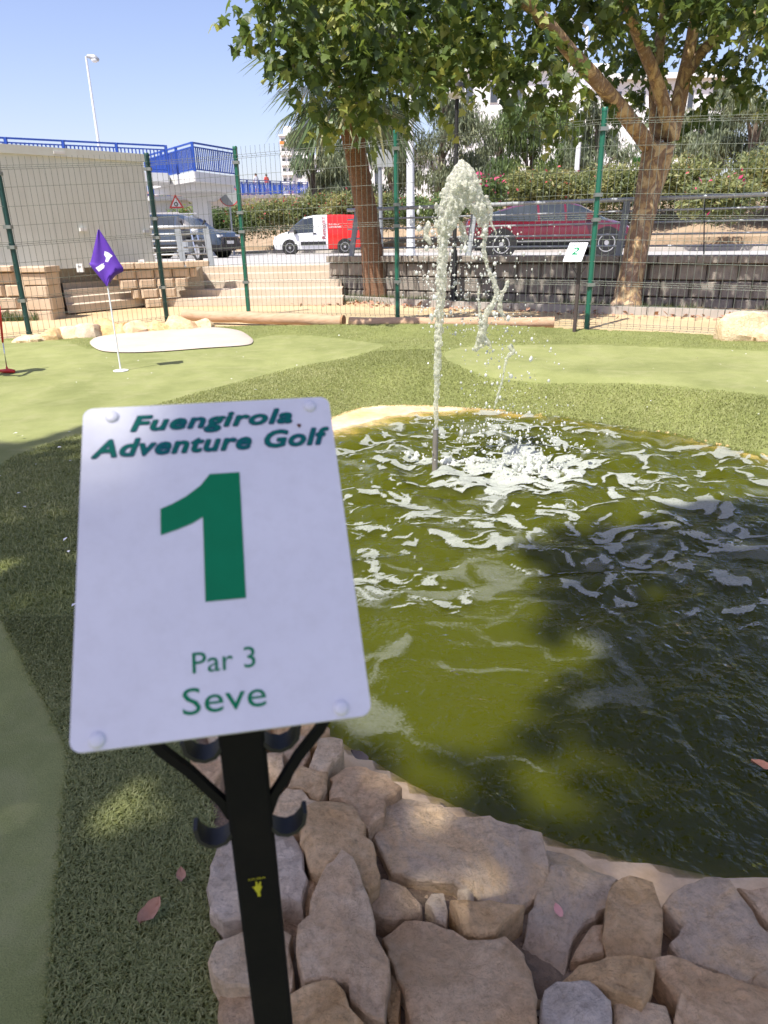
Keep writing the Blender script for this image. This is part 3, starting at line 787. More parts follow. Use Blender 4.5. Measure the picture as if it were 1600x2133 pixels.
thr -= 0.21 * np.exp(-(rs / 0.36) ** 2) + 0.08 * np.exp(-(rj / 0.38) ** 2) + 0.03 * np.exp(-(rs / 1.2) ** 2)
thr += 0.30 * (1 - sstep(2.15, 3.0, PF[:, 1] + 0.12 * PF[:, 0])) - 0.06 * (big - 0.5)
thr += 0.03 * sstep(5.2, 6.2, PF[:, 1])
val = 0.80 * n1 + 0.20 * np.clip(ridge, 0, 1) - thr
mid_ = keep & (PF[:, 1] > 3.2) & (PF[:, 1] < 5.0)
val += np.quantile(val[mid_], 0.70) * -1.0
film = 0.55 * vnoise(Q * 0.7, 5.0, 11.0, 4) + 0.45 * np.clip(1 - np.abs(2 * vnoise(Q, 3.0, 12.0, 3) - 1) * 2.0, 0, 1) - 0.655
film -= 0.25 * (1 - sstep(1.5, 1.8, PF[:, 1])) + 0.06 * sstep(3.0, 4.0, PF[:, 1])
val0 = val.copy()
is_film = (val < 0.0) & (film > 0)
val = np.where(is_film, np.maximum(film * 0.2, 0), val)
val[~keep] = -1
VAL = val.reshape(FX.shape)
iF = np.arange(len(PF)).reshape(FX.shape)
FF = np.stack([iF[:-1, :-1], iF[:-1, 1:], iF[1:, 1:], iF[1:, :-1]], -1).reshape(-1, 4)
tot = np.where(is_film, 0.02, val)
FF = FF[((val[FF] > -0.05) | (film[FF] > -0.03)).any(1) & keep[FF].all(1)]
u, inv = np.unique(FF, return_inverse=True)
zf = wave(PF[u]) * np.clip(-psd(PF[u], POND) / 0.12, 0.12, 1) + 0.004 + 0.008 * np.clip(val[u] * 6, 0, 1) * np.exp(-(rs[u] / 0.8) ** 2)
th_f = np.clip(0.5 + val0[u] / 0.09, 0, 1.3); th_m = np.clip(0.42 + film[u] / 0.22, 0, 1.0)
use_f = th_f >= 0.30
foam = mesh_np('floating_foam', np.column_stack([PF[u], zf]), inv.reshape(-1, 4), M['foam'], smooth=True, attr={'thick': np.where(use_f, th_f, th_m), 'alpha': np.where(use_f, 0.62 + 0.38 * np.exp(-(rs[u] / 0.7) ** 2), 0.20)})
tag(foam, 'white foam drifting in ragged patches on the green pond', 'foam', kind='stuff')

# turf blades of the long-pile carpet
def blades(name, pts, zs, length, lean, label):
    N = len(pts)
    yaw = rng.uniform(0, 2 * np.pi, N); L = length * rng.uniform(0.7, 1.3, N); wd = L * rng.uniform(0.10, 0.16, N)
    le = lean * rng.uniform(0.3, 1.4, N)
    dx, dy = np.cos(yaw), np.sin(yaw)
    base = np.column_stack([pts, zs - 0.001])
    sd_ = np.column_stack([-dy, dx, np.zeros(N)]) * wd[:, None]
    fw = np.column_stack([dx, dy, np.zeros(N)])
    mid = base + fw * (L * le * 0.35)[:, None] + np.array([0, 0, 1]) * (L * 0.62)[:, None]
    tip = base + fw * (L * le)[:, None] + np.array([0, 0, 1]) * (L * (1.0 - 0.3 * le))[:, None]
    V = np.stack([base - sd_, base + sd_, mid + sd_ * 0.8, mid - sd_ * 0.8, tip + sd_ * 0.2, tip - sd_ * 0.2], 1).reshape(-1, 3)
    o = (np.arange(N) * 6)[:, None]
    F = np.concatenate([o + [[0, 1, 2, 3]], o + [[3, 2, 4, 5]]])
    patch = vnoise(pts, 2.0, 4.0, 3)
    var = np.clip(rng.uniform(0, 1, N) ** 1.5 * 0.75 + (patch - 0.5) * 0.9 + 0.1, 0, 1)
    ob = mesh_np(name, V, F, M['blade'], attr={'var': np.repeat(var, 6)})
    return tag(ob, label, 'artificial grass', kind='stuff')
def scatter(n, x0, x1, y0, y1, fn):
    P = np.column_stack([rng.uniform(x0, x1, n), rng.uniform(y0, y1, n)])
    return P[fn(P)]
def rough_zone(P): return (psd(P, OUTER) < 0) & (carpet_edge(P) > -0.012) & (psd(P, ROCKZONE) > -0.02) & (psd(P, LEFT_GREEN) > rng.exponential(1.0, len(P)) * 0.06 * sstep(2.5, 4.5, P[:, 1]) - 0.008) & (psd(P, RIGHT_GREEN) > rng.exponential(1.0, len(P)) * 0.06)
Pn = scatter(300000, -1.75, 0.2, 0.55, 2.3, rough_zone)
blades('near_rough_turf', Pn, ground_z(Pn), 0.0145, 0.95, 'long dark green artificial turf left of the rocks in the foreground')
Pm = scatter(150000, -2.8, 0.1, 2.2, 6.0, rough_zone)
blades('bank_rough_turf', Pm, ground_z(Pm), 0.018, 0.9, 'long artificial turf on the shaded bank left of the number 1 sign')
Pfz = scatter(230000, -2.0, 4.0, 4.9, 7.9, lambda P: rough_zone(P) & ~((P[:, 0] < 0.1) & (P[:, 1] < 6.0)))
blades('far_rough_turf', Pfz, ground_z(Pfz), 0.016, 0.9, 'sunlit long artificial turf on the bank behind the fountain')
Pb2 = scatter(110000, -5.2, 5.4, 7.9, 11.6, rough_zone)
blades('back_rough_turf', Pb2, ground_z(Pb2), 0.014, 0.9, 'sunlit long artificial turf in front of the two logs')

def gz(x, y): return float(ground_z(np.array([[x, y]]))[0])

# ------------------------------------------------------------------ rocks of the pond edge
def rock_poly(name, pts, zt, zb, m, parent, seed, amp=0.0075):
    r = random.Random(seed)
    P = [Vector((p[0], p[1])) for p in pts]
    c = sum(P, Vector((0, 0))) / len(P)
    out = []
    for i, p in enumerate(P):
        q = P[(i + 1) % len(P)]; L = (q - p).length; k = max(1, int(L / 0.022))
        for j in range(k):
            a = p.lerp(q, j / k)
            a = a + Vector((r.uniform(-1, 1), r.uniform(-1, 1))) * (0.0075 if r.random() < 0.45 else 0.003)
            out.append(a)
    P = out; n = len(P)
    R = sum((p - c).length for p in P) / n
    planes = []
    a0 = r.uniform(0, 6.283)
    for k in range(3):
        a = a0 + k * 2.3 + r.uniform(-0.5, 0.5); sl = r.uniform(0.03, 0.13) if k == 0 else r.uniform(0.25, 0.6)
        planes.append((math.cos(a) * sl, math.sin(a) * sl, 0.004 if k == 0 else R * sl * r.uniform(0.60, 1.0)))
    def top(q):
        d = q - c
        z = min(pa * d.x + pb * d.y + pc for pa, pb, pc in planes)
        z = max(z, -0.055)
        z += amp * noise.fractal(Vector((q.x * 15 + seed, q.y * 15, seed * 0.37)), 0.5, 2.1, 6) * 0.9
        z += amp * 0.8 * abs(noise.noise(Vector((q.x * 6, q.y * 6 + seed, 4.4))))
        return zt + z
    V = []; F = []
    rings = []
    for kind in range(13):
        ring = []
        for i, p in enumerate(P):
            d = (p - c); L = d.length
            if kind == 0: q = c + d * 1.02; z = zb
            elif kind == 1:
                q = c + d * (1.0 + 0.035 * r.uniform(-1.2, 0.6)); z = zb + (top(c + d * 0.96) - zb) * (0.55 + r.uniform(-.12, .15))
            elif kind == 2: q = c + d * (1 - 0.001 / L); z = top(q) - 0.005
            elif kind == 3: q = c + d * (1 - min(0.005 / L, 0.3)); z = top(q)
            else:
                k = (0.90, 0.81, 0.71, 0.61, 0.50, 0.40, 0.29, 0.19, 0.09)[kind - 4]
                q = c + d * k; z = top(q)
            ring.append(len(V)); V.append((q.x, q.y, z))
        rings.append(ring)
    V.append((c.x, c.y, top(c)))
    for a, b in zip(rings[:-1], rings[1:]):
        for i in range(n): F.append((a[i], a[(i + 1) % n], b[(i + 1) % n], b[i]))
    for i in range(n): F.append((rings[-1][i], rings[-1][(i + 1) % n], len(V) - 1))
    return mesh_np(name, V, F, m, parent, smooth=True, sharp=11)
def A_(l): return [(400 + x / 2.667, 1480 + y / 2.667) for x, y in l]
def B_(l): return [(950 + x / 2.4615, 1480 + y / 2.4615) for x, y in l]
ROCKS = [  # outline, top height, material
    (A_([(0, 270), (70, 228), (145, 232), (200, 300), (150, 375), (90, 412), (30, 350)]), .17, 1),
    (A_([(375, 235), (440, 215), (500, 240), (520, 300), (480, 365), (430, 425), (385, 405)]), .17, 1),
    (A_([(500, 150), (560, 132), (640, 150), (655, 220), (625, 300), (560, 318), (508, 270), (488, 200)]), .15, 1),
    (A_([(690, 160), (740, 145), (830, 150), (838, 220), (790, 290), (750, 350), (680, 330), (652, 310), (690, 210)]), .17, 3),
    (A_([(560, 330), (620, 318), (755, 352), (745, 430), (715, 490), (640, 450), (540, 410)]), .17, 0),
    (A_([(450, 490), (520, 428), (620, 452), (708, 505), (640, 560), (598, 600), (480, 610), (440, 560)]), .17, 3),
    (A_([(775, 375), (850, 310), (920, 303), (1010, 330), (1080, 370), (1150, 420), (1135, 452), (1065, 480), (1060, 590), (990, 650), (930, 600), (900, 540), (830, 485), (765, 478)]), .16, 1),
    (A_([(605, 600), (680, 512), (760, 484), (830, 492), (890, 532), (955, 640), (985, 720), (1010, 780), (1030, 930), (970, 990), (920, 955), (880, 862), (820, 855), (740, 890), (660, 850), (612, 720)]), .20, 0),
    ([(786, 1739), (805, 1694), (812, 1668), (850, 1655), (899, 1672), (950, 1702), (1015, 1712), (1092, 1740), (1117, 1742), (1139, 1789), (1125, 1846), (1084, 1870), (1043, 1874), (995, 1866), (940, 1840), (869, 1829), (820, 1810)], .14, 4),
    (A_([(110, 890), (150, 740), (300, 690), (560, 682), (598, 790), (618, 900), (612, 1045), (540, 1040), (470, 1070), (300, 1150), (180, 1160), (112, 1100), (97, 990)]), .18, 2),
    (A_([(632, 980), (680, 902), (718, 902), (712, 960), (680, 1040), (628, 1100)]), .15, 1),
    (A_([(840, 832), (880, 872), (930, 950), (978, 1060), (1010, 1180), (1050, 1320), (1078, 1390), (1073, 1685), (1010, 1675), (895, 1585), (905, 1525), (840, 1492), (740, 1470), (650, 1468), (590, 1410), (602, 1200), (642, 1130), (722, 965)]), .20, 1),
    (A_([(988, 1010), (1060, 942), (1180, 970), (1268, 1070), (1273, 1110), (1220, 1150), (1110, 1178), (1012, 1140), (985, 1080)]), .15, 1),
    (A_([(1302, 1080), (1330, 1012), (1408, 1022), (1428, 1110), (1408, 1178), (1350, 1158), (1322, 1120)]), .15, 3),
    ([(940, 1885), (991, 1880), (1052, 1882), (1088, 1890), (1082, 1904), (1047, 1923), (1027, 1943), (1003, 1949), (966, 1935)], .17, 0),
    ([(807, 1947), (846, 1914), (899, 1920), (940, 1938), (974, 1961), (1052, 1949), (1082, 1982), (1102, 2026), (1112, 2081), (1110, 2140), (1080, 2210), (862, 2210), (860, 2117), (842, 2057), (820, 2012)], .17, 1),
    (A_([(1110, 1442), (1168, 1560), (1163, 1720), (1092, 1728), (1087, 1600)]), .15, 0),
    (A_([(542, 1565), (620, 1522), (720, 1502), (798, 1502), (856, 1572), (876, 1645), (936, 1715), (946, 1840), (542, 1840)]), .20, 0),
    (A_([(97, 1410), (130, 1282), (220, 1240), (330, 1200), (400, 1400), (330, 1540), (200, 1538), (142, 1518), (102, 1470)]), .19, 3),
    (A_([(480, 1190), (538, 1240), (552, 1400), (538, 1600), (450, 1560), (420, 1300)]), .16, 3),
    (A_([(150, 1565), (290, 1552), (420, 1580), (480, 1740), (450, 1850), (200, 1850), (142, 1680)]), .16, 1),
    (B_([(468, 690), (560, 708), (700, 795), (790, 856), (805, 875), (785, 960), (700, 1075), (600, 1150), (578, 1280), (510, 1375), (440, 1365), (382, 1300), (345, 1200), (400, 1010), (432, 880)]), .12, 4),
    (B_([(812, 890), (860, 868), (960, 862), (1013, 882), (1028, 960), (1052, 1080), (1047, 1245), (960, 1255), (785, 1248), (760, 1130), (774, 980)]), .15, 0),
    (B_([(1055, 985), (1110, 935), (1220, 880), (1330, 855), (1400, 900), (1460, 975), (1600, 1140), (1620, 1320), (1480, 1395), (1350, 1335), (1185, 1258), (1124, 1190), (1153, 1110), (1112, 1040)]), .15, 4),
    (B_([(1445, 920), (1600, 915), (1740, 920), (1740, 1120), (1600, 1088), (1512, 1000)]), .14, 1),
    (B_([(553, 1335), (640, 1278), (800, 1263), (1018, 1263), (1032, 1310), (1008, 1420), (960, 1475), (880, 1455), (800, 1455), (762, 1400), (620, 1380)]), .19, 0),
    (B_([(442, 1480), (470, 1422), (580, 1388), (700, 1392), (758, 1440), (773, 1510), (788, 1560), (806, 1690), (452, 1690), (442, 1560)]), .18, 2),
    (B_([(808, 1472), (850, 1455), (960, 1492), (1080, 1522), (1108, 1600), (1098, 1720), (852, 1720), (832, 1580)]), .16, 3),
    (B_([(1045, 1305), (1000, 1262), (1110, 1272), (1300, 1333), (1450, 1393), (1600, 1443), (1740, 1465), (1740, 1720), (1182, 1720), (1133, 1580), (1142, 1480), (1062, 1370)]), .16, 1),
    (B_([(1485, 1398), (1625, 1330), (1760, 1330), (1760, 1450), (1600, 1425)]), .15, 3),
    (B_([(592, 1270), (640, 1185), (700, 1105), (752, 1080), (752, 1250), (640, 1268)]), .13, 1),
]
def blob_rock(name, c, s, m, parent, seed, rotz=0.0):
    bm = bmesh.new(); bmesh.ops.create_cube(bm, size=1.0)
    bmesh.ops.subdivide_edges(bm, edges=bm.edges[:], cuts=4, use_grid_fill=True)
    r = random.Random(seed)
    pl = [(Vector((r.uniform(-1, 1), r.uniform(-1, 1), r.uniform(0.1, 1))).normalized(), r.uniform(0.34, 0.5)) for _ in range(7)]
    V = []
    for v in bm.verts:
        p = v.co.copy()
        p = p.normalized() * (0.45 * p.length + 0.32)
        for nn, dd in pl:
            e = p.dot(nn) - dd
            if e > 0: p -= nn * e
        p += Vector((noise.noise(p * 4 + Vector((seed, 0, 0))), noise.noise(p * 4 + Vector((0, seed, 0))), noise.noise(p * 4 + Vector((0, 0, seed))))) * 0.05
        p = Vector((p.x * s[0], p.y * s[1], p.z * s[2]))
        p.rotate(Matrix.Rotation(rotz, 3, 'Z'))
        V.append(p + Vector(c))
    F = [tuple(v.index for v in f.verts) for f in bm.faces]; bm.free()
    return mesh_np(name, V, F, m, parent, smooth=True, sharp=28)
edging = thing('rock_edging', 'tan and grey rocks mortared along the near edge of the pond', 'rock edging', (0.2, 1.1, 0.1))
edging.location = (0, 0, 0)
for i, (pl, zt, mi) in enumerate(ROCKS):
    zt *= 1.0
    W = np.array(xy(pl, zt)); W = W.mean(0) + (W - W.mean(0)) * 1.055
    rock_poly('rock', W, zt, 0.02, ROCKM[mi], edging, i + 3)
# a few more rocks where the row runs on behind the sign and out of the frame
for i, (pl, mi) in enumerate([([(560, 1500), (640, 1480), (690, 1520), (660, 1560), (590, 1560)], 0), ([(500, 1450), (580, 1430), (610, 1480), (550, 1520), (490, 1500)], 1), ([(420, 1490), (490, 1470), (500, 1540), (440, 1560)], 3), ([(430, 1390), (500, 1380), (540, 1430), (480, 1460), (420, 1440)], 2)]):
    rock_poly('rock', xy(pl, .13), .13, 0.02, ROCKM[mi], edging, 60 + i)
xr = random.Random(55)
for p_ in POND[::2]:
    if p_[1] < 2.6 and p_[0] > 0.98:
        cdir = p_ - POND.mean(0); cdir /= np.hypot(*cdir)
        for off in (0.16, 0.40):
            q = p_ + cdir * (off + xr.uniform(-.03, .03)); s_ = xr.uniform(0.17, 0.25)
            if psd(q[None], ROCKZONE)[0] < -0.1 and min(psd(q[None], np.array(xy(pl, zt)))[0] for pl, zt, _ in ROCKS) > 0.10: blob_rock('rock', (q[0], q[1], 0.085), (s_ * 1.2, s_ * 1.05, 0.17), ROCKM[xr.randrange(5)], edging, xr.randrange(900), xr.uniform(0, 3))
gr = random.Random(77); polys = [np.array(xy(pl, zt)) for pl, zt, _ in ROCKS]; chips = 0
while chips < 55:
    p = pz(gr.uniform(430, 1600), gr.uniform(1560, 2133), 0.11); q = np.array([[p.x, p.y]])
    if psd(q, POND)[0] < 0.22 or psd(q, ROCKZONE)[0] > 0: continue
    if min(psd(q, pl)[0] for pl in polys) < 0.004: continue
    s_ = gr.uniform(0.022, 0.055); chips += 1
    blob_rock('stone_chip', (p.x, p.y, 0.075 + s_ * 0.25), (s_, s_ * gr.uniform(.6, 1), s_ * .7), ROCKM[gr.randrange(5)], edging, 300 + chips, gr.uniform(0, 3))
pb = pz(970, 1864, 0.17)
tag(blob_rock('pebble', (pb.x, pb.y, 0.165), (0.034, 0.032, 0.03), ROCKM[3], None, 91), 'small white pebble resting at the lower edge of the big slab', 'pebble')
back = thing('rock_edging', 'row of small sandstone rocks behind the white bunker under the fence', 'rock edging')
for i, (x0, x1, yb, hpx, mi) in enumerate([(30, 62, 711, 10, 3), (55, 82, 710, 12, 3), (85, 122, 706, 18, 0), (112, 152, 704, 18, 3), (153, 200, 702, 25, 2), (200, 243, 699, 28, 0), (241, 266, 698, 24, 0), (264, 296, 697, 22, 3), (296, 346, 693, 20, 0), (344, 404, 690, 26, 1), (400, 436, 684, 16, 3)]):
    a, b = pz(x0, yb, .27), pz(x1, yb, .27); c = (a + b) / 2; L = (b - a).length
    h = hpx / 1480 * c.y * 1.0
    blob_rock('rock', (c.x, c.y + 0.12, 0.25 + h * 0.38), (L * 1.32, 0.34, h * 1.75), ROCKM[mi], back, 120 + i, math.atan2(b.y - a.y, b.x - a.x))
for i, (x0, x1, yb, hpx, lab) in enumerate([(1508, 1598, 702, 40, 'large pale boulder at the foot of the fence on the right'), (1582, 1680, 704, 24, 'pale rock beside the large boulder, cut by the right frame edge')]):
    a, b = pz(x0, yb, .28), pz(x1, yb, .28); c = (a + b) / 2; L = (b - a).length; h = hpx / 1480 * c.y
    tag(blob_rock('boulder', (c.x, c.y + 0.15, 0.27 + h * 0.36), (L * 1.3, 0.5, h * 1.8), ROCKM[3], None, 140 + i, math.atan2(b.y - a.y, b.x - a.x)), lab, 'boulder')

# ------------------------------------------------------------------ numbered golf signs
ONE = [(-2.6, 69.7), (21.8, 69.6), (20.2, -42.0), (-10.4, -42.0), (-9.6, 30.5), (-18, 25.5), (-30, 21.0), (-42.7, 17.2), (-42.6, 40.6), (-33, 44.5), (-22, 50.5), (-10.5, 59.5)]
def bez(p0, p1, p2, n=5): return [tuple((1 - t) ** 2 * a + 2 * t * (1 - t) * b + t * t * c for a, b, c in zip(p0, p1, p2)) for t in [k / n for k in range(n)]]
TWO = [(-34, -42), (-34, -30)] + bez((-34, -30), (-28, -8), (-8, 8)) + bez((-8, 8), (8, 20), (8, 36)) + bez((8, 36), (8, 50), (-2, 50)) + bez((-2, 50), (-11, 50), (-12, 34)) + [(-34, 36)] + bez((-34, 36), (-32, 71), (0, 71)) + bez((0, 71), (33, 71), (33, 38)) + bez((33, 38), (33, 22), (12, 2)) + bez((12, 2), (0, -9), (-4, -20)) + [(33, -20), (33, -42)]
def golf_sign(label, O, e, up, digit, lines, base, post_m, post_c, main=False, sc=1.0):
    e = Vector(e).normalized(); up = Vector(up); up = (up - e * up.dot(e)).normalized(); n = e.cross(up)
    root = thing('hole_sign', label, 'sign', base)
    MW = Matrix(((e.x, up.x, n.x, O[0]), (e.y, up.y, n.y, O[1]), (e.z, up.z, n.z, O[2]), (0, 0, 0, 1)))
    W, H, r = 0.21 * sc, 0.2835 * sc, 0.0085 * sc
    mb = MB(); poly = []
    for cx, cy_, a0 in ((W / 2 - r, H / 2 - r, 0), (-W / 2 + r, H / 2 - r, 90), (-W / 2 + r, -H / 2 + r, 180), (W / 2 - r, -H / 2 + r, 270)):
        for k in range(6):
            a = math.radians(a0 + 18 * k); poly.append(Vector((cx + r * math.cos(a), cy_ + r * math.sin(a), 0)))
    mb.prism(poly, (0, 0, -0.004), (0, 0, 0))
    pl = mb.build('plate', M['plate_white'], smooth=True, sharp=40); pl.matrix_world = MW; put(pl, root)
    def onp(o, z=0.0006, x=0, y=0):
        o.matrix_basis = MW @ Matrix.Translation((x * sc, y * sc, z)); put(o, pl_parent); return o
    pl_parent = root
    mb = MB(); k = 0.001 * sc
    mb.add([(x * k, y * k, 0) for x, y in digit], [tuple(range(len(digit)))])
    onp(mb.build('number', M['print_green'], recalc=False), 0.0006)
    for i, (txt, x, y, wd, hh, bold, shear, outline) in enumerate(lines):
        if outline:
            for nm, rad_, mm, z_ in (('lettering_outline', 0.00125, 'print_navy', 0.0003), ('lettering', 0.00070, 'print_teal', 0.0007)):
                ol = text_mesh(nm, txt, M[mm], None, wd * sc, hh * sc, shear, 0.0, spacing=1.07)
                V0 = np.empty(len(ol.data.vertices) * 3, np.float32); ol.data.vertices.foreach_get('co', V0); V0 = V0.reshape(-1, 3)
                F0 = [tuple(p.vertices) for p in ol.data.polygons]; mo2 = MB()
                for q in range(12): mo2.add([(v[0] + rad_ * sc * math.cos(q * .5236), v[1] + rad_ * sc * math.sin(q * .5236), v[2] + q * 0.00002) for v in V0.tolist()], F0)
                me2 = bpy.data.meshes.new(nm); me2.from_pydata(mo2.V, [], mo2.F); me2.update(); me2.materials.append(M[mm]); ol.data = me2
                onp(ol, z_, x, y)
        else:
            onp(text_mesh('lettering', txt, M['print_green'], None, wd * sc, hh * sc, shear, bold), 0.0006, x, y)
    for x, y in ((-.0815, .132), (.087, .132), (.083, -.134), (-.087, -.135)):
        mb = MB().lathe([(0.0058 * sc, 0), (0.0058 * sc, 0.0012), (0.0045 * sc, 0.0026), (0.0015 * sc, 0.0030)], 16)
        onp(mb.build('rivet', M['plate_white'], smooth=True, sharp=50), 0.0, x, y)
    if main:
        mb = MB().add([(-.002, .001, 0), (0, -.0022, 0), (.0022, .0006, 0), (.0012, .002, 0), (-.001, .0022, 0)], [(0, 1, 2, 3, 4)])
        onp(mb.build('rust_spot', M['rust'], recalc=False), 0.0007, .0757, .112)
    # post and hooks, in a frame turned like the plate
    R = Matrix.Rotation(math.atan2(e.y, e.x), 4, 'Z')
    PM = Matrix.Translation(Vector(post_c)) @ R                # origin at the post's axis at ground level
    def onpost(o): o.matrix_basis = PM; put(o, root); return o
    hw = 0.0205
    zt = O[2] - post_c[2] + 0.005
    mb = MB(); cpo = 0.003
    sect = [(-hw + cpo, -hw), (hw - cpo, -hw), (hw, -hw + cpo), (hw, hw - cpo), (hw - cpo, hw), (-hw + cpo, hw), (-hw, hw - cpo), (-hw, -hw + cpo)]
    mb.prism([Vector((a, b, 0)) for a, b in sect], (0, 0, -0.12), (0, 0, zt))
    onpost(mb.build('post', post_m))
    zb = O[2] - post_c[2]
    def strip(name, path, wd, th, yoff=0.0):
        mb = MB(); n_ = len(path); V = []; F = []
        for i, (x, z) in enumerate(path):
            a = path[max(i - 1, 0)]; b = path[min(i + 1, n_ - 1)]
            dx, dz = b[0] - a[0], b[1] - a[1]; L = math.hypot(dx, dz); nx_, nz_ = -dz / L * th / 2, dx / L * th / 2
            w2 = wd / 2 * (0.75 if i in (0, n_ - 1) else 1)
            V += [(x + nx_, yoff - w2, z + nz_), (x + nx_, yoff + w2, z + nz_), (x - nx_, yoff + w2, z - nz_), (x - nx_, yoff - w2, z - nz_)]
        for i in range(n_ - 1):
            for q in range(4): F.append((4 * i + q, 4 * i + (q + 1) % 4, 4 * i + 4 + (q + 1) % 4, 4 * i + 4 + q))
        F += [(3, 2, 1, 0), (4 * n_ - 4, 4 * n_ - 3, 4 * n_ - 2, 4 * n_ - 1)]
        mb.add(V, F)
        return onpost(mb.build(name, post_m if name == 'holder_arm' or not main else M['hook_steel'], smooth=True, sharp=40))
    for s in (-1, 1):
        zl = zb - 0.262
        strip('holder_arm', [(s * 0.018, zl - 0.026), (s * 0.025, zl - 0.006), (s * 0.050, zl + 0.034), (s * 0.072, zl + 0.062), (s * 0.079, zl + 0.075), (s * 0.080, zl + 0.090)], 0.0085, 0.0085, -0.012)
        for zz in (zl - 0.046, zl + 0.056):
            strip('hook', [(s * 0.018, zz + 0.004), (s * 0.025, zz - 0.004), (s * 0.034, zz - 0.007), (s * 0.043, zz - 0.004), (s * 0.0500, zz + 0.004), (s * 0.0525, zz + 0.015)], 0.022, 0.004, -0.010)
    if main:
        mb = MB(); zs = zb - 0.378; S = 0.00065
        for poly in ([(-5, 0), (-6.5, 6), (-3, 9), (4, 8.5), (6.5, 5), (4, -1), (2.5, -5), (3.4, -13), (-1.6, -13), (-2, -5)], [(-3, 8), (-2.6, 17), (-.4, 17.4), (.8, 8)], [(.8, 8), (3.8, 16.2), (5.8, 15.2), (4.4, 7)], [(-5.4, 3), (-8.6, 6.6), (-7.2, 8), (-4, 6)]):
            mb.add([(x * S, -hw - 0.0008 - 0.0001 * k2, zs + y * S) for k2, (x, y) in enumerate(poly)], [tuple(range(len(poly)))])
        onpost(mb.build('sticker_hand', M['sticker_yellow'], recalc=False))
        o = text_mesh('sticker_lettering', 'OUBA', M['sticker_yellow'], None, 0.017, 0.0026)
        o.matrix_basis = PM @ Matrix.Translation((-0.0085, -hw - 0.0008, zs + 0.0135)) @ Matrix.Rotation(math.pi / 2, 4, 'X'); put(o, root)
    return root
LN = [('Fuengirola', -.0655, .1165, .135, .0152, 0, 0.28, True), ('Adventure Golf', -.0965, .0925, .197, .0170, 0, 0.28, True), ('Par 3', -.0215, -.0962, .0455, .0165, 0.0, 0, False), ('Seve', -.0292, -.1255, .0590, .0200, 0.0, 0, False)]
golf_sign('white number 1 golf sign on a black hooked post in the foreground', (-0.13315, 0.51453, 1.26846), (0.98323, 0.18223, -0.00635), (-0.12957, 0.72275, 0.67886), ONE, LN, (-0.137, 0.545, 0.1), M['black_steel'], (-0.137, 0.547, 0.1), True)
s2 = pz(1193, 690, 0.28); s2y = s2.y
c2 = py(1199, 525, s2y)
golf_sign('small white number 2 golf sign on a brown post before the fence', (c2.x, c2.y, c2.z), (0.85, -0.53, 0), (0.39, 0.62, 0.68), TWO, LN[:2], (s2.x, s2.y, 0.25), M['brown_steel'], (s2.x + 0.03, s2.y + 0.03, 0.25), False, 1.12)
# ------------------------------------------------------------------ fountain
def blob_mesh(name, blobs, voxel, m, parent, disp=0.0, smooth_it=2, zs=1.0):
    mb = MB()
    for c, r in blobs: mb.ico(c, (r, r, r * zs) if isinstance(r, float) else r, 1)
    o = mb.build(name, m, None, recalc=False)
    md = o.modifiers.new('r', 'REMESH'); md.mode = 'VOXEL'; md.voxel_size = voxel; md.use_smooth_shade = True
    if smooth_it:
        ms = o.modifiers.new('s', 'SMOOTH'); ms.iterations = smooth_it; ms.factor = 0.5
    apply_mods(o)
    if not o.data.materials: o.data.materials.append(m)
    me = o.data; n = len(me.vertices); co = np.empty(n * 3, np.float32); me.vertices.foreach_get('co', co); co = co.reshape(-1, 3)
    if disp:
        nn = np.empty(n * 3, np.float32); me.vertices.foreach_get('normal', nn); nn = nn.reshape(-1, 3)
        d = np.array([noise.noise(Vector(c * 45.0)) + 0.6 * noise.noise(Vector(c * 95.0)) for c in co.astype(float)])
        me.vertices.foreach_set('co', (co + nn * (d * disp)[:, None]).ravel()); me.update()
    me.polygons.foreach_set('use_smooth', np.ones(len(me.polygons), dtype=bool))
    o.parent = parent
    return o
fr = random.Random(11)
fountain = thing('fountain', 'grey pipe fountain throwing a pale water jet over the pond', 'fountain')
pt = py(908, 893, JY); pbm = pz(906, 982, 0.0)
mb = MB().tube([(JX, JY, -0.4), (JX, JY, 0.05), (pt.x, JY, pt.z)], 0.019, 16)
mb.build('pipe', M['pipe'], fountain, smooth=True, sharp=50)
MB().lathe([(0.0165, 0), (0.0165, 0.004), (0.021, 0.004), (0.021, 0)], 16, (pt.x, JY, pt.z - 0.002), closed=True).build('pipe_rim', M['galv'], fountain)
PXM = 4.62 / 1480.0
def W_(x, y, dy=0.0): return py(x, y, JY + dy)
core = [(908, 893, 6), (909, 870, 7), (909, 840, 8), (910, 800, 9), (911, 760, 10), (913, 720, 11), (914, 690, 12), (915, 660, 13), (917, 630, 13), (919, 600, 14), (920, 570, 15), (921, 540, 15), (922, 515, 15), (924, 495, 17), (928, 470, 21), (934, 445, 26), (942, 420, 29), (950, 398, 29), (957, 378, 24), (963, 360, 16), (965, 349, 8), (975, 385, 24), (985, 405, 22), (995, 425, 18), (1003, 445, 14), (1008, 465, 9), (1010, 490, 6), (1007, 515, 5), (1012, 540, 5)]
col_pts = [c for c in core if c[1] > 480 and c[0] < 930]; head_pts = [c for c in core if not (c[1] > 480 and c[0] < 930)]
def jitter_blobs(pts, per, spread, rmul=1.0, rmin=3, rmax=7, core_=0.62):
    out = []
    for i, (x, y, r) in enumerate(pts):
        out.append((W_(x, y), r * core_ * PXM * rmul))
        for k in range(per):
            a = fr.uniform(0, 6.283); q = r * fr.uniform(0.35, 1.0) * spread
            out.append((W_(x + math.cos(a) * q, y + fr.uniform(-12, 12), math.sin(a) * q * PXM), fr.uniform(rmin, rmax) * PXM * min(1, r / 12)))
    return out
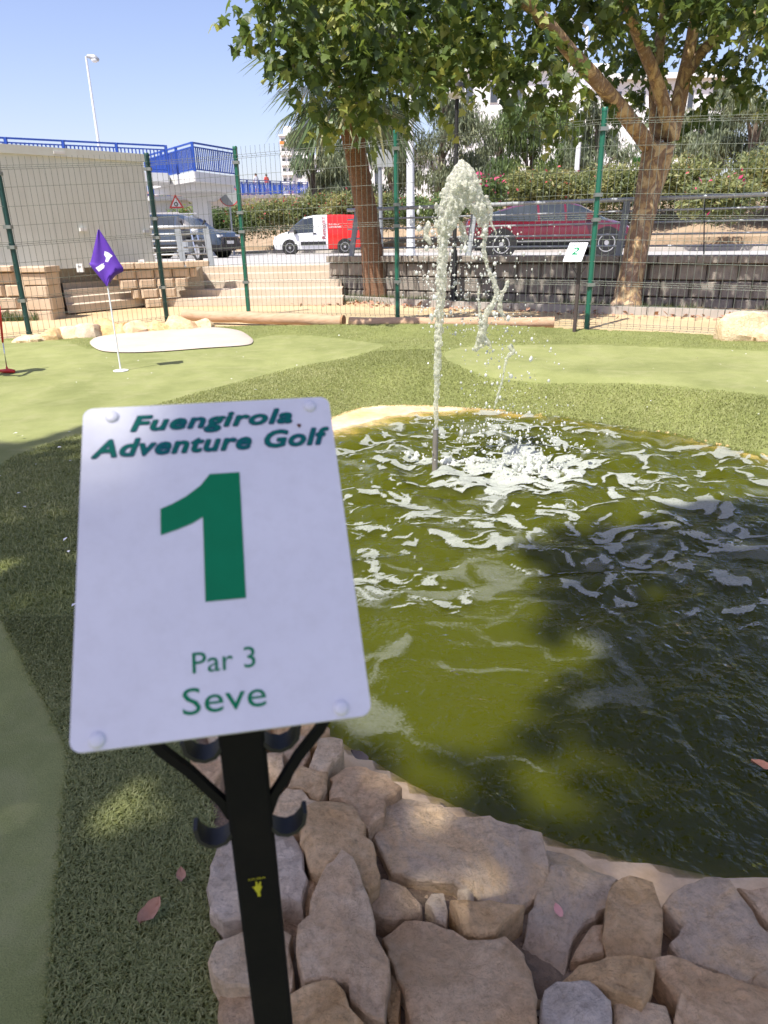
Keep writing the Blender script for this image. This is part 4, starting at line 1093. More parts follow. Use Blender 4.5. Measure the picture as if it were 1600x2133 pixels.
def dens(pts, step=7):
    out = []
    for a, b in zip(pts[:-1], pts[1:]):
        k = max(1, int(math.hypot(b[0] - a[0], b[1] - a[1]) / step))
        for j in range(k): out.append(tuple(p + (q - p) * j / k for p, q in zip(a, b)))
    return out + [pts[-1]]
blob_mesh('jet_column', jitter_blobs(dens(col_pts), 11, 0.8, 0.9, 1.2, 3.0, 0.72), 0.0056, M['jet'], fountain, 0.0045, 3, 3.0)
blob_mesh('jet_head', jitter_blobs(dens(head_pts, 9), 24, 1.1, 1.0, 1.5, 4.5, 0.80), 0.0056, M['jet'], fountain, 0.0065, 3, 2.0)
blob_mesh('jet_spray', jitter_blobs(dens(head_pts, 14), 7, 1.45, 1.0, 1.5, 4.0, 0.3), 0.0065, M['jet'], fountain, 0.003, 1)['kind'] = 'stuff'
FALL = [[(1010, 540, 5), (1018, 562, 5), (1030, 590, 7), (1036, 610, 7), (1028, 632, 8), (1014, 652, 8), (1006, 676, 13), (1004, 700, 15), (998, 716, 10), (990, 727, 5)], [(1058, 588, 5), (1050, 605, 5), (1042, 622, 6), (1040, 640, 7), (1048, 655, 5), (1052, 664, 4)], [(998, 600, 4), (996, 625, 4), (999, 650, 5), (1003, 672, 7)], [(1008, 706, 10), (1018, 715, 7), (1024, 726, 3)],
        [(1064, 724, 7), (1070, 732, 6), (1058, 742, 5), (1052, 760, 4), (1048, 785, 3.5), (1040, 815, 4), (1034, 835, 4), (1030, 850, 3)], [(892, 470, 9), (886, 492, 6), (896, 505, 6)], [(905, 655, 5), (899, 668, 4)], [(960, 470, 8), (972, 492, 5), (968, 512, 3)], [(1012, 415, 8), (1024, 440, 5), (1022, 462, 4), (1034, 486, 3)]]
for f in FALL:
    blob_mesh('falling_water', jitter_blobs(dens(f, 5), 6, 0.95, 1.05, 1.2, 3.2, 0.66), 0.0058, M['jet'], fountain, 0.0035, 1, 1.7)
dv = MB()
def drop(x, y, dy, r, el=1.0): dv.ico(W_(x, y, dy), (r, r, r * el), 1)
for _ in range(1200):
    t = fr.random()
    if t < 0.42: x, y = fr.gauss(985, 50), fr.uniform(470, 700)
    elif t < 0.62: x, y = fr.gauss(905, 24), fr.uniform(430, 660)
    elif t < 0.85: x, y = fr.gauss(1045, 55), fr.uniform(650, 900)
    else: x, y = fr.gauss(1050, 75), fr.uniform(840, 950)
    drop(x, y, fr.gauss(0, 0.14), max(0.0016, fr.lognormvariate(-5.55, 0.5)), fr.uniform(0.9, 1.7))
for _ in range(330):
    drop(fr.gauss(1060, 85), fr.uniform(880, 965), fr.gauss(0, 0.2), max(0.0016, fr.lognormvariate(-5.35, 0.45)), 1.0)
o = dv.build('droplets', M['drop'], fountain, smooth=True, recalc=False); o['kind'] = 'stuff'
for (cx, cy_, rx, ry, hh, n) in ((1095, 975, 90, 26, 0.10, 300), (860, 952, 32, 12, 0.05, 50), (985, 962, 55, 10, 0.03, 60), (1180, 990, 50, 10, 0.03, 50), (930, 965, 40, 10, 0.03, 40)):
    bl = []
    for k in range(n):
        a = fr.uniform(0, 6.283); q = math.sqrt(fr.random())
        p = pz(cx + math.cos(a) * q * rx, cy_ + math.sin(a) * q * ry, 0)
        r = fr.uniform(0.008, 0.024) * (1.3 - q)
        bl.append((Vector((p.x, p.y, 0.0 + hh * (1 - q) * fr.random() ** 1.5)), (r, r, r * fr.uniform(0.8, 2.0))))
    blob_mesh('splash', bl, 0.0085, M['splash'], fountain, 0.005, 1)['kind'] = 'stuff'

# ------------------------------------------------------------------ bunker, hole, flag, logs
bk = xy([(188, 716), (200, 706), (250, 699), (330, 693), (400, 688), (450, 686), (500, 692), (522, 702), (527, 712), (510, 719), (430, 725), (350, 731), (280, 734), (220, 733), (195, 726)], 0.27)
bk = smooth_closed(bk, 5)
c = bk.mean(0); V = []; F = []; n = len(bk)
for k in (1.0, 0.97, 0.75, 0.45, 0.0):
    for p in bk:
        q = c + (p - c) * k; V.append((q[0], q[1], gz(q[0], q[1]) + (0.012 if k == 1.0 else 0.034 - 0.012 * (1 - k))))
for r_ in range(4):
    for i in range(n): F.append((r_ * n + i, r_ * n + (i + 1) % n, (r_ + 1) * n + (i + 1) % n, (r_ + 1) * n + i))
tag(mesh_np('bunker', V, F, M['bunker'], smooth=True), 'pale kidney shaped concrete bunker behind the purple flag', 'bunker')
fp = pz(252, 773, 0.25); fz = gz(fp.x, fp.y)
flag = thing('golf_flag', 'limp purple flag with a white 1 on a white pole', 'flag', (fp.x, fp.y, fz))
ft = py(206, 478, fp.y)
def fpole(y): return py(206 + (252 - 206) * (y - 478) / (773 - 478), y, fp.y)
mb = MB().tube([(fp.x, fp.y, fz), fpole(545)], 0.0075, 10); put(mb.build('pole', M['white_paint'], smooth=True, sharp=50), flag)
MB()
put(MB().lathe([(0.001, 0), (0.014, 0.004), (0.016, 0.02), (0.010, 0.035)], 12, fpole(549) - Vector((0, 0, 0.02))).build('pole_cap', M['white_paint'], smooth=True), flag)
put(MB().lathe([(0.074, 0.003), (0.074, 0.009), (0.060, 0.010), (0.001, 0.010)], 24, (fp.x, fp.y, fz)).build('hole_cup', M['flag_white'], smooth=True, sharp=40), flag)
# cloth: a grid between outline rails, with folds that hang towards the viewer
def cloth(name, left, right, m, nu=14, folds=0.02, off=0.0, ph=0.0):
    V = []; F = []; nv = 16
    L = smooth_open(left, 8); Rr = smooth_open(right, 8)
    for j in range(nv + 1):
        a = L[int(j / nv * (len(L) - 1))]; b = Rr[int(j / nv * (len(Rr) - 1))]
        for i in range(nu + 1):
            t = i / nu
            x, y = a[0] + (b[0] - a[0]) * t, a[1] + (b[1] - a[1]) * t
            d = -folds * math.sin(t * 9.0 + ph + j * 0.08) * (0.3 + j / nv) - 0.06 * math.sin(t * math.pi) * j / nv + off
            V.append(py(x, y, fp.y + d))
    for j in range(nv):
        for i in range(nu): q = j * (nu + 1) + i; F.append((q, q + 1, q + nu + 2, q + nu + 1))
    return mesh_np(name, V, F, m, smooth=True)
put(cloth('cloth', [(204, 478), (197, 510), (189, 545), (187, 551), (205, 575), (222, 596)], [(207, 478), (226, 508), (246, 542), (258, 563), (240, 575), (224, 597)], M['flag'], 14, 0.018), flag)
def patch(name, pts, d):
    P = [py(x, y, fp.y + d) for x, y in pts]
    return mesh_np(name, P, [tuple(range(len(P)))], M['flag_white'])
put(patch('printed_one', [(218, 523), (226, 526), (235, 533), (230, 537), (225, 546), (219, 545), (221, 537), (217, 531)], -0.105), flag)
put(patch('printed_one', [(199, 558), (213, 549), (218, 553), (217, 558), (206, 566)], -0.098), flag)

def log(label, a, b, r, seed):
    a, b = Vector(a), Vector(b); root = thing('log', label, 'log', a)
    n = 14; pts = [a.lerp(b, i / n) + Vector((0, 0, 0.006 * math.sin(i * 1.3 + seed))) for i in range(n + 1)]
    mb = MB().tube(pts, [r * (1 + 0.05 * math.sin(i * 2.1 + seed)) for i in range(n + 1)], 18, False, 0.06, seed)
    o = mb.build('bark', M['log'], smooth=True); put(o, root)
    d = (b - a).normalized()
    for p, s in ((pts[0], -1), (pts[-1], 1)):
        put(MB().tube([p + d * (0.001 * s), p - d * 0.03 * s], r * 0.99, 18, True).build('end_face', M['log_end']), root)
la, lb = pz(382, 672, .26), pz(716, 681, .26)
log('weathered round log lying left of the fountain before the fence', (la.x, la.y + 0.1, 0.36), (lb.x, lb.y + 0.1, 0.33), 0.085, 1.0)
la, lb = pz(728, 683, .26), pz(1158, 687, .26)
log('pale round log lying behind the fountain before the fence', (la.x, la.y + 0.12, 0.32), (lb.x, lb.y + 0.12, 0.34), 0.072, 2.2)

# ------------------------------------------------------------------ ground beyond the course
ZP = 0.235
_op = [tuple(p) for p in OUTER[:14]]
_fr = [(-40, 7.0)] + [(p[0], p[1] - 0.12) for p in _op if -8.5 < p[0] < 9] + [(40, -6.0)]
struct(mesh_np('sand_paving', [(x, y, ZP) for x, y in _fr] + [(x, 19, ZP) for x, y in _fr], [(i, i + 1, len(_fr) + i + 1, len(_fr) + i) for i in range(len(_fr) - 1)], M['sand']))
struct(mesh_np('ground', [(-700, -60, -1.5), (700, -60, -1.5), (700, 1500, -1.5), (-700, 1500, -1.5)], [(0, 1, 2, 3)], M['bank_soil']))
WA, WB = Vector((-0.95, 16.0, 0)), Vector((6.3, 11.75, 0))    # the grey block wall's face
WD = (WB - WA).normalized(); WN = Vector((WD.y, -WD.x, 0))     # towards the viewer
if WN.y > 0: WN = -WN
def zroad(y): return 0.88 - (y - 17) * 0.0125
front = [(-60, 17.3), (-4.0, 17.25), (-1.0, 17.2), tuple((WA - WN * 0.18)[:2]), tuple((WA.lerp(WB, 0.5) - WN * 0.18)[:2]), tuple((WB - WN * 0.18)[:2]), (24, 1.4)]
BANK = [(-60, 75), (-25, 58), (-10, 47.5), (-3, 43), (3, 36), (8, 28.5), (30, 13)]
struct(mesh_np('road', [(x, y, zroad(max(y, 14))) for x, y in front] + [(x, y, zroad(y)) for x, y in BANK], [(i, i + 1, 8 + i, 7 + i) for i in range(6)], M['road']))
bc = smooth_open(BANK, 6)
bn = []
for i in range(len(bc)):
    d = bc[min(i + 1, len(bc) - 1)] - bc[max(i - 1, 0)]; d /= np.hypot(*d); bn.append(np.array([-d[1], d[0]]) if -d[1] * 0 + d[0] > 0 else np.array([d[1], -d[0]]))
def strip_mesh(name, offs, m, wob=0.0):
    V = []; F = []; k = len(offs)
    for i, (p, nrm) in enumerate(zip(bc, bn)):
        for (o_, z_) in offs:
            q = p + nrm * o_
            zz = zroad(p[1]) + z_ + (wob * noise.noise(Vector((q[0] * 0.5, q[1] * 0.5, 0))) if o_ > 2.6 else 0)
            V.append((q[0], q[1], zz))
    for i in range(len(bc) - 1):
        for j in range(k - 1): F.append((i * k + j, (i + 1) * k + j, (i + 1) * k + j + 1, i * k + j + 1))
    return mesh_np(name, V, F, m, smooth=True, sharp=30)
struct(strip_mesh('kerb', [(-0.12, 0.004), (-0.12, 0.13), (0.05, 0.135)], M['kerb']))
struct(strip_mesh('pavement', [(0.03, 0.131), (2.2, 0.16)], M['pavement']))
struct(strip_mesh('bank', [(2.18, 0.05), (2.2, 0.42), (2.5, 0.45), (4.5, 0.95), (8, 2.0), (12, 2.5), (25, 2.7), (200, 2.7)], M['bank_soil'], 0.3))

# ------------------------------------------------------------------ block walls, steps, cabin
BLK = {}
def wall_block(w_, h_, d_, m, bevel=0.02, tap=0.05):
    k = (round(w_, 3), round(h_, 3), round(d_, 3), m.name)
    if k not in BLK:
        x, z = w_ / 2, h_
        # front is -y: slightly narrower, bulging; lower corners cut back
        V = [(-x, 0, 0), (x, 0, 0), (x, 0, z), (-x, 0, z), (-x, -d_ + tap, 0.0), (x, -d_ + tap, 0.0), (x, -d_ + tap, z), (-x, -d_ + tap, z),
             (-x + tap, -d_, bevel), (x - tap, -d_, bevel), (x - tap, -d_, z - bevel), (-x + tap, -d_, z - bevel)]
        F = [(0, 3, 2, 1), (0, 1, 5, 4), (3, 7, 6, 2), (0, 4, 7, 3), (1, 2, 6, 5), (4, 5, 9, 8), (5, 6, 10, 9), (6, 7, 11, 10), (7, 4, 8, 11), (8, 9, 10, 11)]
        me = bpy.data.meshes.new('block'); me.from_pydata(V, [], F); me.update(); me.materials.append(m); BLK[k] = me
    return BLK[k]
def block_wall(root, A, D, rows, m, bw=0.42, depth=0.26, seed=1, mort=True, N=None):
    """rows: (z0, height, u0, u1, setback)"""
    r = random.Random(seed)
    N = Vector((D.y, -D.x, 0)) if N is None else N
    if N.y > 0: N = -N
    ang = math.atan2(D.y, D.x)
    for k, (z0, h_, u0, u1, sb) in enumerate(rows):
        u = u0 - (bw / 2 if k % 2 else 0)
        while u < u1 - 0.05:
            a, b = max(u, u0), min(u + bw, u1)
            if b - a > 0.06:
                wq = max(0.1, round((b - a) / 0.02) * 0.02) - 0.012
                o = bpy.data.objects.new('block', wall_block(wq, h_ - 0.010, depth, m)); COL.objects.link(o)
                p = A + D * ((a + b) / 2) - N * (sb + r.uniform(-0.012, 0.012))
                o.location = (p.x, p.y, z0 + r.uniform(-0.002, 0.002)); o.rotation_euler = (0, 0, ang + r.uniform(-0.02, 0.02)); o.parent = root
            u += bw
gw = thing('block_wall', 'shaded grey concrete block retaining wall right of the palm, with railing posts', 'wall')
Lw = (WB - WA).length + 5.0
rows = [(0.17 + 0.267 * k, 0.267, 0, Lw, 0.015 * k) for k in range(3)]
AW = WA - WN * 0.0
block_wall(gw, AW, WD, rows, M['block_grey'], 0.46, 0.28, 3)
u = 0.0; k = 0
while u < Lw:
    o = bpy.data.objects.new('cap_block', wall_block(0.588, 0.12, 0.36, M['block_grey'], 0.012, 0.02)); COL.objects.link(o)
    p = AW + WD * (u + 0.3) - WN * 0.02; o.location = (p.x, p.y, 0.972); o.rotation_euler = (0, 0, math.atan2(WD.y, WD.x)); o.parent = gw; u += 0.6
MB().box(AW + WD * (Lw / 2) - WN * 0.12 + Vector((0, 0, 0.5)), (Lw - 0.1, 0.2, 0.9), Matrix.Rotation(math.atan2(WD.y, WD.x), 3, 'Z')).build('wall_core', M['soil'], gw)
# planted strip at its foot
st = []
for t in (0.0, 0.25, 0.5, 0.75, 1.0):
    a = WA + WD * (Lw * t); st.append(((a.x, a.y, 0.30), (a + WN * (1.25 if t > 0.1 else 0.7))))
V = []; 
for a, b in st: V += [(a[0], a[1], 0.30), (b.x, b.y, 0.262)]
struct(mesh_np('planting_strip', V, [(2 * i, 2 * i + 1, 2 * i + 3, 2 * i + 2) for i in range(4)], M['soil']))
kb = thing('strip_kerb', 'low concrete edging along the planted strip behind the fence', 'kerb')
for i in range(4):
    a, b = Vector(st[i][1]), Vector(st[i + 1][1]); n_ = max(1, int((b - a).length / 1.0))
    for j in range(n_):
        p, q = a.lerp(b, j / n_), a.lerp(b, (j + 1) / n_); dd = (q - p).normalized() * 0.006
        MB().bar((p + dd) + Vector((0, 0, 0.29 - p.z)), (q - dd) + Vector((0, 0, 0.29 - q.z)), 0.09, 0.13, (0, 0, 1)).build('kerb_stone', M['kerb'], kb)
def grass_patch(name, label, P, zs, L):
    N = len(P); yaw = rng.uniform(0, 6.283, N); 
    R = rot_mats(N, np.abs(rng.normal(0.9, 0.35, N)))
    tv = np.array([(-0.06, 0, 0), (0.06, 0, 0), (0.0, 0.3, 1.0)]); tf = np.array([(0, 1, 2)])
    o = cloud(name, tv, tf, np.column_stack([P, zs]), rot_mats(N, 0.35), L * rng.uniform(0.5, 1.3, N), M['grass'])
    return tag(o, label, 'grass', kind='stuff')
uu = rng.uniform(0.1, Lw * 0.8, 9000); vv = rng.uniform(0.0, 1.1, 9000)
keepg = vnoise(np.column_stack([uu, vv]), 1.3, 6.0, 3) + 0.15 * (uu < 2.4) > 0.47
P = np.array([(WA + WD * a + WN * b)[:2] for a, b in zip(uu[keepg], vv[keepg])])
grass_patch('weedy_grass', 'dry weedy grass at the foot of the grey wall', P, np.full(len(P), 0.27), 0.11)
# railing on the wall
def railing(label, A, D, u0, u1, posts, z0, h, lean=0.0, N=None, stays=()):
    root = thing('guard_railing', label, 'railing', A + D * u0)
    N = Vector((D.y, -D.x, 0)) if N is None else N
    if N.y > 0: N = -N
    def q(u, t): return A + D * u + N * (lean * t - 0.06) + Vector((0, 0, z0 + t))
    for pu in posts:
        put(MB().bar(q(pu, -0.10) + N * 0.30, q(pu, h) , 0.11, 0.03, N).build('post', M['grey_post']), root)
    put(MB().tube([q(u0, h), q((u0 + u1) / 2, h), q(u1, h)], 0.035, 10).build('top_rail', M['galv'], smooth=True), root)
    for t in (0.2, 0.4, 0.6, 0.8):
        put(MB().tube([q(u0, h * t), q(u1, h * t)], 0.016, 8).build('rail', M['galv'], smooth=True), root)
    for su in stays:
        put(MB().tube([q(su - 0.12, h), q(su, 0.05) + N * 0.1], 0.009, 6).build('stay', M['black_trim']), root)
    return root
def u_at(px, pyy): p = pv(px, pyy, AW, AW + WD); return (p - AW).dot(WD)
railing('grey tubular guard railing on top of the grey block wall', AW, WD, u_at(722, 500), Lw, [u_at(742, 500), u_at(985, 500), u_at(1298, 490)], 1.05, 0.92, -0.02, WN, (u_at(918, 500), u_at(1468, 520)))

# left flight of steps, pier, walls
ST_L = [(145, 636), (141, 620), (138, 604), (135, 590), (132, 574), (128, 560)]
ST_R = [(330, 619), (297, 609), (272, 601), (247, 586), (222, 573), (200, 557)]
ZS = [0.40, 0.51, 0.625, 0.73, 0.855, 0.976]
SD = (pz(*ST_R[0], ZS[0]) - pz(*ST_L[0], ZS[0])).normalized()
sf = thing('stone_steps', 'narrow tan stone steps beside the purple flag', 'steps')
for k in range(6):
    a = pz(*ST_L[k], ZS[k]); b = pv(ST_R[k][0], ST_R[k][1], a, a + SD); b.z = ZS[k]
    bk_ = Vector((-0.43, 0.9, 0)) * (0.45 if k < 5 else 1.6); d = (b - a).normalized()
    poly = [a - d * 0.05, b, b + bk_, a - d * 0.05 + bk_]
    MB().prism([Vector((p.x, p.y, 0)) for p in poly], (0, 0, ZS[k] - 0.14), (0, 0, ZS[k])).build('step', M['step_stone'], sf)
s0 = pz(148, 652, .28)
# pier left of the steps and the wall running left from it
pier = thing('block_wall', 'sunlit tan block wall and pier left of the narrow steps', 'wall')
pa = Vector((-5.95, 12.80, 0)); pd = Vector((1, 0.12, 0)).normalized()
LWL = 8.0
A0 = pa - pd * LWL
rows = [(0.22 + 0.2 * k, 0.2, 0, LWL, 0.02 * k) for k in range(4)]
block_wall(pier, A0, pd, rows, M['block_tan'], 0.40, 0.26, 5)
for k in range(4):
    h_ = 0.2; b = wall_block(0.46, h_ - 0.008, 0.42, M['block_tan'], 0.012, 0.03)
    o = bpy.data.objects.new('pier_block', b); COL.objects.link(o); p = pa + pd * 0.22; o.location = (p.x, p.y + 0.06, 0.20 + 0.2 * k); o.rotation_euler = (0, 0, -0.12 + 0.06 * (k % 2)); o.parent = pier
o = bpy.data.objects.new('cap_block', wall_block(0.52, 0.09, 0.48, M['block_tan'], 0.012, 0.02)); COL.objects.link(o); p = pa + pd * 0.22; o.location = (p.x, p.y + 0.08, 1.003); o.rotation_euler = (0, 0, -0.08); o.parent = pier
u = 0.0
while u < LWL - 0.3:
    o = bpy.data.objects.new('cap_block', wall_block(0.588, 0.09, 0.34, M['block_tan'], 0.012, 0.02)); COL.objects.link(o)
    p = A0 + pd * (u + 0.3) + Vector((0, 0.06, 0)); o.location = (p.x, p.y, 1.022); o.rotation_euler = (0, 0, math.atan2(pd.y, pd.x)); o.parent = pier; u += 0.6
# wall between the two flights
W2A, W2B = Vector((-5.5, 14.15, 0)), Vector((-3.35, 15.1, 0)); W2D = (W2B - W2A).normalized()
mid = thing('block_wall', 'stepped tan block wall between the narrow and the broad steps', 'wall')
def u2(px, pyy): p = pv(px, pyy, W2A, W2B); return (p - W2A).dot(W2D)
rr_ = []
for k, (l, r_) in enumerate([(300, 345), (272, 372), (247, 388), (222, 408)]):
    yy = 630 - 22 * k
    rr_.append((0.24 + 0.18 * k, 0.18, u2(l, yy), u2(r_, yy), 0.02 * k))
block_wall(mid, W2A, W2D, rr_, M['block_tan'], 0.34, 0.26, 8)
u = u2(222, 552)
while u < u2(430, 552):
    o = bpy.data.objects.new('cap_block', wall_block(0.46, 0.11, 0.34, M['block_tan'], 0.012, 0.02)); COL.objects.link(o)
    p = W2A + W2D * (u + 0.24) + Vector((-0.03, 0.08, 0)); o.location = (p.x, p.y, 0.962); o.rotation_euler = (0, 0, math.atan2(W2D.y, W2D.x)); o.parent = mid; u += 0.47
railing('pale tubular guard railing on the wall between the two flights of steps', W2A + Vector((0, 0, 0)), W2D, u2(318, 510), u2(437, 540), [u2(378, 545), u2(436, 545)], 1.07, 0.62, 0.0, None)
# broad flight
bf = thing('broad_steps', 'broad pale concrete steps leading up to the road', 'steps')
for k in range(5):
    t = k / 5.0; z = 0.255 + (k + 1) * 0.125
    a = Vector((-4.55, 14.62, 0)).lerp(Vector((-4.2, 17.2, 0)), t); b = Vector((-0.72, 14.2, 0)).lerp(Vector((-0.9, 17.2, 0)), t)
    MB().prism([a, b, Vector((b.x, b.y + 0.9, 0)), Vector((a.x, a.y + 0.9, 0))], (0, 0, z - 0.14), (0, 0, z)).build('step', M['step_stone'], bf)
# terrace behind the left wall
tr_ = [(-30, 12.9), (-5.75, 12.95), (-6.15, 14.5), (-5.7, 15.3), (-4.3, 15.15), (-3.6, 15.3), (-4.2, 17.3), (-30, 17.3)]
struct(MB().prism([Vector((x, y, 0)) for x, y in tr_], (0, 0, 0.1), (0, 0, 1.0)).build('terrace', M['pavement']))
# cabin of grey-white panels
ca, cb = py(0, 555, 13.2), py(325, 548, 15.5)
ctl, ctr = py(0, 290, 13.2), py(300, 325, 15.5)
cd = Vector((cb.x - ca.x, cb.y - ca.y, 0)).normalized(); cn = Vector((-cd.y, cd.x, 0))
cR = Vector((cb.x, cb.y, 0)); cL = cR - cd * 9.0
cab = thing('cabin', 'long grey-white panel cabin standing on the block wall at left', 'cabin', (cR.x, cR.y, 1.0))
zt = (ctl.z + ctr.z) / 2
npan = 9
for i in range(npan):
    a = cL + cd * (9.0 * i / npan + 0.002); b = cL + cd * (9.0 * (i + 1) / npan - 0.002)
    put(MB().prism([a, b, b + cn * 0.06, a + cn * 0.06], (0, 0, 1.0), (0, 0, zt - 0.14)).build('wall_panel', M['cabin']), cab)
put(MB().prism([cR + cn * 0.061, cR + cn * 3.4, cR + cn * 3.4 - cd * 0.06, cR + cn * 0.061 - cd * 0.06], (0, 0, 1.0), (0, 0, zt - 0.141)).build('end_panel', M['cabin']), cab)
e0 = cL - cn * 0.04; e1 = cR - cn * 0.04 + cd * 0.03
put(MB().prism([e0, e1, e1 + cn * 3.5, e0 + cn * 3.5], (0, 0, zt - 0.139), (0, 0, zt)).build('roof_edge', M['cabin']), cab)
for px_, py_, w_, h_, mm in ((172, 478, 0.13, 0.06, 'shed_white'), (303, 482, 0.11, 0.05, 'galv'), (121, 318, 0.2, 0.05, 'shed_white')):
    p = pv(px_, py_, cL, cR)
    put(MB().box(p - cn * 0.025, (w_, 0.05, h_), Matrix.Rotation(math.atan2(cd.y, cd.x), 3, 'Z')).build('bracket', M[mm]), cab)
for (px_, py_, lab) in ((176, 549, 'white electrical box at the top of the narrow steps'), (303, 546, 'small white switch box on the wall right of the flag')):
    p = pz(px_, py_ + 8, 1.03) if px_ == 176 else pv(px_, py_ + 2, W2A, W2B)
    bx = thing('switch_box', lab, 'box', p)
    put(MB().box(Vector(p) + Vector((0, -0.20, 0.0)), (0.11, 0.06, 0.14)).build('housing', M['shed_white']), bx)
    put(MB().box(Vector(p) + Vector((0, -0.234, 0.03)), (0.05, 0.008, 0.02)).build('lid', M['galv']), bx)
uu = rng.uniform(0, 1, 1400)
P = np.column_stack([-8.2 + 2.4 * uu, 12.45 + 0.28 * uu - rng.uniform(0.0, 0.35, 1400)])
grass_patch('wall_foot_grass', 'green grass tuft at the foot of the left block wall', P, np.full(len(P), 0.235), 0.16)

# ------------------------------------------------------------------ mesh fence
FP = [(-7.6, 8.1, 2.55), (-4.93, 10.23, 0), (-3.46, 11.89, 0), (-2.22, 12.40, 0), (0.27, 11.48, 0), (2.83, 9.99, 0), (5.45, 8.35, 2.5), (8.2, 6.6, 2.5)]
tops = {1: None, 2: (305, 322), 3: (487, 308), 4: (827, 275), 5: (1257, 228)}
fence = thing('mesh_fence', 'green welded wire mesh fence round the golf course', 'fence', (0.27, 11.48, 0.25))
HT = []
for i, (x, y, h) in enumerate(FP):
    if tops.get(i): h = py(*tops[i], y).z - 0.2
    elif not h: h = 2.3
    HT.append(h)
PB_ = [Vector((x, y, 0.2)) for x, y, _ in FP]
for i, p in enumerate(PB_):
    if i in (0, 7): pass
    mb = MB().tube([p - Vector((0, 0, 0.1)), p + Vector((0, 0, HT[i]))], 0.036, 14)
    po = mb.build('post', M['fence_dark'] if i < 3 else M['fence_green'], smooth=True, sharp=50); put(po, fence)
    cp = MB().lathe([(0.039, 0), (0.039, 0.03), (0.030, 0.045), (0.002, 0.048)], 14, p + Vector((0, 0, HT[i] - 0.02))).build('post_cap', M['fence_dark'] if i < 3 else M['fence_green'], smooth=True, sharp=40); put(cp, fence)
    for f in (0.23, 0.53, 0.64, 0.92):
        c_ = MB().box(p + Vector((0, -0.012, HT[i] * f)), (0.10, 0.085, 0.045)).build('clamp', M['clamp']); put(c_, fence)
def panel(a, b, ha, hb):
    D = (b - a); L = D.length; d = D / L; n = Vector((d.y, -d.x, 0))
    if n.y > 0: n = -n
    mb = MB(); rw = 0.0024
    nv = int(round(L / 0.086))
    bends = (0.015, 0.22, 0.53, 0.945); bd = 0.035; bh = 0.05
    prof = [(0.0, 0)]
    for f in bends: prof += [(f - bh / 2 / 2.4, 0), (f, 1), (f + bh / 2 / 2.4, 0)]
    prof += [(1.0, 0)]; prof = [(max(0, f), q) for f, q in prof]
    for i in range(nv + 1):
        u = 0.04 + (L - 0.08) * i / nv; h = ha + (hb - ha) * u / L - 0.05
        base = a + d * u + n * 0.03
        pts = [base + Vector((0, 0, 0.06 + f * h)) - n * (bd * q) for f, q in prof]
        V = []; F = []
        for k, p in enumerate(pts):
            V += [p + d * rw * 1.2, p + n * rw * 1.2 - d * rw * 0.7, p - n * rw * 1.2 - d * rw * 0.7]
        for k in range(len(pts) - 1):
            for q in range(3): F.append((3 * k + q, 3 * k + (q + 1) % 3, 3 * k + 3 + (q + 1) % 3, 3 * k + 3 + q))
        mb.add(V, F)
    hs = []
    for f in bends: hs += [(f - bh / 2 / 2.4, 0), (f + bh / 2 / 2.4, 0)] + [(f, 1)]
    for lo, hi, n_ in ((0.22, 0.53, 3), (0.53, 0.945, 4), (0.015, 0.22, 2)):
        for j in range(1, n_): hs.append((lo + (hi - lo) * j / n_, 0))
    for f, q in hs:
        f = max(f, 0.005)
        p = a + d * 0.02 + n * 0.034 + Vector((0, 0, 0.06 + f * (ha - 0.05))) - n * (bd * q); r_ = b - d * 0.02 + n * 0.034 + Vector((0, 0, 0.06 + f * (hb - 0.05))) - n * (bd * q)
        mb.tube([p, r_], rw * 1.15, 4, False)
    o = mb.build('wire_panel', M['wire'], recalc=False)
    put(o, fence)
for i in range(len(PB_) - 1): panel(PB_[i], PB_[i + 1], HT[i], HT[i + 1])
# ------------------------------------------------------------------ plane tree with hanging leaves
def hanging_leaves(clusters, seed, dens_, leaf=(0.11, 0.19), droop=0.55):
    r = random.Random(seed); pos = []; dirs = []; size = []
    for c, rad in clusters:
        ntw = int(dens_ * rad[0] * (rad[0] + rad[2]) * 0.5 * 30)
        for _ in range(ntw):
            while True:
                p = Vector((r.uniform(-1, 1), r.uniform(-1, 1), r.uniform(-1, 1)))
                if 0.12 < p.length < 1: break
            p = p.normalized() * (p.length ** 0.55)
            b = Vector(c) + Vector((p.x * rad[0], p.y * rad[1], p.z * rad[2]))
            az = r.uniform(0, 6.283); d = Vector((math.cos(az), math.sin(az), -droop * r.uniform(0.2, 2.0))).normalized()
            n = r.randint(4, 8)
            for k in range(n):
                q = b + d * (0.06 * k)
                d = (d + Vector((0, 0, -0.09)) + Vector((r.uniform(-1, 1), r.uniform(-1, 1), r.uniform(-1, 1))) * 0.12).normalized()
                la = r.uniform(0, 6.283); ld = (d * 0.5 + Vector((math.cos(la), math.sin(la), -0.55 + r.uniform(-0.5, 0.5)))).normalized()
                pos.append(q); dirs.append(ld); size.append(r.uniform(*leaf))
    return pos, dirs, size
def leaf_rots(dirs, seed):
    g = np.random.default_rng(seed); N = len(dirs)
    Y = np.array([tuple(d) for d in dirs]); up = np.tile([0, 0, 1.0], (N, 1)) + g.normal(0, 0.55, (N, 3))
    X = np.cross(Y, up); X /= np.linalg.norm(X, axis=1, keepdims=True) + 1e-9
    Z = np.cross(X, Y)
    return np.stack([X, Y, Z], -1)
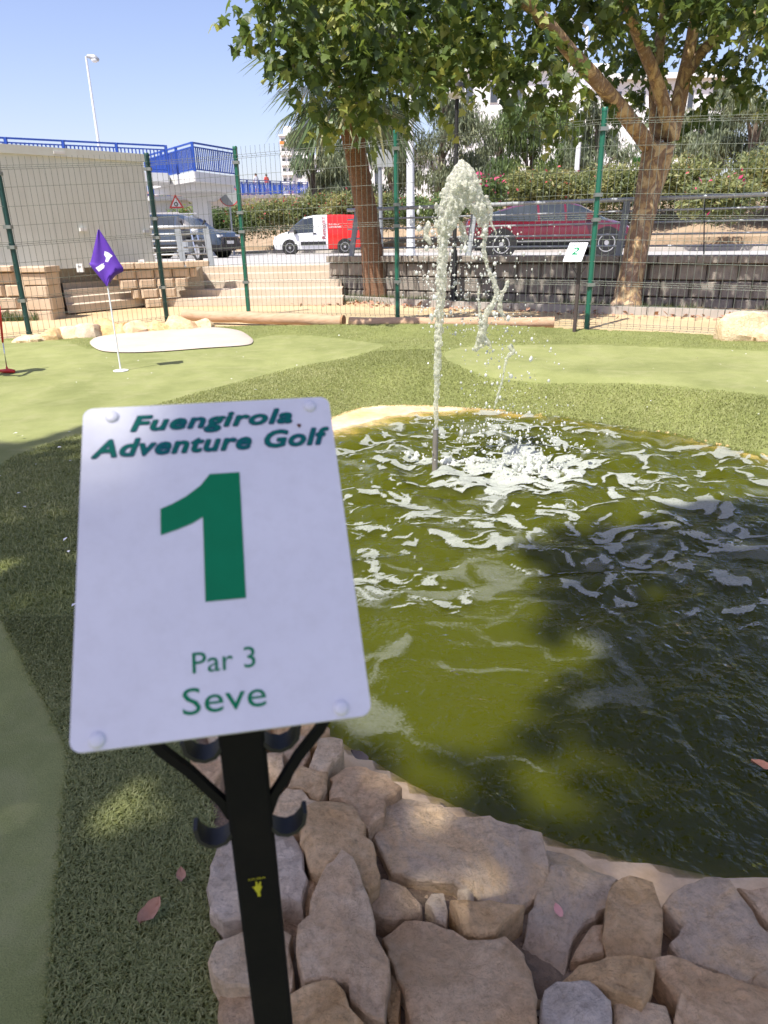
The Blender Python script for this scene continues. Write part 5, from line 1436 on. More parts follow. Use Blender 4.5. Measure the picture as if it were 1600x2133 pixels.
def leafy(root, clusters, seed, dens_, m, single=300, keep=None, leaf=(0.11, 0.19), near_only=None):
    pos, dirs, size = hanging_leaves(clusters, seed, dens_, leaf)
    pos = np.array([tuple(p) for p in pos]); R = leaf_rots(dirs, seed); size = np.array(size)
    if keep is not None:
        k = keep(pos); pos, R, size = pos[k], R[k], size[k]
    g = np.random.default_rng(seed + 1)
    var = np.clip(g.uniform(0, 1, len(pos)) ** 1.5 * 0.85 + (vnoise(pos[:, [0, 2]] * 1.0, 1.6, 2.0, 2) - 0.40) * 0.9, 0, 1)
    order = np.arange(len(pos))
    if single:
        q = pos - CAM; dep = q @ cf; sx = 800 + FPX * (q @ cr) / dep; sy = 1066.5 - FPX * (q @ cu) / dep
        vis = (sx > 0) & (sx < 1600) & (sy > 0) & (dep > 1)
        score = np.where(vis, size / dep, -1); first = np.argsort(-score)[:single]
        rest = np.setdiff1d(order, first)
        # a few shared meshes of different tint
        tints = []
        for k in range(6):
            me = bpy.data.meshes.new('leaf'); me.from_pydata([tuple(v) for v in PLV.tolist()], [], [tuple(f) for f in PLF.tolist()]); me.update()
            a = me.attributes.new('var', 'FLOAT', 'POINT'); a.data.foreach_set('value', np.full(len(PLV), k / 5, np.float32)); me.materials.append(m); tints.append(me)
        for i in first:
            o = bpy.data.objects.new('leaf', tints[min(5, int(var[i] * 6))]); COL.objects.link(o)
            o.matrix_basis = Matrix.Translation(pos[i]) @ Matrix(R[i].tolist()).to_4x4() @ Matrix.Scale(float(size[i]), 4)
            put(o, root)
    else: rest = order
    o = cloud('foliage', PLV, PLF, pos[rest], R[rest], size[rest], m, None, var[rest]); put(o, root); o['kind'] = 'stuff'
    return pos
pt_root = thing('plane_tree', 'plane tree with patchy peeling bark leaning behind the number 2 sign', 'tree', (4.2, 12.3, 0.25))
T0 = [py(1305, 640, 12.3), py(1318, 560, 12.35), py(1340, 450, 12.45), py(1358, 370, 12.5), py(1375, 300, 12.5)]
T0[0] = Vector((T0[0].x - 0.02, T0[0].y, 0.2))
put(MB().tube(smooth_open(T0, 5), list(np.interp(np.linspace(0, 1, 21), [0, .08, .3, .6, .85, 1], [.34, .23, .19, .18, .22, .25])), 20, True, 0.16, 3).build('trunk', M['plane_bark'], smooth=True), pt_root)
LIMBS = [([(1352, 305, 12.5), (1300, 235, 12.0), (1255, 180, 11.5), (1190, 110, 10.9), (1130, 40, 10.4), (1050, -40, 10.0), (940, -120, 9.7), (800, -170, 9.5), (660, -200, 9.4)], .13, .05),
         ([(1400, 290, 12.5), (1375, 190, 12.3), (1335, 90, 12.0), (1295, 0, 11.7), (1240, -110, 11.2), (1180, -260, 10.8)], .12, .05),
         ([(1372, 290, 12.6), (1366, 200, 12.8), (1372, 110, 13.0), (1385, 20, 13.2), (1400, -120, 13.4), (1390, -350, 13.5)], .13, .05),
         ([(1395, 290, 12.5), (1412, 220, 12.5), (1432, 130, 12.5), (1448, 40, 12.4), (1475, -90, 12.2), (1500, -300, 12.0)], .145, .05),
         ([(1425, 160, 12.5), (1470, 100, 12.4), (1525, 55, 12.2), (1600, 15, 12.0), (1700, -60, 11.8)], .09, .03)]
for pts, r0, r1 in LIMBS:
    W = smooth_open([tuple(py(*p)) for p in pts], 4)
    put(MB().tube(W, list(np.interp(np.linspace(0, 1, len(W)), [0, .5, 1], [r0, r0 * .62, r1])), 12, True, 0.12, r0).build('limb', M['plane_bark'], smooth=True), pt_root)
def cl(x, y, Y, r, ry=None, rz=None): return (py(x, y, Y), (r, ry or r, rz or r * 0.85))
CLU = [cl(545, 25, 9.2, .36), cl(640, -10, 9.4, .6), cl(600, 105, 9.4, .34), cl(690, 110, 9.5, .5), cl(745, 215, 9.8, .36), cl(690, 225, 9.6, .25), cl(790, 90, 9.6, .55), cl(850, 150, 9.8, .42), cl(760, 10, 9.5, .6),
       cl(930, 50, 10, .6), cl(985, 120, 10, .4), cl(1075, 60, 10.2, .55), cl(1035, 200, 10.1, .16), cl(910, 190, 10, .22), cl(1140, 130, 10.5, .5), cl(1180, 215, 10.6, .26), cl(1130, 235, 10.5, .2), cl(1225, 40, 11.6, .4), cl(1240, 200, 11.8, .25),
       cl(1330, 40, 13.8, .7), cl(1450, 60, 13.6, .5), cl(1560, 40, 12, .6), cl(1525, 150, 12.2, .42), cl(1585, 190, 12.2, .3), cl(1480, 215, 12.6, .22), cl(1330, 150, 13.2, .5), cl(1300, 210, 13.2, .3), cl(1455, 250, 12.8, .14),
       cl(860, 90, 12, .6), cl(960, 50, 12.2, .7), cl(1060, 60, 12.5, .65), cl(1150, 70, 12.6, .6),  cl(760, 60, 12, .6), cl(1335, -60, 11, .7), cl(1480, -80, 10.6, .8), cl(1610, -70, 10, .8), cl(1420, -220, 11, .9), cl(1560, -190, 10.8, .9), cl(900, -140, 10, 1.0), cl(1200, -180, 11, 1.2), cl(1450, -180, 12, 1.2), cl(660, -150, 9.5, .85), cl(1000, -380, 11, 1.3), cl(1300, -450, 12, 1.5), cl(1550, -330, 12, 1.3), cl(1750, -60, 12, 1.1), cl(1700, 100, 12.5, .7), cl(1850, -300, 12, 1.3), cl(1150, -650, 12, 1.4), cl(1500, -700, 12.5, 1.5)]
leafy(pt_root, CLU, 21, 4.4, M['plane_leaf'], 300, None, (0.095, 0.165))

# shade tree that stands behind and left of the camera; its crown throws the shade on the foreground
st_root = thing('shade_tree', 'tall plane tree behind the viewer that shades the near rocks and sign', 'tree', (-6.6, -5.2, 0.13))
put(MB().tube([(-6.6, -5.2, 0.0), (-6.5, -5.1, 2.6), (-6.2, -4.9, 5.5), (-5.6, -4.4, 8.2)], [.42, .32, .27, .16], 14, True, 0.15, 5).build('trunk', M['plane_bark'], smooth=True), st_root)
for e_ in ((-3.8, -2.0, 9.6), (-2.6, -3.4, 9.8), (-4.6, -1.0, 9.5), (-1.6, -2.4, 9.7), (-7.3, -2.8, 9.6), (-5.4, -5.6, 9.8)):
    a = Vector((-5.9, -4.6, 7.2)); b = Vector(e_); m_ = a.lerp(b, .5) + Vector((0, 0, .35))
    put(MB().tube(smooth_open([a, m_, b], 5), list(np.linspace(.14, .03, 11)), 8, True).build('limb', M['plane_bark'], smooth=True), st_root)
def sh_ground(P, z=0.1): return P[:, :2] - np.array([SUN_DIR.x, SUN_DIR.y])[None] / SUN_DIR.z * (P[:, 2:3] - z)
LIT = [np.array(xy([(690, 1500), (780, 1540), (880, 1590), (960, 1600), (1020, 1520), (1080, 1400), (1110, 1250), (1090, 1130), (1180, 1080), (1330, 1040), (1480, 1010), (1700, 980), (1700, 700), (690, 700), (180, 890), (330, 1000), (480, 1250), (600, 1430)], 0.0)),
       np.array(xy([(1085, 1640), (1180, 1655), (1250, 1715), (1200, 1730), (1110, 1695)], 0.0)),
       np.array(xy([(330, 1560), (400, 1600), (420, 1680), (350, 1740), (285, 1690), (270, 1630)], 0.13)),
       np.array(xy([(-200, 1195), (100, 1180), (110, 1192), (-200, 1222)], 0.2)), np.array(xy([(-200, 1225), (60, 1205), (30, 1235), (-200, 1262)], 0.2)),
       np.array(xy([(640, 1440), (660, 1400), (690, 1440), (690, 1500)], 0.1))]
FAR = np.array(xy([(-1500, 1060), (0, 958), (90, 932), (180, 905), (260, 880), (330, 860), (330, 3000), (-1500, 3000)], 0.2))
NEAR = np.array(xy([(300, 1000), (700, 1000), (1150, 1060), (1300, 1045), (1480, 1015), (1900, 990), (2600, 1000), (2600, 3500), (-1500, 3500), (-1500, 1060), (0, 960)], 0.1))
def in_shade(P):
    g = sh_ground(P)
    s = (psd(g, FAR) < 0) | (psd(g, NEAR) < 0.0)
    g5 = np.random.default_rng(5)
    for i, L in enumerate(LIT): s &= psd(g, L) > (g5.exponential(0.36, len(g)) * sstep(-1.2, -0.3, g[:, 0]) if i == 0 else 0.02 + g5.normal(0, 0.02, len(g)))
    return s
sr = random.Random(33); SCL = []
for gx_ in np.arange(-4.2, 3.7, 0.55):
    for gy_ in np.arange(-1.1, 5.0, 0.5):
        z = sr.uniform(9.0, 10.4)
        SCL.append((Vector((gx_ + SUN_DIR.x / SUN_DIR.z * z + sr.uniform(-.2, .2), gy_ + SUN_DIR.y / SUN_DIR.z * z + sr.uniform(-.2, .2), z)), (0.42, 0.42, 0.32)))
leafy(st_root, SCL, 44, 7.0, M['shade_leaf'], 0, in_shade, (0.13, 0.20))

# ------------------------------------------------------------------ fan palm
pm = thing('fan_palm', 'fan palm with brown fibrous trunk in front of the grey wall', 'palm tree', (-0.05, 15.2, 0.28))
PT = [py(786, 640, 15.2), py(780, 580, 15.2), py(770, 480, 15.2), py(752, 380, 15.2), py(736, 290, 15.2), py(728, 220, 15.2), py(726, 170, 15.2)]
W = smooth_open(PT, 8)
zz = [p[2] for p in W]
rad = [np.interp(i / (len(W) - 1), [0, .1, .3, .6, .75, .85, 1], [.31, .26, .215, .21, .235, .27, .24]) * (1 + 0.028 * ((i % 2) * 2 - 1)) for i in range(len(W))]
put(MB().tube(W, rad, 18, True, 0.03, 9).build('trunk', M['palm_bark'], smooth=True), pm)
def frond(origin, d, L, fan, seed):
    r = random.Random(seed); V = []; F = []; var = []
    d = Vector(d).normalized(); s, u = frame_of(d)
    hub = Vector(origin) + d * L
    def quad(a, b, w_, side, v0):
        n = len(V); V.extend([a - side * w_ / 2, a + side * w_ / 2, b]); F.append((n, n + 1, n + 2)); var.extend([v0] * 3)
    # petiole
    n = len(V); V.extend([Vector(origin) - s * .02, Vector(origin) + s * .02, hub + s * .012, hub - s * .012]); F.append((n, n + 1, n + 2)); F.append((n, n + 2, n + 3)); var.extend([0.7] * 4)
    nseg = 30
    for i in range(nseg):
        a = math.radians(-115 + 230 * i / (nseg - 1))
        dd = (d * math.cos(a) + s * math.sin(a)).normalized()
        ll = fan * (0.72 + 0.28 * math.cos(a * 0.75)) * r.uniform(0.9, 1.05)
        mid_ = hub + dd * ll * 0.6 + Vector((0, 0, -0.06 * ll)); tip = hub + dd * ll + Vector((0, 0, -ll * r.uniform(0.18, 0.42)))
        sd_ = dd.cross(u + Vector((0, 0, .3))).normalized(); v0 = min(1, r.random() ** 1.5)
        n = len(V); w_ = ll * 0.07
        V.extend([hub, mid_ - sd_ * w_ / 2, mid_ + sd_ * w_ / 2, tip]); F.append((n, n + 1, n + 2)); F.append((n + 1, n + 3, n + 2)); var.extend([v0] * 4)
    o = mesh_np('frond', V, [tuple(f) for f in F], M['palm_leaf'], attr={'var': var})
    put(o, pm)
hubp = py(728, 175, 15.2)
pr = random.Random(3)
for i in range(34):
    az = i * 2.399; el = math.radians(np.interp(i / 33, [0, 1], [70, -48]) + pr.uniform(-8, 8))
    d = (math.cos(az) * math.cos(el), math.sin(az) * math.cos(el), math.sin(el))
    frond(hubp + Vector((0, 0, 0.1)), d, pr.uniform(0.75, 1.0), pr.uniform(1.0, 1.25), i)

# ------------------------------------------------------------------ trees and bushes behind the road
def bush(name, label, cat, base, crowns, n, m, leaf, tv=DIA_V, tf=DIA_F, trunk=None, flowers=None, group=None, seed=0, shell=0.5, tm=None, tilt=0.9, hang=False):
    g = np.random.default_rng(seed)
    root = thing(name, label, cat, base, group)
    tot = sum(r[0] * r[2] for _, r in crowns); P = []
    for c, r in crowns:
        k = int(n * r[0] * r[2] / tot)
        q = g.normal(0, 1, (k, 3)); q /= np.linalg.norm(q, axis=1, keepdims=True); q *= (g.uniform(0, 1, (k, 1)) ** shell)
        q *= 1 + 0.45 * (vnoise(q[:, :2] * 2 + c[0], 1.7, seed * .1 + 1, 2) - .5)[:, None]
        P.append(q * np.array(r) + np.array(c))
    P = np.concatenate(P)
    keep_ = vnoise(P[:, [0, 2]] + seed, 1.1 / max(0.6, crowns[0][1][0] * 0.35), seed + 2.0, 3) > 0.30
    P = P[keep_]
    global rng
    R = rot_mats(len(P), tilt)
    if hang:
        R = R @ np.array([[1, 0, 0], [0, 0, 1], [0, -1, 0]], float)
    var = np.clip(g.uniform(0, 1, len(P)) ** 1.4 * .7 + (vnoise(P[:, [0, 2]], 0.8, seed + 5.0, 2) - .4) * .9, 0, 1)
    o = cloud('foliage', tv, tf, P, R, leaf * g.uniform(.6, 1.3, len(P)), m, None, var); put(o, root); o['kind'] = 'stuff'
    if flowers:
        nf, fm, fs = flowers
        idx_ = g.choice(len(P), min(nf, len(P)), replace=False); Pf = P[idx_] + g.normal(0, .05, (len(idx_), 3)) + np.array([0, -0.25, 0.15])
        o = cloud('flowers', DIA_V, DIA_F, Pf, rot_mats(len(Pf), 1.2), fs * g.uniform(.6, 1.3, len(Pf)), fm); put(o, root); o['kind'] = 'stuff'
    if trunk:
        for k, (pts, r0, r1) in enumerate(trunk):
            o = MB().tube(smooth_open(pts, 4), list(np.linspace(r0, r1, (len(pts) - 1) * 4 + 1)), 8, True, .1, k).build('trunk' if k == 0 else 'limb', tm or M['bark_dark'], smooth=True); put(o, root)
    return root
def hedge_at(i, px, ytop, ybot, Y, wpx, m, flowers, seed, label, grp):
    t, b = py(px, ytop, Y), py(px, ybot, Y); rx = wpx / 2 / 1480 * Y; rz = (t.z - b.z) / 2
    c = ((t.x + b.x) / 2, Y, (t.z + b.z) / 2)
    cr_ = [(c, (rx, 1.5, rz))] + [((c[0] + random.Random(seed + k).uniform(-.6, .6) * rx, Y - .5, c[2] + random.Random(seed + k + 9).uniform(-.1, .45) * rz), (rx * .5, 1.1, rz * .6)) for k in range(4)]
    return bush('oleander_bush', label, 'bush', (c[0], Y, b.z), cr_, 7000, m, 0.20, LAN_V * np.array([1.7, 1, 1]), LAN_F, None, flowers, grp, seed, .45)
HG = 'oleander bushes along the bank behind the road'
GL = 'leafy oleander bush with scattered red flowers on the bank behind the road'
specs = [(415, 425, 505, 44, 120, 'bush_green', 30), (480, 428, 508, 45, 120, 'bush_green', 30), (535, 410, 500, 46, 130, 'bush_leaf', 70), (600, 400, 492, 45, 130, 'bush_leaf', 80), (665, 398, 488, 44, 130, 'bush_leaf', 80), (730, 400, 490, 42, 120, 'bush_leaf', 60), (800, 402, 480, 42, 120, 'bush_leaf', 50),
         (870, 408, 478, 40, 120, 'bush_green', 40), (930, 400, 470, 38, 110, 'bush_green', 40), (1090, 352, 455, 36, 130, 'bush_leaf', 25), (1160, 352, 452, 35, 140, 'bush_leaf', 30), (1235, 345, 450, 34, 140, 'bush_leaf', 30), (1310, 335, 450, 32, 150, 'bush_leaf', 5), (1400, 318, 455, 31, 160, 'bush_leaf', 8), (1590, 305, 440, 29, 190, 'bush_leaf', 5), (1680, 330, 440, 28, 170, 'bush_leaf', 10)]
LABS = ['leftmost oleander bush, beside the warning sign', 'oleander bush between the footbridge pillar and the dark blue car', 'oleander bush right of the round sign under the bridge', 'oleander bush right above the bonnet of the white van', 'oleander bush above the roof of the white van', 'oleander bush just left of the palm trunk', 'oleander bush just right of the palm trunk', 'oleander bush behind the thick white lamp column', 'oleander bush just left of the fountain jet', 'oleander bush directly above the roof of the red car', 'oleander bush below the slim white lamp post', 'oleander bush above the bonnet of the red car', 'oleander bush directly behind the plane tree trunk', 'oleander bush right beside the plane tree trunk', 'yellowish oleander bush at the right edge above the railing', 'oleander bush just beyond the right frame edge']
for i, (px_, yt, yb, Y, wp, mm, nf) in enumerate(specs):
    hedge_at(i, px_, yt, yb, Y, wp, M[mm], (nf, M['flower'], 0.15) if nf else None, 200 + i, LABS[i], HG)
hedge_at(30, 1010, 372, 450, 34, 90, M['bush_green'], (200, M['flower_pink'], 0.18), 260, 'bush covered in pink-red blossom behind the fountain jet', None)
hedge_at(31, 1490, 368, 470, 26, 150, M['bush_leaf'], (24, M['flower_pink'], 0.22), 261, 'oleander with a few pink blossoms right of the plane tree trunk', None)
def euc(label, px, ytop, ybot, Y, wpx, seed, m='euca_leaf', n=7000, trunkpx=None, lf=.34):
    t, b = py(px, ytop, Y), py(px, ybot, Y); rx = wpx / 2 / 1480 * Y; H = t.z - b.z; r = random.Random(seed)
    base = Vector((b.x + (r.uniform(-.2, .2) * rx), Y, 1.5)); cr_ = []
    for k in range(11):
        f = k / 10
        cr_.append(((b.x + r.uniform(-.75, .75) * rx * (1 - .4 * f), Y + r.uniform(-1, 1) * rx * .6, b.z + H * (.12 + .80 * f) + r.uniform(-.05, .05) * H), (rx * r.uniform(.32, .5), rx * r.uniform(.32, .5), H * r.uniform(.10, .17))))
    tk = [([base, base + Vector((.2, 0, H * .35)), Vector((b.x, Y, b.z + H * .6)), Vector((b.x + .3, Y, t.z - .5))], .26, .06)]
    for k in range(6):
        c, _ = cr_[k * 2 - (1 if k == 5 else 0)]; a = base.lerp(Vector((b.x, Y, t.z)), .12 + .1 * k); tk.append(([a, a.lerp(Vector(c), .5) + Vector((0, 0, .3)), Vector(c)], .1, .03))
    return bush('eucalyptus_tree', label, 'tree', base, cr_, n, M[m], lf, LAN_V, LAN_F, tk, None, None, seed, .5, tilt=.5, hang=True)
euc('grey-green eucalyptus directly left of the palm trunk', 655, 265, 440, 46, 150, 301, n=9000)
euc('grey-green eucalyptus between the palm trunk and the white lamp post', 800, 230, 440, 48, 170, 302, n=9000)
euc('tall eucalyptus directly behind the black lamp post', 925, 150, 430, 47, 190, 303, n=10000)
euc('yellow-green eucalyptus behind the red car', 1110, 185, 400, 46, 190, 304, 'bush_green', n=9000)
euc('eucalyptus just left of the plane tree crotch', 1240, 210, 400, 44, 150, 305, n=7000)
euc('eucalyptus at the right edge above the hedge', 1560, 165, 350, 42, 210, 306, n=10000)
euc('low eucalyptus behind the plane tree trunk', 1330, 300, 420, 40, 110, 307, 'tree_green', n=4500)
euc('far pale eucalyptus right of the tower block', 700, 320, 430, 52, 120, 308, n=5000)
euc('broad eucalyptus filling the gap right of the fountain jet', 1040, 230, 420, 50, 170, 309, 'euca_leaf', n=8000)
euc('pale eucalyptus behind the fence post right of the red car', 1180, 240, 400, 52, 150, 310, 'bush_green', n=7000)
euc('eucalyptus in the gap right of the plane tree trunk', 1450, 230, 370, 48, 170, 311, 'euca_leaf', n=8000)
t_ = py(345, 400, 55); bush('round_tree', 'bright green round tree under the footbridge', 'tree', (t_.x, 55, .6), [((t_.x, 55, 2.6), (1.9, 1.6, 1.6)), ((t_.x - 1.6, 55, 2.2), (1.5, 1.3, 1.3)), ((t_.x + 1.2, 54.6, 1.9), (1.2, 1.2, 1.1))], 5000, M['tree_green'], .3, trunk=[([(t_.x, 55, .3), (t_.x, 55, 1.6), (t_.x + .1, 55, 2.6)], .16, .08)], seed=320)
t_ = py(455, 440, 50); bush('dry_shrub', 'yellowish shrub by the footbridge pillar', 'bush', (t_.x, 50, .6), [((t_.x - 1.5, 50, 1.9), (1.5, 1.2, 1.0))], 2200, M['bush_leaf'], .25, seed=321)

# ------------------------------------------------------------------ vehicles
def lerp_st(st, x):
    for a, b in zip(st[:-1], st[1:]):
        if a[0] <= x <= b[0]:
            t = (x - a[0]) / max(b[0] - a[0], 1e-6); return [p + (q - p) * t for p, q in zip(a, b)]
    return list(st[0] if x < st[0][0] else st[-1])
def vehicle(name, label, cat, loc, heading, st, glass_side, glass_top, paint, wheels, wr, extra, dark_low=0.0, panel_paint=None):
    """st: stations (x, zbottom, zbelt, ztop, half width, half roof width), front = +x"""
    root = thing(name, label, cat, loc)
    Mx = Matrix.Translation(Vector(loc)) @ Matrix.Rotation(heading, 4, 'Z')
    def on(o): o.matrix_basis = Mx; put(o, root); return o
    rings = []
    for (x, zb, zl, zt_, hw, hr) in st:
        zm = zb + (zl - zb) * 0.35
        half = [(hw * .93, zb), (hw * .995, zm), (hw, zb + (zl - zb) * .72), (hw * .97, zl), (hr + (hw * .97 - hr) * .45, zl + (zt_ - zl) * .55), (hr, zl + (zt_ - zl) * .90), (hr * .82, zt_)]
        rings.append([(x, -y, z) for y, z in half] + [(x, y, z) for y, z in reversed(half)])
    K = 14
    groups = {}
    for i in range(len(st) - 1):
        for k in range(K):
            k2 = (k + 1) % K
            q = [rings[i][k], rings[i][k2], rings[i + 1][k2], rings[i + 1][k]]
            g = 'body'
            if i in glass_side and k in (3, 4, 8, 9): g = 'side_window'
            if i in glass_top and k in (5, 6, 7): g = glass_top[i]
            if i in glass_top and k in (3, 4, 8, 9) and i not in glass_side: g = glass_top[i] if glass_top[i] != 'body' else 'body'
            if g == 'body' and dark_low and k in (0, 12, 13): g = 'sill_cladding'
            if g == 'body' and panel_paint and panel_paint[0](0.5 * (st[i][0] + st[i + 1][0])) : g = 'rear_bodywork'
            key_ = (g, i if g == 'side_window' else 0, (k < 7) if g == 'side_window' else 0)
            groups.setdefault(key_, []).append(q)
    for (g, *_), qs in groups.items():
        mb = MB()
        ids = {}
        for q in qs:
            f = []
            for p in q:
                kk = (round(p[0], 4), round(p[1], 4), round(p[2], 4))
                if kk not in ids: ids[kk] = len(mb.V); mb.V.append(p)
                f.append(ids[kk])
            mb.F.append(tuple(dict.fromkeys(f)))
        mm = paint if g == 'body' else M['black_trim'] if g == 'sill_cladding' else panel_paint[1] if g == 'rear_bodywork' else M['glass']
        on(mb.build(g, mm, smooth=True, sharp=28))
    for e in (0, -1):
        mb = MB().add(rings[e], [tuple(range(K))]); on(mb.build('front_end' if e else 'rear_end', (panel_paint[2] if panel_paint and not e else paint)))
    for wx_ in wheels:
        for s in (-1, 1):
            hw = lerp_st(st, wx_)[4]
            arch = MB().lathe([(wr * 1.17, hw - .12), (wr * 1.17, hw + .006), (wr * .9, hw + .006)], 28, (wx_, 0, wr * 1.03), 'y') if s > 0 else MB().lathe([(wr * 1.17, -hw + .12), (wr * 1.17, -hw - .006), (wr * .9, -hw - .006)], 28, (wx_, 0, wr * 1.03), 'y')
            on(arch.build('wheel_arch', M['black_trim']))
            y1 = s * (hw + .012); y0 = s * (hw - .2); yr = s * (hw + .014)
            ty = MB().lathe([(wr * .66, y0), (wr * .97, y0), (wr, y0 + s * .03), (wr, y1 - s * .03), (wr * .96, y1), (wr * .66, y1 - s * .012)], 28, (wx_, 0, wr), 'y', True)
            t_ = on(ty.build('tyre', M['tyre'], smooth=True, sharp=40))
            rm = MB().lathe([(wr * .67, yr - s * .02), (wr * .66, yr), (wr * .60, yr), (wr * .56, yr - s * .03), (wr * .2, yr - s * .02), (wr * .17, yr + s * .004), (.004, yr + s * .004)], 28, (wx_, 0, wr), 'y')
            on(rm.build('rim', M['rim'], smooth=True, sharp=35))
            for k in range(10):
                a = k * math.pi / 5
                on(MB().box((wx_ + math.cos(a) * wr * .46, yr - s * .014, wr + math.sin(a) * wr * .46), (wr * .09, .03, wr * .09)).build('rim_hole', M['tyre']))
    mb = MB().box((0.5 * (st[0][0] + st[-1][0]), 0, st[len(st) // 2][1] + 0.02), ((st[-1][0] - st[0][0]) * .9, st[4][4] * 1.7, .12)); on(mb.build('underbody', M['black_trim']))
    for nm, c, s, mm in extra: on(MB().box(c, s).build(nm, M[mm]))
    return root, on, Mx
# white and red service van, facing left
vy = 39.0; vz = zroad(vy)
vl, vr_ = py(574, 530, vy), py(752, 530, vy); vcx = (vl.x + vr_.x) / 2
ST_V = [(-2.2, .32, 1.0, 1.72, .86, .74), (-2.12, .25, 1.02, 1.80, .90, .78), (-1.2, .24, 1.02, 1.83, .92, .80), (-.53, .24, 1.02, 1.83, .92, .80), (.10, .24, 1.02, 1.82, .92, .79), (.16, .24, 1.02, 1.81, .92, .79), (.62, .24, 1.00, 1.73, .92, .76), (1.12, .24, .98, 1.38, .91, .72), (1.38, .24, .98, 1.14, .90, .70), (1.46, .24, .97, 1.08, .90, .72), (1.9, .24, .84, .95, .86, .70), (2.12, .26, .62, .82, .80, .66), (2.2, .32, .55, .68, .72, .60)]
VH = math.pi + 0.06
vroot, von, vM = vehicle('service_van', 'white delivery van with red rear half parked behind the palm', 'van', (vcx, vy, vz), VH, ST_V, {5, 6, 7}, {6: 'windscreen', 7: 'windscreen', 8: 'windscreen'}, M['van_white'], (-1.38, 1.38), .33,
    [('bumper', (2.12, 0, .36), (.22, 1.5, .24), 'black_trim'), ('rear_bumper', (-2.16, 0, .34), (.14, 1.66, .2), 'black_trim'), ('rub_strip', (.2, .922, .52), (1.25, .03, .16), 'black_trim'), ('rub_strip', (.2, -.922, .52), (1.25, .03, .16), 'black_trim'), ('door_handle', (.12, .925, .98), (.18, .03, .05), 'black_trim'), ('mirror', (1.08, .98, 1.06), (.12, .16, .18), 'black_trim'), ('headlight', (2.02, .62, .80), (.22, .3, .14), 'lamp_glass'), ('headlight', (2.02, -.62, .80), (.22, .3, .14), 'lamp_glass'), ('rear_light', (-2.19, .80, 1.05), (.06, .1, .45), 'lamp_red'), ('rear_light', (-2.19, -.80, 1.05), (.06, .1, .45), 'lamp_red')], 0, (lambda x: x < -0.53, M['van_red'], M['van_dark_red']))
def on_side(txt, x0, z0, wd, hh, m, rot=0.0, y=0.93):
    o = text_mesh('lettering', txt, m, None, wd, hh, 0, 0.012)
    # visible side is local +y (vehicle faces left): letters run towards -x
    o.matrix_basis = vM @ Matrix.Translation((x0, y, z0)) @ Matrix.Rotation(math.pi, 4, 'Z') @ Matrix.Rotation(math.pi / 2, 4, 'X') @ Matrix.Rotation(rot, 4, 'Z'); put(o, vroot)
on_side('Rentokil', -.44, .72, 1.02, .20, M['van_dark_red'], math.pi / 2, .935)
on_side('Su Servicio en', -.62, 1.36, .50, .075, M['flag_white'], 0, .90)
on_side('Control de Plagas', -.62, 1.24, .60, .075, M['flag_white'], 0, .915)
# red car, facing right
ry = 21.6; rz = zroad(ry)
rl, rr2 = py(962, 530, ry), py(1312, 530, ry); rcx = (rl.x + rr2.x) / 2
ST_R2 = [(-2.36, .48, .78, .90, .70, .58), (-2.28, .32, .90, 1.02, .84, .66), (-2.05, .26, .95, 1.06, .91, .66), (-1.62, .25, .95, 1.17, .93, .60), (-1.45, .25, .95, 1.22, .94, .59), (-1.0, .24, .94, 1.34, .94, .58), (-.45, .24, .93, 1.42, .94, .59), (-.39, .24, .93, 1.425, .94, .59), (.28, .24, .92, 1.43, .94, .60), (.34, .24, .92, 1.425, .94, .60), (.78, .24, .92, 1.32, .94, .60), (1.30, .24, .92, 1.05, .93, .64), (1.45, .24, .90, .98, .93, .66), (1.9, .25, .79, .87, .90, .66), (2.22, .27, .60, .74, .82, .6), (2.36, .34, .50, .60, .70, .52)]
vehicle('red_car', 'dark red crossover car on the road behind the fountain', 'car', (rcx, ry, rz), -0.02, ST_R2, {4, 5, 7, 9, 10}, {2: 'rear_window', 3: 'rear_window', 10: 'windscreen', 11: 'windscreen'}, M['car_red'], (-1.42, 1.44), .35,
    [('mirror', (.92, -1.02, 1.02), (.2, .16, .14), 'car_red'), ('mirror', (.92, 1.02, 1.02), (.2, .16, .14), 'car_red'), ('headlight', (2.10, -.68, .70), (.32, .22, .10), 'lamp_glass'), ('headlight', (2.10, .68, .70), (.32, .22, .10), 'lamp_glass'), ('rear_light', (-2.26, -.62, .92), (.10, .38, .09), 'lamp_red'), ('rear_light', (-2.26, .62, .92), (.10, .38, .09), 'lamp_red'), ('chrome_strip', (0, -.945, .42), (2.0, .02, .03), 'chrome'), ('door_handle', (-.3, -.945, .86), (.22, .03, .035), 'car_red'), ('door_handle', (.62, -.945, .86), (.22, .03, .035), 'car_red'), ('sill', (0, -.93, .28), (2.2, .04, .08), 'black_trim'), ('shark_fin_aerial', (-1.1, 0, 1.35), (.2, .04, .08), 'car_red')], 0.1)
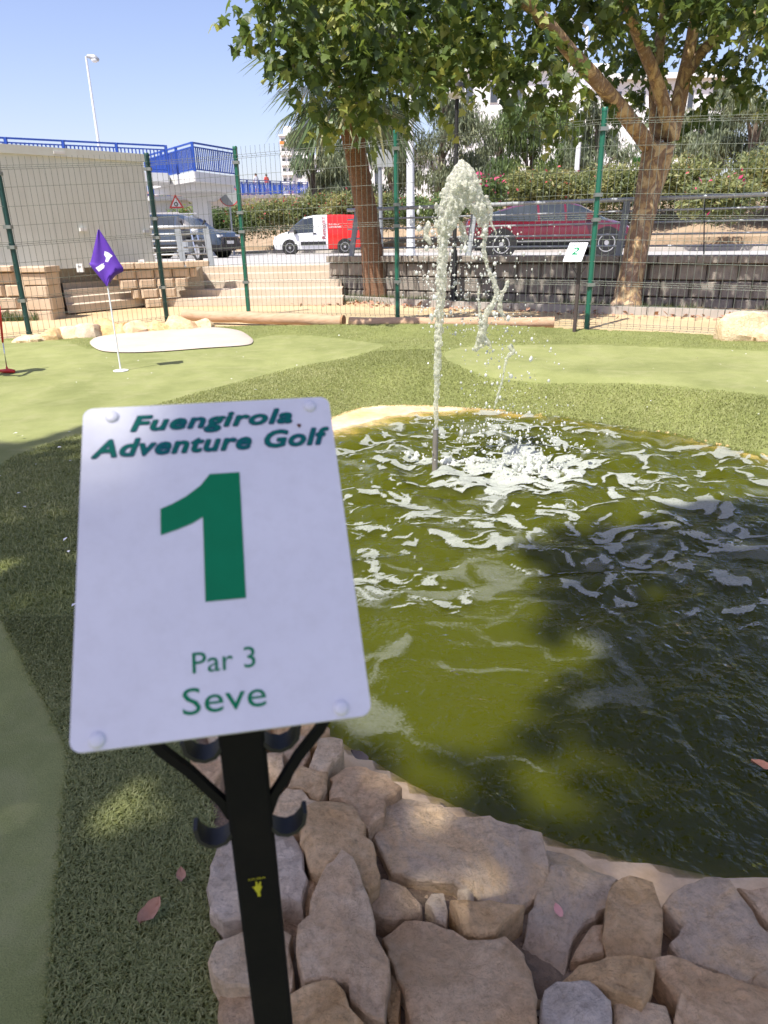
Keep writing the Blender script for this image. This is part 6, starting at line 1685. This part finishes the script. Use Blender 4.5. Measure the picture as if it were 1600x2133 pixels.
# dark blue SUV, facing right, half hidden by the cabin
sy_ = 31.5; sz = zroad(sy_)
sr_ = py(483, 535, sy_)
ST_S = [(-2.3, .45, .9, 1.5, .86, .66), (-2.2, .32, 1.02, 1.62, .92, .70), (-1.5, .3, 1.04, 1.69, .94, .72), (-.62, .3, 1.04, 1.70, .94, .72), (-.54, .3, 1.04, 1.70, .94, .72), (.32, .3, 1.03, 1.67, .94, .71), (.40, .3, 1.03, 1.66, .94, .71), (.72, .3, 1.02, 1.52, .94, .70), (1.18, .3, 1.02, 1.18, .93, .72), (1.3, .3, 1.02, 1.10, .93, .74), (1.95, .3, .98, 1.04, .91, .76), (2.2, .32, .86, .96, .86, .72), (2.32, .42, .70, .80, .78, .64)]
vehicle('blue_suv', 'dark blue car with its front towards the steps behind the pale railing', 'car', (sr_.x - 2.05, sy_, sz), -0.32, ST_S, {1, 2, 4, 6, 7}, {7: 'windscreen', 8: 'windscreen'}, M['car_blue'], (-1.4, 1.42), .36,
    [('grille', (2.28, 0, .66), (.12, 1.0, .22), 'black_trim'), ('bumper', (2.26, 0, .42), (.2, 1.6, .2), 'black_trim'), ('number_plate', (2.36, -.1, .60), (.03, .52, .12), 'number_plate'), ('headlight', (2.18, -.68, .84), (.24, .3, .09), 'lamp_glass'), ('headlight', (2.18, .68, .84), (.24, .3, .09), 'lamp_glass'), ('mirror', (.78, -1.03, 1.08), (.16, .16, .14), 'black_trim'), ('roof_rail', (-.6, -.66, 1.73), (2.2, .04, .05), 'chrome'), ('roof_rail', (-.6, .66, 1.73), (2.2, .04, .05), 'chrome'), ('chrome_strip', (2.31, 0, .36), (.1, 1.3, .03), 'chrome')], 0.1)
# motorcycle parked behind the pale railing
mp = py(398, 545, 24.0); mz = zroad(24.0)
mc = thing('motorcycle', 'black motorcycle with clear windscreen parked behind the pale railing', 'motorcycle', (mp.x, 24.0, mz))
def mo_(mb, nm, mm, sm=True): o = mb.build(nm, M[mm], smooth=sm, sharp=40); o.location = (mp.x, 24.0, mz); o.rotation_euler = (0, 0, math.radians(-55)); put(o, mc)
for x in (-.68, .70):
    mo_(MB().lathe([(.22, -.05), (.30, -.06), (.315, 0), (.30, .06), (.22, .05)], 22, (x, 0, .315), 'y', True), 'tyre', 'tyre'); mo_(MB().lathe([(.22, -.03), (.22, .03), (.06, .05), (.01, .05)], 22, (x, 0, .315), 'y'), 'rim', 'rim')
mo_(MB().tube([(-.55, 0, .66), (-.2, 0, .74), (.15, 0, .86), (.42, 0, .80)], [.12, .15, .17, .10], 10), 'tank', 'black_trim')
mo_(MB().tube([(-.85, 0, .84), (-.5, 0, .80), (-.1, 0, .80)], [.08, .13, .12], 8), 'seat', 'black_trim')
mo_(MB().box((0, 0, .45), (.55, .3, .36)), 'engine', 'grey_post', False)
for s in (-1, 1):
    mo_(MB().tube([(.70, s * .09, .315), (.48, s * .09, .98)], .025, 8), 'fork', 'chrome'); mo_(MB().tube([(.46, s * .05, 1.0), (.42, s * .36, 1.04)], .016, 8), 'handlebar', 'black_trim'); mo_(MB().tube([(.46, s * .30, 1.04), (.52, s * .40, 1.20)], [.01, .05], 8), 'mirror', 'black_trim')
    mo_(MB().tube([(-.68, s * .14, .315), (-.1, s * .14, .32)], .04, 8), 'exhaust', 'chrome')
mo_(MB().ico((.60, 0, .92), (.10, .11, .10), 2), 'headlight', 'lamp_glass')
V = [(.56 - .10 * j / 4 - .06 * (abs(i - 3) / 3) ** 2 * 2, (i - 3) / 3 * (.24 - .05 * j / 4), .98 + .34 * j / 4) for j in range(5) for i in range(7)]
scr = mesh_np('windscreen', V, [(j * 7 + i, j * 7 + i + 1, j * 7 + i + 8, j * 7 + i + 7) for j in range(4) for i in range(6)], M['clear_plastic'], smooth=True); scr.location = (mp.x, 24.0, mz); scr.rotation_euler = (0, 0, math.radians(-55)); put(scr, mc)

# ------------------------------------------------------------------ footbridge
fb = thing('footbridge', 'white concrete footbridge with bright blue railings at left', 'bridge', (-8, 40, 0))
def deck(pts, h=1.1, slab=0.45, wdt=2.4, side=1, bars=0.16, posts=2.0):
    pts = [Vector(p) for p in pts]                           # railing top line
    for a, b in zip(pts[:-1], pts[1:]):
        L = (b - a).length; d = (b - a) / L; n = max(1, int(L / posts)); dn = Vector((0, 0, 1))
        put(MB().bar(a, b, .07, .07, (0, 0, 1)).build('top_rail', M['blue_rail']), fb)
        put(MB().bar(a - dn * .16, b - dn * .16, .05, .05, (0, 0, 1)).build('upper_rail', M['blue_rail']), fb)
        put(MB().bar(a - dn * (h - .1), b - dn * (h - .1), .05, .05, (0, 0, 1)).build('lower_rail', M['blue_rail']), fb)
        for k in range(n + 1 if b == pts[-1] else n):
            p = a + d * (L * k / n); put(MB().bar(p - dn * h, p + dn * .03, .11, .11).build('railing_post', M['blue_rail']), fb)
        mb = MB(); m_ = int(L / bars)
        for k in range(m_): p = a + d * (L * (k + .5) / m_); mb.bar(p - dn * (h - .1), p - dn * .16, .045, .045)
        o = mb.build('railing_bars', M['blue_rail'], recalc=False); put(o, fb); o['kind'] = 'stuff'
def slab(poly, z0, z1, nm='deck_slab', m='bridge'):
    put(MB().prism([Vector((p[0], p[1], 0)) for p in poly], (0, 0, z0), (0, 0, z1)).build(nm, M[m]), fb)
zt_ = 5.38
def lvl(p, z): return Vector((p.x, p.y, z))
def onz(px, pyy, z): return pz(px, pyy, z)
K_ = onz(400, 297, zt_); L_ = onz(306, 327, zt_ - .1); R_ = onz(487, 312, zt_)
W0 = onz(-260, 274, zt_); W1 = onz(345, 304, zt_)
deck([lvl(L_, zt_ - .05), lvl(K_, zt_), lvl(R_, zt_)], 1.15, bars=.15, posts=1.7)
deck([lvl(W0, zt_), lvl(W1, zt_)], 1.1, bars=.16)
bkv = (R_ - K_) + (L_ - K_)
far_ = K_ + (R_ - K_) + (L_ - K_) * .6
slab([K_ + (K_ - far_).normalized() * .15, R_, far_, L_], zt_ - 1.55, zt_ - 1.15)
slab([K_ + (R_ - K_) * .1 + (L_ - K_) * .1, R_ * .92 + far_ * .08, far_, L_ * .95 + far_ * .05], zt_ - 1.85, zt_ - 1.551, 'deck_soffit')
slab([W0 + Vector((-.5, -.2, 0)), W1 + Vector((0, -.2, 0)), W1 + Vector((-.6, 2.6, 0)), W0 + Vector((-.5, 2.6, 0))], zt_ - 1.5, zt_ - 1.12)
c_ = py(418, 400, 38.5)
put(MB().box((c_.x, 38.5, 1.9), (.75, .75, 3.2)).build('pillar', M['bridge']), fb)
put(MB().prism([Vector((c_.x - 1.3, 38.1, 3.75)), Vector((c_.x - .5, 38.1, 3.15)), Vector((c_.x + .6, 38.1, 3.15)), Vector((c_.x + 1.5, 38.1, 3.75))], (0, 0, 0), (0, .9, 0)).build('pier_head', M['bridge']), fb)
# main span going away to the right
D0, D1 = py(300, 366, 46), py(640, 380, 78)
zd0, zd1 = D0.z, D1.z
deck([D0, D1], 1.1, bars=.22, posts=2.6)
dv_ = (D1 - D0); dh = Vector((dv_.x, dv_.y, 0)).normalized(); nn_ = Vector((-dh.y, dh.x, 0))
if nn_.y < 0: nn_ = -nn_
deck([D0 + nn_ * 2.6, D1 + nn_ * 2.6], 1.1, bars=.3, posts=2.6)
for w0, w1, za, zb_ in ((-.15, 2.8, -1.35, -1.1), (.2, 2.4, -2.25, -1.351)):
    V = [];
    for p in (D0, D1):
        for w_, z_ in ((w0, za), (w1, za), (w1, zb_), (w0, zb_)): V.append(p + nn_ * w_ + Vector((0, 0, z_)))
    put(MB().add(V, [(0, 1, 2, 3), (7, 6, 5, 4), (0, 4, 5, 1), (1, 5, 6, 2), (2, 6, 7, 3), (3, 7, 4, 0)]).build('span_girder', M['bridge']), fb)
for t in (.30, .80):
    p = D0.lerp(D1, t) + nn_ * 1.3; put(MB().box((p.x, p.y, (p.z - 2.2) / 2), (.9, .9, p.z - 2.2)).build('pillar', M['bridge']), fb)

# people crossing the bridge
def person(label, loc, h, top, bottom, hairm, pose=0, face=0.0):
    root = thing('person', label, 'person', loc)
    s = h / 1.7
    J = {'pel': (0, 0, .93), 'wai': (0, 0, 1.1), 'che': (0, .01, 1.32), 'nk': (0, .01, 1.47), 'hd': (0, -.01, 1.56), 'ht': (0, 0, 1.68),
         'lh': (-.10, 0, .90), 'lk': (-.11, -.03, .50), 'la': (-.11, .02, .09), 'lt': (-.12, -.16, .04), 'rh': (.10, 0, .90), 'rk': (.11, -.05, .50), 'ra': (.11, 0, .09), 'rt': (.12, -.18, .04),
         'ls': (-.18, .01, 1.40), 'le': (-.25, .02, 1.13), 'lw': (-.26, -.08, .90), 'lf': (-.26, -.12, .80), 'rs': (.18, .01, 1.40), 're': (.25, .02, 1.13), 'rw': (.26, -.08, .90), 'rf': (.26, -.12, .80)}
    if pose == 1:                                            # both hands on a putter in front
        J.update({'le': (-.24, -.12, 1.12), 'lw': (-.04, -.34, .92), 'lf': (.02, -.37, .86), 're': (.24, -.12, 1.10), 'rw': (.06, -.34, .86), 'rf': (.03, -.38, .78), 'nk': (0, -.06, 1.45), 'hd': (0, -.13, 1.52), 'ht': (0, -.15, 1.64), 'che': (0, -.04, 1.30)})
    E = [('pel', 'wai'), ('wai', 'che'), ('che', 'nk'), ('nk', 'hd'), ('hd', 'ht'), ('pel', 'lh'), ('lh', 'lk'), ('lk', 'la'), ('la', 'lt'), ('pel', 'rh'), ('rh', 'rk'), ('rk', 'ra'), ('ra', 'rt'), ('che', 'ls'), ('ls', 'le'), ('le', 'lw'), ('lw', 'lf'), ('che', 'rs'), ('rs', 're'), ('re', 'rw'), ('rw', 'rf')]
    RAD = {'pel': .14, 'wai': .125, 'che': .15, 'nk': .055, 'hd': .095, 'ht': .07, 'lh': .095, 'lk': .06, 'la': .042, 'lt': .035, 'ls': .06, 'le': .042, 'lw': .03, 'lf': .028}
    names = list(J); idx_ = {k: i for i, k in enumerate(names)}
    verts = [tuple(c_ * s for c_ in J[k]) for k in names]; edges = [(idx_[a], idx_[b]) for a, b in E]; rads = [RAD.get(k, RAD.get('l' + k[1:], .05)) * s for k in names]
    for side, sg in (('l', -1), ('r', 1)):                   # fingers and thumb
        f = Vector(J[side + 'f']); wv = Vector(J[side + 'w']); d = (f - wv).normalized()
        for q, (o_, ln) in enumerate(((-.024, .06), (-.008, .07), (.008, .066), (.022, .05), (-.034, .045))):
            b_ = f + Vector((0, o_, 0)) if q < 4 else wv.lerp(f, .5) + Vector((0, o_, 0)); m_ = b_ + d * ln * .55 + Vector((-sg * .008, -.006, 0)); t_ = b_ + d * ln + Vector((-sg * .022, 0, .004))
            i0 = len(verts); verts += [tuple(v * s for v in b_), tuple(v * s for v in m_), tuple(v * s for v in t_)]; rads += [.010 * s, .009 * s, .007 * s]
            edges += [(idx_[side + 'f'], i0), (i0, i0 + 1), (i0 + 1, i0 + 2)]
    me = bpy.data.meshes.new('body'); me.from_pydata(verts, edges, []); me.update()
    o = bpy.data.objects.new('body', me); COL.objects.link(o)
    md = o.modifiers.new('skin', 'SKIN')
    if not me.skin_vertices: me.attributes.new('skin', 'FLOAT', 'POINT')
    for v, r_ in zip(me.skin_vertices[0].data, rads): v.radius = (r_, r_)
    me.skin_vertices[0].data[0].use_root = True
    sb = o.modifiers.new('sub', 'SUBSURF'); sb.levels = 2; sb.render_levels = 2
    apply_mods(o); me = o.data
    for mm in (M['skin'], top, bottom, M['shoe']): me.materials.append(mm)
    for p in me.polygons:
        z = p.center.z / s; x = abs(p.center.x) / s
        p.material_index = 3 if z < .075 else 2 if (.52 < z < .98 and x < .22) else 1 if (.98 <= z < 1.45 and (x < .21 or z > 1.18)) else 0
        p.use_smooth = True
    o.rotation_euler = (0, 0, face); o.location = loc; put(o, root)
    hd = Vector(J['hd']) * s
    mb = MB().ico(hd + Vector((0, .018 * s, .045 * s)), (.098 * s, .112 * s, .10 * s), 2); h_ = mb.build('hair', hairm, smooth=True); h_.rotation_euler = (0, 0, face); h_.location = loc; put(h_, root)
    for nm, c_, r_, mm in (('nose', (0, -.108, -.005), (.012, .016, .016), 'skin'), ('eye', (-.034, -.088, .018), (.011, .01, .009), 'hair'), ('eye', (.034, -.088, .018), (.011, .01, .009), 'hair'), ('mouth', (0, -.092, -.042), (.024, .010, .006), 'sign_red'), ('ear', (-.095, 0, 0), (.012, .02, .028), 'skin'), ('ear', (.095, 0, 0), (.012, .02, .028), 'skin')):
        e_ = MB().ico(hd + Vector(c_) * s, tuple(q * s for q in r_), 1).build(nm, M[mm], smooth=True); e_.rotation_euler = (0, 0, face); e_.location = loc; put(e_, root)
    return root
for px_, pyy, lab, tp in ((557, 356, 'person in a white top walking on the bridge, left of the two', 'shirt'), (578, 356, 'person in a red and white top walking on the bridge, right of the two', 'shirt_red')):
    t = (px_ - 300) / 340.0; t = t * 46 / (46 * t + 78 * (1 - t)) if t else 0
    best = min((i / 200 for i in range(201)), key=lambda q: abs(800 + FPX * ((np.array(D0.lerp(D1, q)) - CAM) @ cr) / ((np.array(D0.lerp(D1, q)) - CAM) @ cf) - px_))
    p = D0.lerp(D1, best) + nn_ * 1.0; person(lab, (p.x, p.y, p.z - 1.1), 1.72, M[tp], M['shirt'], M['hair'], 0, 0.8)
gp = pz(-66, 790, .25)
golfer = person('child with red putter at the left edge, mostly out of frame', (gp.x, gp.y, gz(gp.x, gp.y)), 1.22, M['shirt_red'], M['shorts'], M['hair'], 1, math.radians(62))
put_ = thing('putter', 'putter with red grip and red head held by the child at the left edge', 'putter', pz(16, 778, .25))
pg = pz(14, 777, .25)
ga, gb_ = py(0, 655, pg.y), py(6, 713, pg.y); hd_ = py(14, 764, pg.y)
put(MB().tube([ga + (ga - gb_) * .3, ga, gb_], [.013, .014, .010], 8).build('grip', M['putter_red'], smooth=True), put_)
put(MB().tube([gb_, hd_], .006, 8).build('shaft', M['chrome'], smooth=True), put_)
zg_ = gz(pg.x, pg.y)
put(MB().tube([(hd_.x, hd_.y, hd_.z), (hd_.x, hd_.y, zg_ + .035)], .010, 8).build('hosel', M['putter_red'], smooth=True), put_)
put(MB().tube([(hd_.x - .075, hd_.y - .01, zg_ + .022), (hd_.x + .02, hd_.y - .02, zg_ + .026), (hd_.x + .085, hd_.y - .03, zg_ + .022)], [.016, .024, .017], 10).build('head', M['putter_red'], smooth=True), put_)

# ------------------------------------------------------------------ poles, lamps and signs
def pole(root, a, b, r0, r1, m, nm='pole'): return put(MB().tube([a, b], [r0, r1], 12).build(nm, M[m], smooth=True, sharp=50), root)
lp = py(205, 295, 52); lt = py(172, 118, 52); l1 = thing('street_lamp', 'tall white street lamp rising above the blue railing', 'street lamp', (lp.x, 52, .5))
pole(l1, (lp.x, 52, .3), (lp.x, 52, lt.z), .13, .06, 'white_paint')
put(MB().tube([(lp.x, 52, lt.z - .02), (lp.x + .12, 52, lt.z + .03), (lp.x + .55, 51.9, lt.z - .1), (lp.x + .80, 51.9, lt.z - .22)], [.05, .10, .2, .09], 10).build('lamp_head', M['galv'], smooth=True), l1)
put(MB().ico((lp.x + .55, 51.9, lt.z - .22), (.22, .18, .14), 2).build('lamp_glass', M['lamp_glass'], smooth=True), l1)
a, b = py(856, 512, 24), py(850, 120, 24)
l2 = thing('street_lamp', 'thick white lamp column right of the palm', 'street lamp', (a.x, 24, zroad(24)))
pole(l2, (a.x, 24, .7), (a.x - .02, 24, 7.6), .135, .085, 'white_paint'); put(MB().lathe([(.2, 0), (.2, .04), (.15, .06), (.15, .2)], 14, (a.x, 24, zroad(24) + .0)).build('base_flange', M['white_paint']), l2)
put(MB().tube([(a.x, 24, 7.55), (a.x + .6, 24, 7.8), (a.x + 1.1, 24, 7.75)], [.06, .1, .06], 10).build('lamp_head', M['galv'], smooth=True), l2)
put(MB().box((a.x, 23.86, 1.9), (.09, .03, .25)).build('access_hatch', M['galv']), l2)
a = py(945, 610, 14.0)
l3 = thing('street_lamp', 'black lamp post with a globe lantern behind the fountain', 'street lamp', (a.x, 14.0, .28))
bt = py(938, 190, 14.0)
pole(l3, (a.x, 14.0, .2), (a.x, 14.0, 1.2), .07, .055, 'black_trim', 'base'); pole(l3, (a.x, 14.0, 1.2), (a.x, 14.0, bt.z - .12), .04, .034, 'black_trim')
put(MB().ico((a.x - .03, 14.0, bt.z), (.17, .17, .13), 2).build('lantern', M['lamp_glass'], smooth=True), l3)
put(MB().lathe([(.18, 0), (.14, .07), (.02, .10)], 14, (a.x - .03, 14.0, bt.z + .05)).build('lantern_cap', M['black_trim'], smooth=True, sharp=40), l3)
a, b = py(1199, 390, 42), py(1206, 215, 42)
l4 = thing('street_lamp', 'slim white lamp post between the fountain and the plane tree', 'street lamp', (a.x, 42, 2.5)); pole(l4, (a.x, 42, 2.4), (a.x, 42, 11), .15, .09, 'white_paint'); put(MB().tube([(a.x, 42, 11), (a.x - .9, 42, 11.3)], [.08, .12], 10).build('lamp_head', M['galv'], smooth=True), l4)
# traffic signs seen from behind
a = py(793, 440, 21); t = py(790, 266, 21)
s1 = thing('traffic_sign', 'ribbed back of a round traffic sign beside the palm crown', 'traffic sign', (a.x, 21, .85)); pole(s1, (a.x, 21.06, .8), (a.x, 21.06, t.z + .45), .05, .05, 'grey_post')
put(MB().lathe([(.001, -.012), (.46, -.012), (.46, .012), (.001, .012)], 36, (a.x - .05, 21.0, t.z), 'y').build('disc', M['sign_grey'], smooth=True, sharp=40), s1)
for k in range(-5, 6):
    x = k * .075; hh = math.sqrt(max(.44 ** 2 - x * x, .01)); put(MB().box((a.x - .05 + x, 20.978, t.z), (.03, .016, 2 * hh)).build('rib', M['shed_white']), s1)
put(MB().box((a.x + .12, 20.99, t.z - .72), (.5, .02, .42)).build('lower_plate', M['sign_grey']), s1)
a = py(481, 455, 40); t = py(480, 408, 40)
s2_ = thing('traffic_sign', 'grey back of a round sign under the footbridge', 'traffic sign', (a.x, 40, .65)); pole(s2_, (a.x, 40.05, .5), (a.x, 40.05, t.z + .5), .05, .05, 'galv')
put(MB().lathe([(.001, -.012), (.46, -.012), (.46, .012), (.001, .012)], 30, (a.x, 40, t.z), 'y').build('disc', M['sign_grey'], smooth=True, sharp=40), s2_)
put(MB().lathe([(.46, -.02), (.50, -.02), (.50, .02), (.46, .02)], 30, (a.x, 40, t.z), 'y', True).build('rim', M['sign_red']), s2_)
t = py(367, 424, 38)
s3_ = thing('warning_sign', 'triangular red bordered warning sign before the footbridge', 'traffic sign', (t.x, 38, .65)); pole(s3_, (t.x, 38.04, .5), (t.x, 38.04, t.z), .035, .035, 'galv')
def tri(r_, y): return [Vector((t.x + r_ * math.sin(a_), y, t.z + r_ * math.cos(a_))) for a_ in (0, 2.094, 4.189)]
put(MB().prism(tri(.42, 38), (0, 0, 0), (0, .02, 0)).build('red_border', M['sign_red']), s3_); put(MB().prism(tri(.28, 37.99), (0, 0, 0), (0, .006, 0)).build('white_face', M['flag_white']), s3_)
put(MB().lathe([(.06, -.002), (.10, -.002), (.10, .002), (.06, .002)], 20, (t.x, 37.985, t.z - .03), 'y', True).build('symbol', M['black_trim']), s3_)

# ------------------------------------------------------------------ buildings
def building(label, x0, x1, y, z0, z1, depth, m, nx_, nz_, ww=.5, wh=.5, balc=False, roof=None, cornice=True, group=None):
    root = thing('building', label, 'building', ((x0 + x1) / 2, y, z0), group)
    put(MB().box(((x0 + x1) / 2, y + depth / 2, (z0 + z1) / 2), (x1 - x0, depth, z1 - z0)).build('wall', M[m]), root)
    if cornice:
        put(MB().box(((x0 + x1) / 2, y + depth / 2 - .1, z1 + .2), (x1 - x0 + .8, depth + .8, .4)).build('cornice', M[m]), root)
    dx, dz = (x1 - x0) / nx_, (z1 - z0) / nz_
    for i in range(nx_):
        for j in range(nz_):
            cx, cz = x0 + dx * (i + .5), z0 + dz * (j + .5)
            f = put(MB().box((cx, y - .02, cz), (dx * ww + .12, .08, dz * wh + .12)).build('window', M['bldg_white']), root)
            g = MB().box((cx, y - .07, cz), (dx * ww, .04, dz * wh)).build('pane', M['win_dark']); g.parent = f; g.matrix_parent_inverse = f.matrix_parent_inverse @ Matrix.Identity(4); g.matrix_parent_inverse = Matrix.Identity(4)
            if balc:
                put(MB().box((cx, y - .7, cz - dz * .42), (dx * .86, 1.3, .2)).build('balcony', M['bldg_white']), root)
                put(MB().box((cx, y - 1.3, cz - dz * .22), (dx * .86, .08, dz * .34)).build('balcony_front', M['awning'] if (i + j * 3) % 7 == 2 else M[m]), root)
    return root
a, b = py(583, 300, 300), py(632, 300, 300); zt2 = py(600, 283, 300).z
hi = building('white high-rise tower block between footbridge and palm', a.x, a.x + (b.x - a.x) * .5, 300, -1, zt2, 14, 'bldg_white', 2, 11, .55, .5, True)
put(MB().box((a.x + (b.x - a.x) * .78, 308, zt2 / 2 - 2), ((b.x - a.x) * .56, 14, zt2)).build('side_wing', M['bldg_white']), hi)
put(MB().box((a.x + (b.x - a.x) * .3, 306, zt2 + 2), ((b.x - a.x) * .3, 5, 3.4)).build('roof_house', M['bldg_white']), hi)
for j in range(9): put(MB().box((a.x + (b.x - a.x) * .75, 300.9, 4 + j * (zt2 - 8) / 9), (2.0, .2, 1.6)).build('window', M['win_dark']), hi)
a, b = py(950, 300, 72), py(1250, 300, 72); zt3 = py(1000, 150, 72).z
building('white building with cornice behind the eucalyptus trees', a.x, b.x, 72, 1, zt3, 12, 'bldg_white', 6, 4, .28, .4)
a, b = py(1255, 300, 66), py(1500, 300, 66); zt4 = py(1400, 165, 66).z
building('white building seen right of the plane tree trunk', a.x, b.x, 66, 1, zt4, 12, 'bldg_white', 5, 4, .22, .45)
a, b = py(640, 300, 90), py(930, 300, 90); zt5 = py(800, 330, 90).z
building('low white building behind the trees left of the lamp column', a.x, b.x, 90, 1, zt5, 12, 'bldg_white', 7, 2, .3, .4)
for k, (p0, p1, yt, Y, lab) in enumerate(((290, 420, 405, 110, 'orange house row behind the round tree under the bridge'), (425, 520, 409, 115, 'orange house row right of the bridge pillar'))):
    a, b = py(p0, 420, Y), py(p1, 420, Y); building(lab, a.x, b.x, Y, -1, py((p0 + p1) / 2, yt, Y).z, 10, 'bldg_orange', 5, 2, .35, .4)

# ------------------------------------------------------------------ fallen leaves and litter
def dry(name, label, cat, px, pyy, z, s, m, yaw, curl=.5, group=None):
    p = pz(px, pyy, z); V = []; F = []
    for j in range(7):
        t = j / 6; wd = .30 * math.sin(math.pi * min(1, .08 + t * .92)) ** .8
        for i in (-1, 0, 1): V.append((i * wd, t - .5, curl * .35 * (abs(i) * .6 + (t - .5) ** 2 * 1.5) + (.05 * math.sin(j * 2.0 + i)) * curl))
    for j in range(6):
        for i in range(2): q = j * 3 + i; F.append((q, q + 1, q + 4, q + 3))
    o = mesh_np(name, np.array(V) * s, F, m, smooth=True); o.location = (p.x, p.y, z + .008); o.rotation_euler = (.12, .1, yaw)
    return tag(o, label, cat, group)
zn = gz(*pz(315, 1905, .14)[:2]) + .02
dry('dry_leaf', 'larger curled brown dry leaf on the turf at lower left', 'leaf', 316, 1908, zn, .062, M['dry_leaf'], -.5, 1.0)
dry('dry_leaf', 'smaller brown dry leaf on the turf left of the post', 'leaf', 378, 1830, zn, .036, M['dry_leaf'], .3, .8)
dry('dry_leaf', 'pink-red leaf lying on the pale rock', 'leaf', 1162, 1902, .128, .032, M['pink_leaf'], .2, .3)
dry('dry_leaf', 'orange leaf floating on the dark water at the right edge', 'leaf', 1588, 1602, .006, .07, M['orange_leaf'], 1.2, .6)
dry('dry_leaf', 'dark red leaf on the shore above the big slab', 'leaf', 748, 1580, .06, .06, M['bark_dark'], 1.0, .4)
dry('paper_scrap', 'crumpled white paper on the sand paving behind the fence', 'litter', 618, 629, .25, .16, M['paper'], 1.3, 1.0)
lr = random.Random(5); LP = []
for _ in range(70):
    px_, pyy = lr.choice([(lr.uniform(0, 170), lr.uniform(900, 1480)), (lr.uniform(100, 700), lr.uniform(740, 830)), (lr.uniform(1100, 1600), lr.uniform(700, 890)), (lr.uniform(700, 1600), lr.uniform(700, 830))])
    p = pz(px_, pyy, .2)
    if psd(np.array([[p.x, p.y]]), POND)[0] > .12: LP.append((p.x, p.y, gz(p.x, p.y) + .024))
LP = np.array(LP)
tag(cloud('petal_litter', DIA_V, DIA_F, LP, rot_mats(len(LP), .3), np.random.default_rng(3).uniform(.012, .035, len(LP)), M['paper'], None), 'tiny pale petals and leaf bits scattered over the turf', 'litter', kind='stuff')
N = 500; uu = rng.uniform(0, Lw * .7, N); vv = 1.0 + np.abs(rng.normal(.25, .3, N))
P = np.array([(*(WA + WD * a_ + WN * b_)[:2], .262) for a_, b_ in zip(uu, vv)])
tag(cloud('leaf_litter', DIA_V, DIA_F, P, rot_mats(N, .5), rng.uniform(.05, .13, N), M['dry_leaf'], None), 'brown fallen leaves along the edging behind the fence', 'leaf litter', kind='stuff')
# dead leaves and twigs in the gaps between the rocks
GP = []
for _ in range(500):
    px_, pyy = lr.uniform(430, 1600), lr.uniform(1540, 2133); p = pz(px_, pyy, .1); q = np.array([[p.x, p.y]])
    if psd(q, POND)[0] > .22: GP.append((p.x, p.y, .078))
GP = np.array(GP)
tag(cloud('gap_litter', DIA_V, DIA_F, GP, rot_mats(len(GP), .8), np.random.default_rng(8).uniform(.015, .045, len(GP)), M['bark_dark'], None), 'dead brown leaves caught in the gaps between the near rocks', 'leaf litter', kind='stuff')
